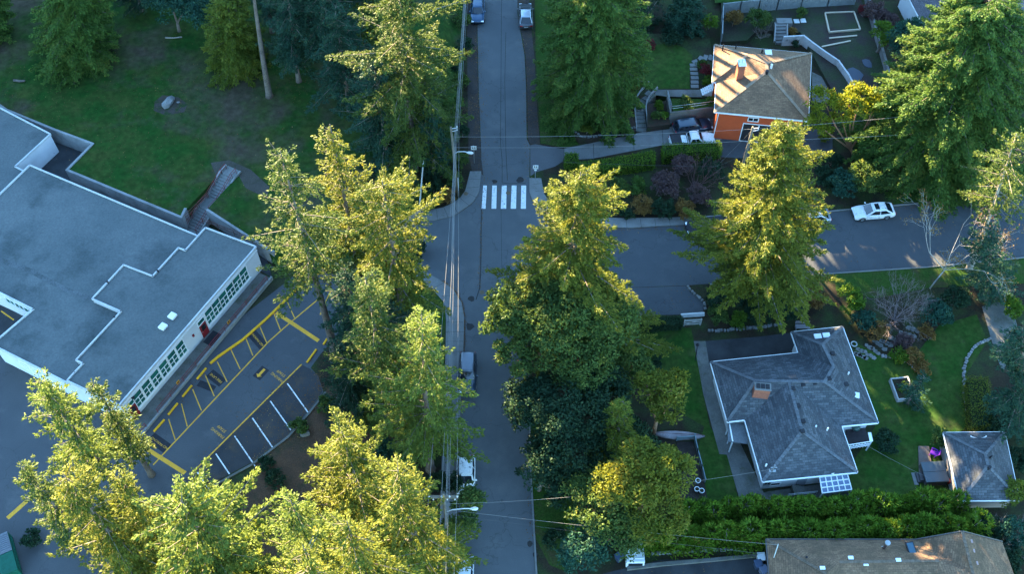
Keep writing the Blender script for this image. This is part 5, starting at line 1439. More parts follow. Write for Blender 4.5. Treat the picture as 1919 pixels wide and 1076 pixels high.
step_wall('retaining_wall', PW([(1257, 212), (1300, 207), (1340, 201)], 1.9), 2.05, -.1, .2, 'dark concrete retaining wall behind the navy wagon', CONC_DK)
step_wall('retaining_wall', PW([(1251, 182), (1257, 211)], 1.9), 2.05, -.1, .2, 'short concrete retaining wall beside the planted terrace', CONC_DK)
rail('railing', [P(1250, 178, 2.0), P(1258, 208, 2.0), P(1300, 203, 2.0), P(1338, 198, 2.0)], None, 'thin metal railing round the small lawn terrace beside the orange house', STEEL, .8, .025, 1.6)
ws = thing('white_steps', 'white timber steps at the left wall of the orange house', 'steps', (*P(1325, 168)[:2], 0)); m = MB()
for i in range(7):
    c = P(1316 + i * 3.4, 172 - i * 1.3, 1.2 + i * .16); m.box((c[0], c[1], .6 + i * .1), (.2, 1.1, 1.2 + i * .2), .12)
m.build('step', TRIM, ws, True); m = MB(); a, b = P(1315, 178, 1.4), P(1338, 170, 2.4); m.beam((a[0], a[1], 1.9), (b[0], b[1], 3.0), .08, .08); m.build('handrail', TRIM, ws, True)
# fences
def board_fence(pts, h, label, m, z=0, wd=.12, cat='fence', name='board_fence', steps=True, group=None):
    P3 = [Vector(P(x, y, z)) for x, y in pts]; c = P3[0]
    root = thing(name, label, cat, tuple(c), 0, group)
    b = MB(); po = MB()
    for a, e in zip(P3, P3[1:]):
        n = max(1, int((e - a).length / 2.4)); d = (e - a) / n
        for i in range(n):
            p, q = a + d * i, a + d * (i + 1); k = int(d.length / .3)
            for j in range(k):
                u, v = p + d * (j / k), p + d * ((j + .94) / k); b.beam((u.x, u.y, z + h / 2), (v.x, v.y, z + h / 2), wd * .35, h)
            b.beam((p.x, p.y, z + h + .03), (q.x, q.y, z + h + .03), wd, .06)
            po.box((p.x, p.y, z + h / 2 + .06), (.12, .12, h + .12))
        po.box((e.x, e.y, z + h / 2 + .06), (.12, .12, h + .12))
    b.build('board_panel', m, root, True); po.build('post', m, root, True)
    return root
FG = mat('fence_grey', (.24, .26, .26), (.18, .195, .2), 1, .9, .15, 8)
board_fence([(1352, 28), (1385, 24), (1420, 21), (1455, 18), (1500, 14), (1550, 11), (1600, 8)], 1.9, 'grey board fence across the top of the vegetable garden', FG, .6)
board_fence([(1352, 28), (1351, 55), (1350, 82)], 1.7, 'grey fence running down to the corner of the orange house', FG, .6)
board_fence([(1618, -10), (1626, 30), (1636, 70), (1650, 115), (1662, 160), (1672, 200)], 1.5, 'weathered fence along the right side of the vegetable garden', mat('fence_weathered', (.20, .185, .175), (.14, .13, .125), 1, .9, .2, 8), .2, .3)
board_fence([(1132, 1024), (1200, 1023), (1290, 1021), (1380, 1018), (1450, 1016)], 1.5, 'orange-brown cedar fence between hedge and tan-roofed house', mat('fence_cedar', (.32, .14, .07), (.24, .11, .06), 1.2, .85, .2, 8), 0)
board_fence([(1300, 822), (1306, 850), (1314, 880), (1320, 905)], .8, 'low grey-blue board edging right of the vegetable bed', plain('board_blue', (.16, .21, .23), .9), 0, .08)
board_fence([(1268, 826), (1300, 824)], .7, 'short grey board edging below the upturned canoe', plain('board_blue', (.16, .21, .23), .9), 0, .08)
def white_wall():
    top = [(1470, 68), (1507, 66), (1522, 78), (1548, 97), (1572, 113), (1590, 138), (1606, 166)]
    step_wall('retaining_wall', PW(top, BACKZ + .9), BACKZ + .9, -.1, .22, 'curving pale concrete wall behind the orange house', mat('wall_pale', (.48, .47, .47), (.38, .375, .38), .8, .9, .15, 8, c3=(.25, .24, .23), s3=.8))
white_wall()
gs = thing('garden_stairs', 'pale concrete stairs in the vegetable garden behind the orange house', 'stairs', (*P(1463, 70)[:2], 0)); m = MB()
for i in range(6):
    c = P(1464 - i * .3, 76 - i * 6.3, .3 + i * .17); m.box((c[0], c[1], .15 + i * .085), (1.5, .75, .3 + i * .17), .03)
c = P(1470, 38, 1.3); m.box((c[0], c[1], .65), (2.0, 1.0, 1.3)); m.build('step', CONC, gs, True)
m = MB(); m.beam(P(1451, 78, .9), P(1453, 46, 1.7), .14, .5); m.beam(P(1475, 76, .9), P(1475, 46, 1.7), .14, .5); m.build('side_wall', WALLC, gs, True)
TIMB = plain('timber_new', (.48, .38, .28), .85)
def frame_bed(pts, z, label, w_=.16, soil=None):
    c = P(*pts[0], z); root = thing('raised_bed', label, 'garden bed', (c[0], c[1], 0)); m = MB(); n = len(pts)
    for i in range(n): m.beam(P(*pts[i], z + .12), P(*pts[(i + 1) % n], z + .12), w_, .26)
    m.build('timber_edge', TIMB, root, True)
    s = MB(); s.poly(PW(pts, z + .1)); s.build('soil', soil or MATS['veg_soil'], root, True)
frame_bed([(1546, 24), (1600, 22), (1612, 55), (1554, 60)], BACKZ, 'timber framed empty bed in the vegetable garden')
for a, b, l in (((1554, 71), (1606, 66), 'longer loose timber plank below the framed bed'), ((1540, 87), (1594, 76), 'shorter loose timber plank on the vegetable garden soil')):
    o = MB().beam(P(*a, BACKZ + .1), P(*b, BACKZ + .1), .2, .1).build('timber_plank', TIMB); tag(o, l, 'plank')
for px, l in (((1493, 39), 'left of two pale paving slabs by the garden stairs'), ((1505, 38), 'right of two pale paving slabs by the garden stairs')):
    c = P(*px, BACKZ + .1); o = MB().box((c[0], c[1], BACKZ + .1), (.7, .75, .1), .05).build('paving_slab', plain('slab_pale', (.6, .6, .6), .8), bevel=.02); tag(o, l, 'slab', 'pale paving slabs')
for px, l, rz, s in (((1602, 140), 'larger black plastic sheet on the vegetable garden soil', -.4, (1.9, 2.6)), ((1625, 118), 'smaller black plastic sheet on the vegetable garden soil', .2, (1.2, 1.8))):
    c = P(*px, BACKZ + .04); mb = MB(); rs = random.Random(px[0])
    mb.prism([(c[0] + s[0] * math.cos(k * .785) * rs.uniform(.4, .62), c[1] + s[1] * math.sin(k * .785) * rs.uniform(.4, .62)) for k in range(8)], BACKZ - .05, BACKZ + .05)
    tag(mb.build('plastic_sheet', plain('plastic_navy', (.03, .04, .065), .6)), l, 'sheet', 'weed sheets')
for i, px in enumerate([(1546, 130), (1552, 134), (1549, 139), (1557, 140), (1563, 143), (1568, 146)]):
    rock(px, .34 + .05 * (i % 3), ['pale stone highest in the row of boulders below the curving wall', 'rounded stone second in the row below the curving wall', 'low flat stone on the left of the row below the curving wall', 'wide stone in the middle of the row below the curving wall', 'dark stone next to the last in the row below the curving wall', 'stone nearest the golden arbutus in the row below the curving wall'][i], 40 + i, 0, STONE if i < 4 else STONE_D, group='stones below the curving wall')
# gates, bench, lamp post, tyre ring
def gate(a, b, h, label, m, z=0):
    p, q = Vector(P(*a, z)), Vector(P(*b, z)); root = thing('wooden_gate', label, 'gate', tuple(p))
    po = MB(); po.box((p.x, p.y, h / 2), (.14, .14, h + .1)); po.box((q.x, q.y, h / 2), (.14, .14, h + .1)); po.build('post', m, root, True)
    r = MB()
    for k in (.2, .5, .8, 1): r.beam((p.x, p.y, h * k), (q.x, q.y, h * k), .05, .1)
    r.beam((p.x, p.y, h * .15), (q.x, q.y, h * .95), .05, .08); r.build('rail', m, root, True)
gate((1281, 611), (1312, 609), 1.1, 'weathered bar gate at the end of the asphalt apron', plain('gate_grey', (.3, .29, .27), .9))
gate((1866, 561), (1893, 556), 1.3, 'brown garden gate at the head of the right driveway', plain('gate_brown', (.14, .115, .09), .9))
m = MB(); c = P(1297, 587, .3); m.beam(P(1276, 590, .35), P(1320, 587, .35), .18, .18); m.beam(P(1276, 594, .15), P(1320, 591, .15), .18, .2)
tag(m.build('timber_barrier', plain('beam_white', (.5, .5, .5), .8)), 'pale double timber beam across the asphalt apron', 'barrier')
bn = thing('garden_bench', 'grey garden bench against the planting behind the grey-roofed house', 'bench', (*P(1504, 612)[:2], 0)); gm = plain('bench_grey', (.24, .23, .25), .85)
c = P(1504, 612, .45); m = MB()
for i in range(4): m.box((c[0], c[1] - .2 + i * .14, .45), (1.5, .11, .05))
m.build('seat', gm, bn, True); m = MB()
for i in range(3): m.box((c[0], c[1] + .36, .6 + i * .14), (1.5, .04, .1))
m.build('backrest', gm, bn, True)
for sx in (-.65, .65):
    m = MB(); m.box((c[0] + sx, c[1], .22), (.08, .5, .44)); m.build('leg', gm, bn, True)
lp = thing('lamp_post', 'black garden lamp post leaning beside the concrete path', 'lamp post', P(1303, 676, 0)); t = Vector(P(1307, 648, 2.4)) - Vector(P(1303, 676, 0))
MB().tube([(0, 0, 0), t], .05, 7).build('post', DARKM, lp); MB().tube([t - Vector((0, 0, .1)), t + Vector((0, 0, .15)), t + Vector((0, 0, .45))], [.1, .2, .05], 8).build('lantern', DARKM, lp)
c = P(1600.5, 645, .1); m = MB(); m.tube([(c[0] + .3 * math.cos(k * .5236), c[1] + .3 * math.sin(k * .5236), .12) for k in range(13)], .07, 6); tag(m.build('hose_ring', plain('hose_pale', (.35, .36, .36))), 'coiled pale hose beside the flagstone path', 'hose')
def planter(px):
    c = P(*px, .3); root = thing('planter_box', 'grey rectangular planter box with dark soil on the lawn', 'planter', (c[0], c[1], 0), .12); g = plain('planter_grey', (.33, .32, .31), .9); m = MB()
    for x, y, sx, sy in ((0, 1.2, 1.9, .14), (0, -1.2, 1.9, .14), (.9, 0, .14, 2.3), (-.9, 0, .14, 2.3)): m.box((x, y, .3), (sx, sy, .6))
    m.build('side', g, root, bevel=.02); MB().box((0, 0, .25), (1.7, 2.3, .46)).build('soil', SOIL, root)
    r = np.random.default_rng(3); V = clump_leaves(np.array([[.3, .5, .55], [-.3, -.2, .55], [.4, -.7, .6], [.1, .1, .55]]), np.array([.3, .25, .35, .22]), r, 40, .16, .1); link('seedlings', arr_mesh('seedlings', V, len(V) // 4, LEAF_LIME), None, root)
planter((1691, 730))
def canoe():
    c = P(1272, 814, .4); root = thing('canoe', 'upturned weathered canoe lying above the vegetable bed', 'boat', (c[0], c[1], 0), -.06); secs = []
    for i in range(13):
        t = -1 + i / 6; wd = .46 * (1 - abs(t) ** 2.4) + .015; hh = .42 * (1 - .25 * abs(t) ** 3)
        secs.append([(t * 2.6, wd * math.cos(a), .05 + hh * math.sin(a)) for a in [math.pi * k / 8 for k in range(9)]])
    m = MB(); loft(m, secs); m.build('hull', mat('canoe_hull', (.34, .30, .32), (.22, .17, .17), 1.2, .6, .25, 5, obj=True), root, smooth=True)
    k = MB(); k.tube([(-2.5, 0, .42), (0, 0, .5), (2.5, 0, .42)], .03, 6); k.build('keel', plain('keel_rust', (.16, .08, .07)), root)
canoe()
sheet('vegetable_bed', PW([(1268, 830), (1299, 828), (1320, 905), (1328, 950), (1275, 950), (1270, 900)]), .06, mat('bed_dark', (.03, .024, .022), (.045, .035, .03), .6, .95, .4, 7, c3=(.06, .05, .04), s3=1.2))
for px, l in (((1308, 902), 'white flower pot highest of three by the vegetable bed'), ((1306, 918), 'white flower pot left of three by the vegetable bed'), ((1315, 921), 'white flower pot right of three by the vegetable bed')):
    c = P(*px, .3); root = thing('flower_pot', l, 'pot', (c[0], c[1], 0), 0, 'white pots by the vegetable bed')
    MB().tube([(0, 0, 0), (0, 0, .38), (0, 0, .42)], [.17, .25, .27], 12).build('pot', TRIM, root); MB().tube([(0, 0, .42), (0, 0, .425)], .2, 10).build('soil', SOIL, root)
# hot tub, deck, chair
sheet('deck', PW([(1720, 838), (1740, 838), (1748, 895), (1722, 895)]), .18, mat('deck_wood', (.15, .115, .10), (.11, .085, .075), 2, .85, .2, 8), thick=.2)
def hot_tub():
    c = P(1752, 885, .9); root = thing('hot_tub', 'square hot tub with dark blue-grey cover beside the shed', 'hot tub', (c[0], c[1], 0), .05)
    MB().box((0, 0, .42), (2.1, 2.1, .84)).build('cabinet', plain('tub_side', (.05, .045, .05), .7), root, bevel=.06)
    for y in (-.54, .54): MB().box((0, y, .91), (2.25, 1.06, .13)).build('cover', plain('tub_cover', (.055, .075, .09), .45), root, bevel=.04)
    st = MB(); st.box((-1.35, -.2, .15), (.55, 1.0, .3)); st.box((-1.25, -.2, .4), (.32, .9, .2)); st.build('step', plain('tub_side', (.05, .045, .05), .7), root, bevel=.03)
    MB().box((-1.75, -.25, .05), (.4, 1.3, .1)).build('step_slab', CONC, root)
hot_tub()
def chair(px):
    c = P(*px, .3); root = thing('garden_chair', 'purple plastic garden chair beside the hot tub', 'chair', (c[0], c[1], .18), R(150)); m = plain('plastic_purple', (.13, .02, .32), .5, spec=.2)
    MB().box((0, 0, .36), (.6, .55, .05), tilt=.12).build('seat', m, root, bevel=.02)
    b = MB()
    for i in range(5): b.beam((-.3, -.24 + i * .12, .34), (-.52, -.27 + i * .135, .95), .1, .03)
    b.build('backrest', m, root)
    for s in (-1, 1):
        MB().box((.02, s * .33, .56), (.6, .1, .04)).build('armrest', m, root)
        for x in (.25, -.25): MB().beam((x, s * .29, 0), (x, s * .33, .56), .07, .06).build('leg', m, root)
chair((1748, 851))
# barbecue on the deck
c = P(1603, 803, 1.4); bb = thing('barbecue', 'round dark green covered barbecue on the deck', 'barbecue', (c[0], c[1], 1.0)); MB().tube([(0, 0, .35), (0, 0, .6), (0, 0, .8), (0, 0, .9)], [.3, .45, .4, .1], 14).build('lid', plain('bbq_green', (.02, .06, .05), .35), bb, smooth=True)
for k in range(3): MB().tube([(.3 * math.cos(k * 2.1), .3 * math.sin(k * 2.1), 0), (.2 * math.cos(k * 2.1), .2 * math.sin(k * 2.1), .45)], .03, 5).build('leg', DARKM, bb)
c = P(1764, 903, .5); tag(MB().box((c[0] + .75, c[1], .5), (.25, .4, .5), .1).build('fuel_can', plain('can_red', (.5, .03, .02), .4), bevel=.04), 'small red can between hot tub and shed', 'can')
# lower right drive: white truck canopy, bins
def canopy():
    c = P(1189, 1038, .6); root = thing('truck_canopy', 'white truck canopy standing among leaves beside the lower drive', 'canopy', (c[0], c[1], 0), .02); m = plain('canopy_white', (.62, .64, .66), .5)
    mb = MB(); loft(mb, [[(-.85, y * 1.0, 0), (-.85, y * .9, 1.0)] [::1] + [(-.85, -y * .9, 1.0), (-.85, -y, 0)] for y in (-1.1,)] + [[(.85, -1.1, 0), (.85, -.99, 1.0), (.85, .99, 1.0), (.85, 1.1, 0)]]); mb.build('shell', m, root, bevel=.06)
    MB().box((0, -1.09, .55), (1.3, .05, .45)).build('window', CGLASS, root); MB().box((0, -.62, 1.02), (1.6, .05, .05)).build('ridge', m, root)
canopy()
for i, (px, col, l, n) in enumerate((((1425, 1047), (.5, .52, .56), 'white-lidded recycling tub beside the tan-roofed house', 'recycling_tub'), ((1420, 1060), (.03, .05, .10), 'dark blue wheeled bin left of the tan-roofed house', 'wheeled_bin'), ((1430, 1071), (.08, .10, .16), 'grey-blue wheeled bin nearest the bottom edge', 'wheeled_bin'), ((1160, 1046), (.03, .05, .09), 'dark blue bin in the leaves left of the truck canopy', 'wheeled_bin'))):
    c = P(*px, .5); root = thing(n, l, 'bin', (c[0], c[1], 0), .2 * i); m = plain('bin_%s' % ('white', 'navy', 'slate', 'ink')[i], col, .5)
    b = MB(); loft(b, [[(-.24, -.26, z), (.24, -.26, z), (.24, .26, z), (-.24, .26, z)] if z < .5 else [(-.32, -.34, z), (.32, -.34, z), (.32, .34, z), (-.32, .34, z)] for z in (0, .95)]); b.build('body', m, root, bevel=.03)
    MB().box((0, 0, .98), (.72, .76, .08)).build('lid', plain('lid_%d' % i, [min(1, x * 1.3) for x in col], .5), root, bevel=.03)
def plants():
    # ---- firs
    F = dict(shape=.72)
    fir_at((627, 656), (525, 282), 4.8, .4, FIR, 'tall ragged fir with bare grey trunk beside the yellow speed bump', 1, shape=.55, rag=.6, dens=.65, droop=.25)
    fir_top((618, 233), 29, 4.0, .3, FIR_WARM, 'slim golden-topped fir at the edge of the school field', 2, shape=.6, rag=.5, dens=.9)
    fir_top((716, 338), 27, 6.0, .28, FIR_WARM, 'broad round-topped fir over the mouth of the school drive', 3, shape=.42, rag=.45)
    fir_top((684, 520), 26, 5.0, .12, FIR, 'dense fir between the yellow speed bump and the curved pavement', 4, shape=.55, rag=.4)
    fir_at((807, 880), (790, 592), 5.7, .2, FIR_PALE, 'pale fir leaning over the dark blue wagon at the kerb', 5, shape=.62, rag=.4, droop=.2)
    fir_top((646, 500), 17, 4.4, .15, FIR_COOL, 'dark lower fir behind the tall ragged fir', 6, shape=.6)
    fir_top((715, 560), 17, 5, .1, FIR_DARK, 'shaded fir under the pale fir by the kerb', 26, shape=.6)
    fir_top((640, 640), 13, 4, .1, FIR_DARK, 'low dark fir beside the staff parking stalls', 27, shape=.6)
    fir_top((72, 712), 24, 3.9, .3, FIR_PALE, 'fir at the corner of the white school by the red door', 7, shape=.6, rag=.45)
    fir_top((172, 716), 18, 2.5, .25, FIR, 'slender dark fir against the school wall', 8, shape=.7)
    fir_top((118, 888), 25, 5.2, .1, FIR_WARM, 'golden fir over the yellow bar of the school yard', 9, shape=.55, rag=.45)
    fir_top((222, 892), 22, 3.6, .15, FIR_WARM, 'narrow fir at the lower end of the parking lot', 10, shape=.6)
    fir_top((38, 872), 17, 3.0, .1, FIR, 'small fir at the left edge of the school yard', 11, shape=.6)
    fir_top((338, 938), 25, 6.8, .1, FIR_PALE, 'big bright yellow-green fir at the foot of the parking lot', 12, shape=.42, rag=.35, elev=(35, 0), card=.26, wid=.12)
    fir_top((640, 808), 23, 5.0, .3, FIR_WARM, 'open golden fir above the slope below the staff stalls', 13, shape=.5, rag=.45)
    fir_top((745, 878), 26, 6.2, .12, FIR_WARM, 'wide golden fir beside the crossarm power pole', 14, shape=.62, rag=.35)
    fir_top((545, 940), 23, 4.4, .12, FIR_PALE, 'bushy fir right of the big bright fir', 15, shape=.5)
    fir_top((650, 978), 27, 4.8, .2, FIR_WARM, 'fir with bare bleached limbs at the bottom edge', 16, shape=.5, rag=.5, dens=.75)
    fir_top((570, 1030), 27, 4.6, .2, FIR_WARM, 'dead-limbed fir cut by the bottom edge', 17, shape=.5, rag=.5, dens=.6)
    # far side of the field
    fir_at((780, 334), (729, -120), 7.6, .18, FIR, 'tallest fir beside the power lines with long bare trunk', 18, shape=.5, rag=.5, droop=.25, dens=1.15)
    fir_top((700, 110), 19, 5.4, .08, FIR_COOL, 'dark blue-green fir at the foot of the tallest fir', 19, shape=.6, droop=.2)
    fir_top((800, 165), 15, 3.4, .08, FIR_COOL, 'small dark fir next to the power line', 20, shape=.6)
    fir_at((505, 180), (455, -160), 4.0, .72, FIR_COOL, 'fir with a long bare trunk on the school field', 21, FZ, shape=.6)
    fir_at((560, 152), (534, -60), 5.2, .25, FIR_COOL, 'blue-green fir behind the bare trunk on the field', 22, FZ, shape=.6)
    fir_at((620, 148), (588, -160), 5.6, .24, FIR_COOL, 'fir with paired trunks at the field edge', 23, FZ, shape=.5)
    fir_at((690, 120), (655, -170), 5.0, .2, FIR, 'tall fir at the top edge beside the field', 24, FZ, shape=.55)
    fir_at((655, 205), (628, 10), 5.4, .12, FIR_COOL, 'dark blue-green fir left of the tallest fir', 50, FZ, shape=.5)
    fir_at((735, 300), (703, 110), 5.6, .08, FIR_COOL, 'dark fir directly before the tallest fir, above the ragged firs', 51, shape=.5)
    fir_at((585, 90), (560, -110), 5.6, .15, FIR_COOL, 'dark fir at the top edge behind the paired trunks', 52, FZ, shape=.5)
    fir_at((265, 20), (245, -130), 4.2, .1, FIR_DARK, 'dark fir at the top edge between the rounded cedar and the holly', 53, FZ, shape=.5)
    fir_at((510, 60), (486, -130), 4.0, .15, FIR_COOL, 'dark fir behind the long bare trunk at the top edge', 54, FZ, shape=.5)
    # right of the street
    fir_at((1405, 560), (1478, 226), 10.0, .17, FIR_WARM, 'great sunlit cone-shaped fir beside the side road', 30, shape=.88, rag=.25, droop=.16, elev=(26, 0), bottom=.25, tw=.28, step=.58, nodes=(6, 9), dens=1.7)
    fir_at((1815, 505), (1905, 250), 4.2, .5, FIR, 'leaning sparse fir at the right edge by the birch', 31, bark=BARK_PALE, trunk_r=.36, shape=.5, rag=.6, dens=.6)
    fir_top((1088, 322), 27, 8.6, .12, FIR_WARM, 'golden fir on the street corner below the crosswalk', 32, shape=.6, rag=.35, bottom=.1, dens=1.4, nodes=(4, 7))
    fir_top((1168, 752), 12.5, 4.2, .04, CEDAR_GOLD, 'small spiky spruce between the broad evergreens', 33, shape=.85, rag=.1, card=.3, droop=.3, elev=(15, -15), step=.6)
    # cedars
    C = dict(shape=.45, elev=(10, -25), droop=.1, card=.26, wid=.115, hang=.45, tufts=6, limb_mat=BARK, rag=.12, dens=1.9, var=.82, step=.42, nodes=(6, 9), bottom=.1)
    fir_at((150, 112), (132, -80), 5.7, .02, CEDAR, 'rounded green cedar on the school field', 40, FZ, name='cedar_tree', **dict(C, shape=.32))
    fir_at((-22, 70), (-30, -60), 3.6, .02, CEDAR, 'cedar at the upper left corner', 41, FZ, name='cedar_tree', **C)
    fir_at((445, 130), (425, -10), 4.4, .02, CEDAR_GOLD, 'yellow-green cedar behind the bare trunk', 42, FZ, name='cedar_tree', **C)
    fir_at((1110, 200), (1118, -60), 7.6, .02, CEDAR, 'great drooping cedar beside the curved steps', 43, name='cedar_tree', **dict(C, shape=.3))
    fir_at((1745, 300), (1856, -10), 10.6, .03, CEDAR, 'huge spreading cedar in the upper right corner', 44, name='cedar_tree', **dict(C, shape=.4))
    fir_at((1282, 62), (1286, -22), 3.0, .05, FIR_COOL, 'dark blue cypress near the grey fence', 45, name='cypress_tree', **C)
    fir_at((1215, 48), (1212, -25), 3.2, .05, FIR_DARK, 'dark conifer at the top edge beside the cypress', 46, name='fir_tree', shape=.6)
    fir_at((1900, 790), (1916, 615), 4.4, .02, FIR_COOL, 'blue-green conifer at the right edge beside the stone edging', 47, shape=.6, droop=.3)
    fir_top((1733, 705), 5.5, 1.6, .03, FIR_COOL, 'small dark conifer on the lawn beside the planter box', 48, shape=.7)
    fir_at((1845, 560), (1858, 430), 3.6, .1, FIR_COOL, 'dark fir behind the white-stemmed birch', 49, shape=.5)
    # broadleaved evergreens
    def bl(px, zc, blobs, m, label, seed, name='arbutus_tree', bark=BARK_RED, **k):
        c = P(px[0], px[1], zc)
        return broadleaf(name, c, [(x, y, zc + z, r, rz) for x, y, z, r, rz in blobs], m, label, seed, bark, **k)
    bl((1062, 605), 11, [(0, 0, 0, 5.2, 4.2), (-4.2, 1.2, .5, 3.2, 2.6), (3.4, 1, -.5, 3.4, 3), (.5, 3.4, 1, 3.6, 3), (1.5, -3, -2, 3.8, 3), (-6.3, .4, -.6, 1.7, 1.4), (-5.2, -1.2, -1.4, 1.7, 1.4), (-4.6, -2.6, -2.6, 1.9, 1.6)], LEAF, 'large arbutus overhanging the middle of the street', 60, per=90)
    bl((1243, 735), 8.5, [(0, 0, 0, 2.1, 1.7), (1.1, .6, .4, 1.4, 1.1), (-1.4, .7, .1, 1.2, 1.1), (.2, -1.4, -.7, 1.5, 1.2)], LEAF_WARM, 'bright pale-leaved tree beside the grey-roofed house', 62)
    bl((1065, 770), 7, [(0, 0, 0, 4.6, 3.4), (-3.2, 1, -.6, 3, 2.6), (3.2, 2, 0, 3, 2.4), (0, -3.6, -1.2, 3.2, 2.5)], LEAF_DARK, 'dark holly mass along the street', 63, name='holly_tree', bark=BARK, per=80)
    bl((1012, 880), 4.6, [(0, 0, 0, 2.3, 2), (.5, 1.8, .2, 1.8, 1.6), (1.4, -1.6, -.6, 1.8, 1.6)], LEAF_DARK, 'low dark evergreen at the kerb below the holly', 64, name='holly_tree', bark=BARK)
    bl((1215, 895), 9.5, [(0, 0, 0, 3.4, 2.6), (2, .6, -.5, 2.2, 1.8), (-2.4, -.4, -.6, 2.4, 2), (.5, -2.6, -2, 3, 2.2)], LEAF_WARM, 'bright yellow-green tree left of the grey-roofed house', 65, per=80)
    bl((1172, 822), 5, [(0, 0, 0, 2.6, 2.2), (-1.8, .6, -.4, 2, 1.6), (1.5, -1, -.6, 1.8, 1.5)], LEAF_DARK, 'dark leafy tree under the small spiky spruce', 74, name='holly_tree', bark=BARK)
    bl((1165, 690), 6, [(0, 0, 0, 2.6, 2), (1.4, .8, -.4, 1.8, 1.4), (-1, -1.6, -.8, 2, 1.6)], LEAF, 'leafy tree between large arbutus and pale-leaved tree', 75)
    bl((1135, 950), 6, [(0, 0, 0, 3.4, 2.6), (-1.6, 1.6, -.3, 2.2, 1.8), (1.6, -1.8, -1.4, 2.4, 2)], LEAF, 'shaded arbutus over the cedar hedge end', 66)
    bl((1100, 1020), 4, [(0, 0, 0, 2.2, 1.8), (-1, -1, -.6, 1.6, 1.4), (.8, 1.2, 0, 1.6, 1.3)], LEAF_COOL, 'glossy dark tree at the bottom of the street', 67, bark=BARK)
    bl((878, 950), 4, [(0, 0, 0, 1.5, 2.2), (.2, .9, -.4, 1.1, 1.5), (-.3, -1.1, -1, 1.2, 1.5)], LEAF, 'upright laurel beside the crossarm power pole', 68, name='laurel_tree', bark=BARK)
    b = P(1600, 290)
    def rel(px, z, r, rz): q = P(px[0], px[1], z); return (q[0] - b[0], q[1] - b[1], z, r, rz)
    broadleaf('arbutus_tree', b, [rel((1546, 192), 7.5, 1.9, 1.5), rel((1612, 188), 8, 2.2, 1.6), rel((1640, 200), 7.2, 1.6, 1.2), rel((1534, 234), 5.8, 1.5, 1.3), rel((1575, 212), 6.5, 1.4, 1.1), rel((1655, 186), 7, 1.3, 1), rel((1590, 182), 7.5, 1.3, 1)], LEAF_GOLD,
              'golden arbutus with bare orange limbs beside the orange house', 69, BARK_RED, trunk_r=.2, fork=.12)
    bl((328, 34), 4.4, [(0, 0, 0, 3, 3), (-.6, .4, 1, 2.4, 2), (1.8, 0, -.6, 2, 2)], LEAF_COOL, 'round blue-green holly at the field edge', 70, name='holly_tree', bark=BARK, zb=FZ)
    bl((395, 55), 4, [(0, 0, 0, 2.4, 2.4), (1, 1, .5, 2, 1.8)], LEAF_COOL, 'blue-green tree beside the yellow-green cedar', 71, name='holly_tree', bark=BARK, zb=FZ)
    bl((1703, 72), 5, [(0, 0, 0, 2.3, 2), (.5, .8, .6, 1.8, 1.4), (-.8, -.8, -.5, 1.6, 1.4)], LEAF_COOL, 'blue-green tree below the purple-grey roof', 72, name='olive_tree', bark=BARK)
    bl((1655, 65), 3.4, [(0, 0, 0, 1.5, 1.6), (.4, -.9, -.6, 1.2, 1.2)], LEAF_LIME, 'yellow-green shrub tree beside the garden path', 73, name='shrub_tree', bark=BARK)
plants()
def hedge_box(name, quad, h, label, m, seed, leaf=.14, wid=.09, dens=150, zb=0, cat='hedge', rough=.07):
    """clipped hedge: leafy skin over a dark twiggy core"""
    rng = np.random.default_rng(seed); q = [Vector(P(x, y, zb + h)) for x, y in quad]
    root = thing(name, label, cat, (q[0].x, q[0].y, zb))
    ctr = sum((p for p in q), Vector()) / 4
    k = MB(); k.prism([(p.x * .9 + ctr.x * .1, p.y * .9 + ctr.y * .1) for p in q], zb - .05, zb + h - .12); k.build('core', mat('hedge_core', (.015, .025, .01), None, 2, .95), root, True)
    pos, nr = [], []
    a = np.array([tuple(p) for p in q])
    def face(c0, c1, c2, c3, n, area):
        N = max(10, int(area * dens)); u, v = rng.uniform(0, 1, N), rng.uniform(0, 1, N)
        p = (c0[None] * ((1 - u) * (1 - v))[:, None] + c1[None] * (u * (1 - v))[:, None] + c2[None] * (u * v)[:, None] + c3[None] * ((1 - u) * v)[:, None])
        pos.append(p + rng.normal(0, rough, p.shape)); nr.append(np.repeat(np.array(n)[None], N, 0))
    area = abs((q[1] - q[0]).cross(q[3] - q[0]).z)
    face(a[0], a[1], a[2], a[3], (0, 0, 1), area)
    dz = np.array([0, 0, -h])
    for i in range(4):
        b0, b1 = a[i], a[(i + 1) % 4]; d = b1 - b0; n = np.array([d[1], -d[0], 0]); n /= np.linalg.norm(n)
        if n @ ((b0 + b1) / 2 - np.array(ctr)) < 0: n = -n
        face(b0, b1, b1 + dz, b0 + dz, n, np.linalg.norm(d) * h)
    pos = np.concatenate(pos); nr = np.concatenate(nr)
    ax = rng.normal(0, 1, pos.shape) + nr * .5
    V = cards(pos - np.array([q[0].x, q[0].y, zb]), ax, nr + rng.normal(0, .5, pos.shape), rng.uniform(.7, 1.3, len(pos)) * leaf, rng.uniform(.7, 1.3, len(pos)) * wid)
    link('foliage', arr_mesh('foliage', V, len(V) // 4, m), None, root)
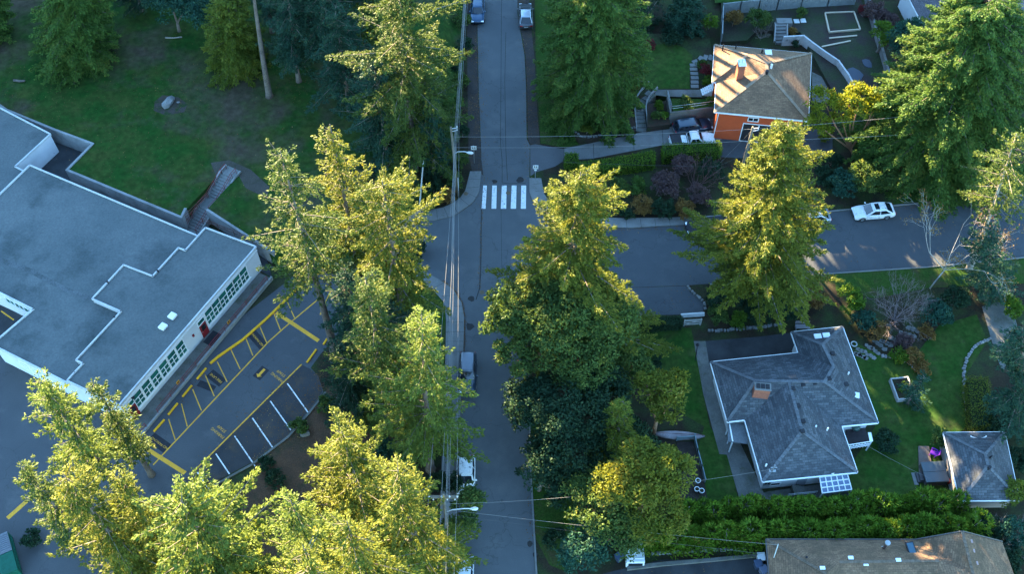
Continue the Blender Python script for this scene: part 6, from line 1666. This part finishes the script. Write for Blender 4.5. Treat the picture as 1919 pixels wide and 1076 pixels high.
def cedar_row(name, a, b, h, wd, label, m, seed, per=640, gap=0):
    rng = np.random.default_rng(seed); p, q = np.array(P(*a, 0)), np.array(P(*b, 0)); L = np.linalg.norm(q - p); d = (q - p) / L; s = np.array([-d[1], d[0], 0])
    root = thing(name, label, 'hedge', tuple(p)); n = int(L / .75); pos, ax, nr = [], [], []
    tb = MB()
    for i in range(n):
        c = d * (L * (i + .5) / n) + s * rng.normal(0, .22); hh = h * rng.uniform(.74, 1.16); w_ = wd * rng.uniform(.7, 1.2)
        tb.tube([tuple(c), tuple(c + np.array([0, 0, hh * .9]))], [.07, .03], 5)
        for kk in range(5):
            e = c + np.array([rng.normal(0, .35), rng.normal(0, .45), hh * rng.uniform(.6, 1)]); tb.tube([tuple(c + np.array([0, 0, hh * rng.uniform(.4, .8)])), tuple(e)], [.03, .01], 3, cap=False)
        N = per; z = hh * rng.uniform(.02, 1, N) ** .75; az = rng.uniform(0, 6.283, N); rad = w_ * (1 - .55 * (z / hh) ** 3) * rng.uniform(.55, 1.08, N)
        o = np.stack([np.cos(az), np.sin(az), np.zeros(N)], 1)
        pos.append(c + o * rad[:, None] + np.stack([np.zeros(N), np.zeros(N), z], 1)); ax.append(o * .7 + np.array([0, 0, .75]) + rng.normal(0, .35, (N, 3))); nr.append(o * .6 + np.array([0, 0, .6]) + rng.normal(0, .5, (N, 3)))
    pos, ax, nr = map(np.concatenate, (pos, ax, nr))
    V = cards(pos, ax, nr, rng.uniform(.25, .5, len(pos)), rng.uniform(.08, .16, len(pos)))
    link('foliage', arr_mesh('foliage', V, len(V) // 4, m), None, root); tb.build('stems', TWIG, root)
def hedges():
    hedge_box('clipped_hedge', [(1085, 305), (1226, 283), (1228, 300), (1090, 322)], 1.7, 'long clipped green hedge below the concrete drive', HEDGE, 1, dens=170)
    hedge_box('clipped_hedge', [(1060, 286), (1082, 286), (1084, 305), (1060, 305)], 1.5, 'small cube of clipped hedge at the foot of the drive', HEDGE, 2, dens=170)
    hedge_box('clipped_hedge', [(1243, 270), (1350, 264), (1353, 280), (1244, 290)], 1.7, 'clipped hedge hiding the white pickup', HEDGE, 3, dens=150)
    hedge_box('clipped_hedge', [(1197, 597), (1278, 592), (1279, 606), (1197, 613)], 1.3, 'dark clipped hedge left of the bar gate', LEAF_DARK, 4, dens=170)
    hedge_box('clipped_hedge', [(1812, 708), (1852, 708), (1862, 800), (1822, 806)], 1.6, 'yellow-green clipped hedge inside the stone edging', CEDAR_GOLD, 5, dens=120, rough=.14)
    cedar_row('cedar_hedge', (1262, 977), (1795, 958), 3.1, 1.0, 'upper of two feathery cedar hedge rows below the grey-roofed house', HEDGE, 6)
    cedar_row('cedar_hedge', (1180, 1022), (1826, 1003), 3.2, 1.3, 'lower of two feathery cedar hedge rows, nearest the tan-roofed house', HEDGE, 7, 820)
hedges()
def shrubs():
    S = shrub
    # strip between school field and street
    for i, (px, zc, rx, rz, m, l) in enumerate([
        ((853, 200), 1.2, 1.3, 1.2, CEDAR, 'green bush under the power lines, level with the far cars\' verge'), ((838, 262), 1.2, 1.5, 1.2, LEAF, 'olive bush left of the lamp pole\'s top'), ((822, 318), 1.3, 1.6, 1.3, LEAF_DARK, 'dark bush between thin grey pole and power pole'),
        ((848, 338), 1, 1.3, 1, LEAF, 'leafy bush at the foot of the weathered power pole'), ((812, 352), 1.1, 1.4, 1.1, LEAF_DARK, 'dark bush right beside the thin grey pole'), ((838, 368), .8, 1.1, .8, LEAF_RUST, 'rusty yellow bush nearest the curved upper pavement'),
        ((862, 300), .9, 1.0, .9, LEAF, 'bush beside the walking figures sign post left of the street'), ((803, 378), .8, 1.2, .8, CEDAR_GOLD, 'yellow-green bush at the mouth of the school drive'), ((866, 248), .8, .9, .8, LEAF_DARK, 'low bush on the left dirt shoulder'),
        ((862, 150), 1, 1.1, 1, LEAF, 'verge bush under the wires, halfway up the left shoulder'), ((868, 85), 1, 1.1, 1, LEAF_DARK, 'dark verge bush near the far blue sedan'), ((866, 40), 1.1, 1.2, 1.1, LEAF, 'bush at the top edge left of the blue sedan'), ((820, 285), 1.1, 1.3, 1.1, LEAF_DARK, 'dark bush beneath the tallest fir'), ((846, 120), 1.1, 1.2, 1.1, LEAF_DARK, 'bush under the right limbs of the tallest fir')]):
        S(px, zc, rx, rz, m, l, 100 + i)
    # bank below the clipped hedges
    for i, (px, zc, rx, rz, m, l) in enumerate([
        ((1160, 352), .8, 1.3, .8, LEAF, 'ferny green bush below the long clipped hedge'), ((1195, 348), .7, 1.1, .7, CEDAR, 'bright green fern right under the long clipped hedge'), ((1205, 385), .8, 1.3, .8, LEAF_RUST, 'yellow and rust bush above the side pavement'),
        ((1250, 345), 1.3, 1.7, 1.3, LEAF_MAUVE, 'dull purple bush below the pickup\'s hedge'), ((1245, 390), .9, 1.3, .9, LEAF_DARK, 'dark bush above the pavement left of the great fir'), ((1285, 392), .8, 1.2, .8, LEAF_RUST, 'rusty bush close to the great fir'),
        ((1280, 310), 1.2, 1.4, 1.2, LEAF_MAUVE, 'mauve bush directly behind the pickup\'s hedge'), ((1335, 320), 1.2, 1.5, 1.2, LEAF_DARK, 'dark bush at the left flank of the great fir'), ((1170, 395), .6, 1.0, .6, LEAF_DARK, 'low dark bush beside the golden corner fir'), ((1310, 365), 1, 1.4, 1, LEAF_MAUVE, 'purple-brown bush in the middle of the planted bank')]):
        S(px, zc, rx, rz, m, l, 130 + i)
    twig_tree('bare_shrub', P(1300, 350), 4.2, 'bare pinkish shrub on the bank beside the great fir', 'shrub', TWIG_RED, 5, 8, .8, 4, .05)
    for i, (px, zc, rx, rz, m, l) in enumerate([
        ((1622, 335), 1.9, 2.2, 1.9, LEAF, 'big rounded rhododendron above the white sedan'), ((1660, 330), 1.5, 1.7, 1.5, LEAF, 'rhododendron to the right of the big rounded one'), ((1578, 345), 1.5, 1.7, 1.5, LEAF_COOL, 'blue-green rhododendron left of the big rounded one'), ((1545, 330), 1.2, 1.3, 1.2, LEAF_DARK, 'dark rhododendron next to the great fir'),
        ((1690, 318), 1.1, 1.1, 1.1, LEAF_RUST, 'yellow-orange bush below the huge cedar'), ((1718, 330), 1, 1.2, 1, LEAF_DARK, 'dark bush at the left end of the roadside grass'), ((1675, 285), .9, 1.1, .9, LEAF, 'small bush beneath the huge cedar\'s left edge'), ((1640, 290), .9, 1.1, .9, LEAF_DARK, 'bush beside the arbutus foot'), ((1560, 300), .9, 1.1, .9, LEAF_DARK, 'low bush left of the arbutus foot')]):
        S(px, zc, rx, rz, m, l, 150 + i, per=60)
    # strip above the grey-roofed house
    for i, (px, zc, rx, rz, m, l) in enumerate([
        ((1345, 560), .8, 1.3, .8, LEAF_DARK, 'dark low bush at the stone edging of the apron'), ((1345, 592), .6, 1.2, .6, LEAF, 'green bush right of the bar gate'), ((1385, 598), .6, 1.0, .6, LEAF_LIME, 'yellow-green plant above the rubble wall'), ((1430, 590), .9, 1.5, .9, LEAF_DARK, 'dark bush under the great fir'),
        ((1440, 560), .9, 1.3, .9, LEAF_DARK, 'deep shaded bush at the great fir\'s foot'), ((1480, 575), 1, 1.5, 1, LEAF_DARK, 'dark bush behind the garden bench'), ((1530, 560), 1, 1.3, 1, LEAF_RUST, 'rust-brown bush right of the great fir'), ((1590, 562), 1.6, 1.5, 1.6, LEAF_LIME, 'bright lime-green maple bush beside the road grass'),
        ((1620, 600), 1, 1.3, 1, LEAF_COOL, 'blue-green bush below the lime maple'), ((1640, 618), .8, 1.3, .8, LEAF_RUST, 'orange-tinted bush above the flagstones'), ((1750, 588), 1.3, 1.7, 1.3, LEAF_COOL, 'teal rhododendron below the birch'), ((1790, 560), 1.3, 1.5, 1.3, LEAF_DARK, 'dark bush at the foot of the leaning fir'),
        ((1738, 622), .6, .9, .6, LEAF_RUST, 'golden low plant on the edge of the right lawn'), ((1695, 640), .6, 1.0, .6, LEAF_MAUVE, 'reddish-brown plant among the flagstones'), ((1715, 668), .7, 1.0, .7, LEAF_RUST, 'faded brown plant at the rockery'), ((1685, 665), .5, .9, .5, LEAF_LIME, 'green rockery plant over the lawn edge'), ((1728, 690), .6, .8, .6, LEAF_RUST, 'dry plant at the end of the rockery'), ((1410, 572), .8, 1.2, .8, LEAF_DARK, 'shaded fern beside the fir trunk')]):
        S(px, zc, rx, rz, m, l, 170 + i)
    twig_tree('bare_shrub', P(1675, 600), 4.6, 'large bare mauve-grey shrub between road grass and flagstones', 'shrub', mat('twig_mauve', (.20, .15, .15), (.13, .10, .105), 1.5, .95, .3, 8, obj=True), 6, 14, .9, 5, .05)
    twig_tree('birch_tree', P(1742, 541), 8.6, 'leafless white-stemmed birch with a few rust leaves over the side road', 'tree', BARK_WHITE, 9, 5, .8, 5, .06, trunk=2.6, lean=(.9, .6), part='branches', leaves=4, lm=LEAF_RUST, r_end=.007)
    twig_tree('bare_shrub', P(1882, 1015), 3.0, 'tangled bare grey shrub at the lower right edge', 'shrub', TWIG, 11, 11, .9, 4, .05)
    # right edge, shed and deck
    for i, (px, zc, rx, rz, m, l) in enumerate([
        ((1893, 925), 1.8, 1.5, 1.8, CEDAR_GOLD, 'yellow-green cedar bush covering the shed\'s right corner'), ((1905, 860), 1.3, 1.2, 1.3, LEAF_DARK, 'dark bush behind the shed at the right edge'), ((1850, 800), 1, 1.4, .9, LEAF_DARK, 'dark bush above the shed roof'), ((1893, 575), 1.2, 1.3, 1.2, LEAF_LIME, 'yellow-green bush right of the brown gate'), ((1908, 640), 1.2, 1.2, 1.2, LEAF_DARK, 'dark bush right of the driveway'),
        ((1665, 828), .9, 1.2, .9, LEAF_DARK, 'dark reddish bush right of the deck'), ((1760, 820), 1.1, .9, 1.1, LEAF, 'green bush at the upper left corner of the shed'), ((1850, 990), 1.2, 1.5, 1.2, LEAF_DARK, 'dark bush at the end of the cedar hedge'), ((1905, 1000), 1.6, 1.5, 1.6, LEAF_COOL, 'blue-green bush at the lower right edge'), ((1895, 1050), 1.2, 1.3, 1.2, LEAF_DARK, 'dark bush beside the tan-roofed house')]):
        S(px, zc, rx, rz, m, l, 200 + i)
    # garden of the orange house
    Z = BACKZ
    for i, (px, zc, rx, rz, m, l, zb) in enumerate([
        ((1420, 38), 1.4, 1.7, 1.3, LEAF, 'large round green bush below the grey fence', Z), ((1375, 35), 1.2, 1.1, 1.1, LEAF_RUST, 'yellow-leaved bush in the fence corner', Z), ((1330, 42), 1, 1.1, 1, LEAF_LIME, 'light green bush left of the grey fence', TZ), ((1323, 133), .8, .8, .7, LEAF_RED, 'crimson maple bush beside the slab path', TZ), ((1316, 121), .6, .6, .6, LEAF, 'small green bush above the crimson maple', TZ), ((1328, 153), .6, .6, .6, LEAF_LIME, 'yellow-green bush below the crimson maple', TZ),
        ((1492, 80), .5, .6, .5, LEAF_DARK, 'near-black round bush beside the garden stairs', 0), ((1486, 57), .4, .5, .4, LEAF_RUST, 'straw-yellow grass clump at the curving wall', Z), ((1283, 190), .6, .8, .6, LEAF, 'leafy bush on the small lawn terrace', 2.0), ((1334, 190), .5, .5, .5, CEDAR, 'clipped round bush at the orange wall', 2.0), ((1236, 197), .4, .5, .4, LEAF_LIME, 'lime plant upper in the planted bed by the steps', .9), ((1232, 216), .4, .5, .4, LEAF, 'green plant lower in the planted bed by the steps', .9), ((1245, 216), .35, .4, .35, LEAF_LIME, 'small round plant right in the bed by the steps', .9),
        ((1100, 245), .5, .7, .5, CEDAR_GOLD, 'yellow-green plant at the left of the drive\'s rubble wall', .7), ((1148, 240), .5, .7, .5, LEAF_LIME, 'bright green plant over the drive\'s rubble wall', .7), ((1135, 250), .4, .6, .4, LEAF_COOL, 'blue-green plant over the drive\'s rubble wall', .7), ((1640, 25), 1.6, 1.7, 1.6, LEAF_MAUVE, 'purple-leaved bush right of the vegetable garden', 0), ((1668, 42), 1.2, 1.3, 1.2, LEAF_MAUVE, 'mauve bush beside the white gutter of the far house', 0), ((1622, 20), .9, .9, .9, LEAF_RED, 'reddish bush at the end of the grey fence', 0),
        ((1690, 120), 1, 1.3, 1, LEAF_MAUVE, 'brown bush below the blue-green tree', 0), ((1640, 180), .9, 1.1, .9, LEAF_DARK, 'dark bush right of the golden arbutus crown', 0), ((1600, 250), .9, 1.2, .9, LEAF, 'green bush under the golden arbutus', 0), ((1545, 250), .8, 1.0, .8, LEAF_WARM, 'sunlit yellow bush at the orange house corner', 0), ((1650, 235), 1.1, 1.4, 1.1, LEAF_DARK, 'dark bush left of the huge cedar\'s foot', 0), ((1500, 25), .6, .9, .6, LEAF, 'green weeds left of the framed bed', Z), ((1215, 82), .6, .9, .6, LEAF_RED, 'dark red low bush at the round lawn', TZ), ((1262, 70), .7, 1.3, .6, LEAF_DARK, 'dark planting above the round lawn', TZ), ((1345, 100), .5, .6, .5, LEAF_DARK, 'small dark bush above the slab path', TZ)]):
        S(px, zc, rx, rz, m, l, 220 + i, zb=zb)
    twig_tree('bare_shrub', P(1425, 72, Z), 1.8, 'bare brown shrub behind the orange house', 'shrub', TWIG, 12, 12, 1.0, 3, .03, Z)
    twig_tree('bare_shrub', P(1610, 180), 2.4, 'thin reddish bare shrub on the vegetable garden soil', 'shrub', TWIG_RED, 13, 8, .8, 4, .03)
    # slope and street edge below
    for i, (px, zc, rx, rz, m, l) in enumerate([
        ((500, 868), .5, .8, .5, LEAF_DARK, 'low dark bush at the kerb of the staff stalls'), ((520, 895), .6, 1.0, .6, LEAF_DARK, 'dark bush on the needle slope'), ((560, 800), .5, .9, .5, LEAF, 'green bush beside the rounded rock'), ((610, 760), .6, 1.0, .6, LEAF, 'bush at the head of the staff stalls kerb'), ((640, 700), .8, 1.3, .8, LEAF_DARK, 'dark bush beneath the low fir'), ((690, 790), .8, 1.2, .8, LEAF, 'loose bush right of the footpath'), ((720, 840), 1, 1.3, 1, LEAF_COOL, 'blue-green bush behind the wide golden fir'), ((770, 850), .9, 1.2, .9, LEAF, 'bush behind the pale fir\'s foot'), ((815, 830), .8, 1.0, .8, LEAF_RUST, 'golden bush at the pale fir\'s foot'), ((850, 905), .9, .9, .9, LEAF_DARK, 'dark bush between pavement and white hatchback'), ((820, 905), 1, 1.1, 1, LEAF_DARK, 'dark bush left of the crossarm'),
        ((845, 990), 1, 1.0, 1, LEAF, 'bush below the laurel'), ((1075, 975), .8, 1.0, .8, LEAF_LIME, 'yellow-tinged bush at the lower right kerb'), ((1040, 920), .8, 1.1, .8, LEAF_DARK, 'dark bush on the lower right verge'), ((1040, 1010), .6, 1.0, .6, LEAF_DARK, 'low dark bush at the lower kerb corner'), ((1150, 1005), 1, 1.3, 1, LEAF_DARK, 'dark bush at the left end of the cedar fence'), ((1215, 850), .8, 1.2, .8, LEAF, 'bush between spruce and canoe'), ((1250, 860), 1.4, 1.4, 1.3, LEAF_WARM, 'yellow bush left of the vegetable bed'), ((1220, 680), .6, 1.0, .6, LEAF_DARK, 'dark bush on the lawn under the large arbutus'), ((780, 470), .8, 1.3, .8, LEAF_DARK, 'dark bush hidden at the school drive mouth'), ((60, 1010), .6, .9, .6, LEAF_DARK, 'dark bush by the dumpster')]):
        S(px, zc, rx, rz, m, l, 260 + i)
    # added unseen firs past the top edge: crowns block sun passing over the house
    p = hv * 45 + hs * 28.6
    conifer('fir_tree', (p.x, p.y), 44, 3.4, .63, FIR, 'tallest of the high-crowned firs beyond the top edge', 310, shape=.3, dens=2.2, card=.42, wid=.22)
    p = hv * 47 + hs * 31.6
    conifer('fir_tree', (p.x, p.y), 45, 3.2, .64, FIR, 'second tallest of the high-crowned firs beyond the top edge', 311, shape=.3, dens=2.2, card=.42, wid=.22)
    for i, (hsx, hh) in enumerate(((34.4, 39), (37.9, 38), (40.2, 40))):
        p = hv * 60 + hs * hsx
        conifer('fir_tree', (p.x, p.y), hh, 3.1, .62, FIR, ['rear high-crowned fir beyond the top edge, left of three in the back row', 'rear high-crowned fir beyond the top edge, middle of three in the back row', 'rear high-crowned fir beyond the top edge, right of three in the back row'][i], 320 + i, shape=.3, dens=2.2, card=.42, wid=.22)
    for i, (hsx, dd, hh) in enumerate(((32.6, 47, 36), (36.2, 43, 34.6), (39.6, 46, 35.6))):
        p = hv * dd + hs * hsx
        conifer('fir_tree', (p.x, p.y), hh, 3.2, .53, FIR, ['tall high-crowned fir beyond the top edge, left of three behind the orange house', 'tall high-crowned fir beyond the top edge, middle of three behind the orange house', 'tall high-crowned fir beyond the top edge, right of three behind the orange house'][i], 300 + i, shape=.3, dens=2.2, card=.42, wid=.22)
shrubs()
# ---- fallen leaves, stuff nobody could count
LITTER = leaf_mat('fallen_leaves', (.09, .04, .018), (.15, .075, .03), (.28, .17, .06), .1)
def litter():
    rng = np.random.default_rng(77); pos = []
    def band(a, b, wd, n, z=.02):
        p, q = np.array(P(*a, z)), np.array(P(*b, z)); t = rng.uniform(0, 1, n)[:, None]; d = (q - p) / np.linalg.norm(q - p); s = np.array([-d[1], d[0], 0])
        pos.append(p + (q - p) * t + s * rng.normal(0, wd, n)[:, None])
    def gutter(pts, wd, dens, z=.02):
        for a, b in zip(pts, pts[1:]):
            L = math.dist(P(*a), P(*b)); band(a, b, wd, int(L * dens), z)
    gutter([(893, -40), (897, 160), (902, 290), (906, 350), (903, 392)], .35, 13)
    gutter([(903, 392), (901, 470), (899, 540)], .10, 12)
    gutter([(975, 20), (984, 104), (987, 167), (990, 260), (992, 340)], .35, 13)
    gutter([(848, 404), (874, 388), (888, 376)], .07, 20); gutter([(828, 527), (850, 542), (866, 568), (870.5, 594), (869, 652)], .08, 60); gutter([(869, 652), (862, 810), (858, 900)], .12, 30)
    gutter([(1100, 428), (1180, 430), (1297, 423), (1430, 413)], .2, 14); gutter([(1680, 389), (1797, 378), (1919, 369)], .25, 14); gutter([(988, 690), (993, 900), (1000, 1010)], .3, 14)
    gutter([(606, 738), (577, 771), (540, 813), (470, 867)], .35, 26); gutter([(394, 685), (372, 715), (315, 780)], .3, 14)
    gutter([(597, 700), (604, 735)], .5, 40); gutter([(565, 684), (460, 787), (358, 889)], .5, 8)
    gutter([(99, 262), (174, 283)], .4, 14, .02); gutter([(150, 340), (352, 424)], .2, 16, .02)
    def patch(c, r, n, z=.02):
        p = np.array(P(*c, z)); pos.append(p + np.stack([rng.normal(0, r, n), rng.normal(0, r, n), np.zeros(n)], 1))
    for c, r, n in (((560, 730), 2.0, 260), ((500, 800), 2.2, 200), ((1030, 60), 1.6, 120), ((1030, 150), 1.2, 90), ((1020, 220), 1.2, 80), ((885, 200), 1.2, 150), ((885, 100), 1.2, 150), ((950, 300), 2.5, 40), ((940, 345), 1.2, 30), ((1200, 1010), 2, 100), ((1300, 1045), 2.5, 120), ((1640, 540), 3, 80), ((1740, 350), 3, 80), ((560, 860), 3, 200), ((650, 800), 3, 200), ((1270, 560), 1.5, 40), ((945, 480), 5, 30), ((1660, 470), 5, 16), ((1700, 700), 4, 60), ((910, 700), 5, 30)): patch(c, r, n, .03)
    for c, r, n in (((150, 200), 5, 160), ((300, 260), 6, 200), ((360, 130), 5, 160), ((60, 180), 3, 120), ((420, 330), 4, 100), ((560, 220), 4, 100), ((330, 180), 1.6, 60), ((560, 150), 2, 80), ((240, 380), 6, 150)): patch(c, r, n, FZ + .03)
    p = np.concatenate(pos); n = len(p)
    V = cards(p, rng.normal(0, 1, (n, 3)) * np.array([1, 1, .15]), np.array([0, 0, 1.]) + rng.normal(0, .25, (n, 3)), rng.uniform(.07, .17, n), rng.uniform(.05, .12, n))
    tag(link('fallen_leaves', arr_mesh('fallen_leaves', V, n, LITTER), None), kind='stuff')
litter()
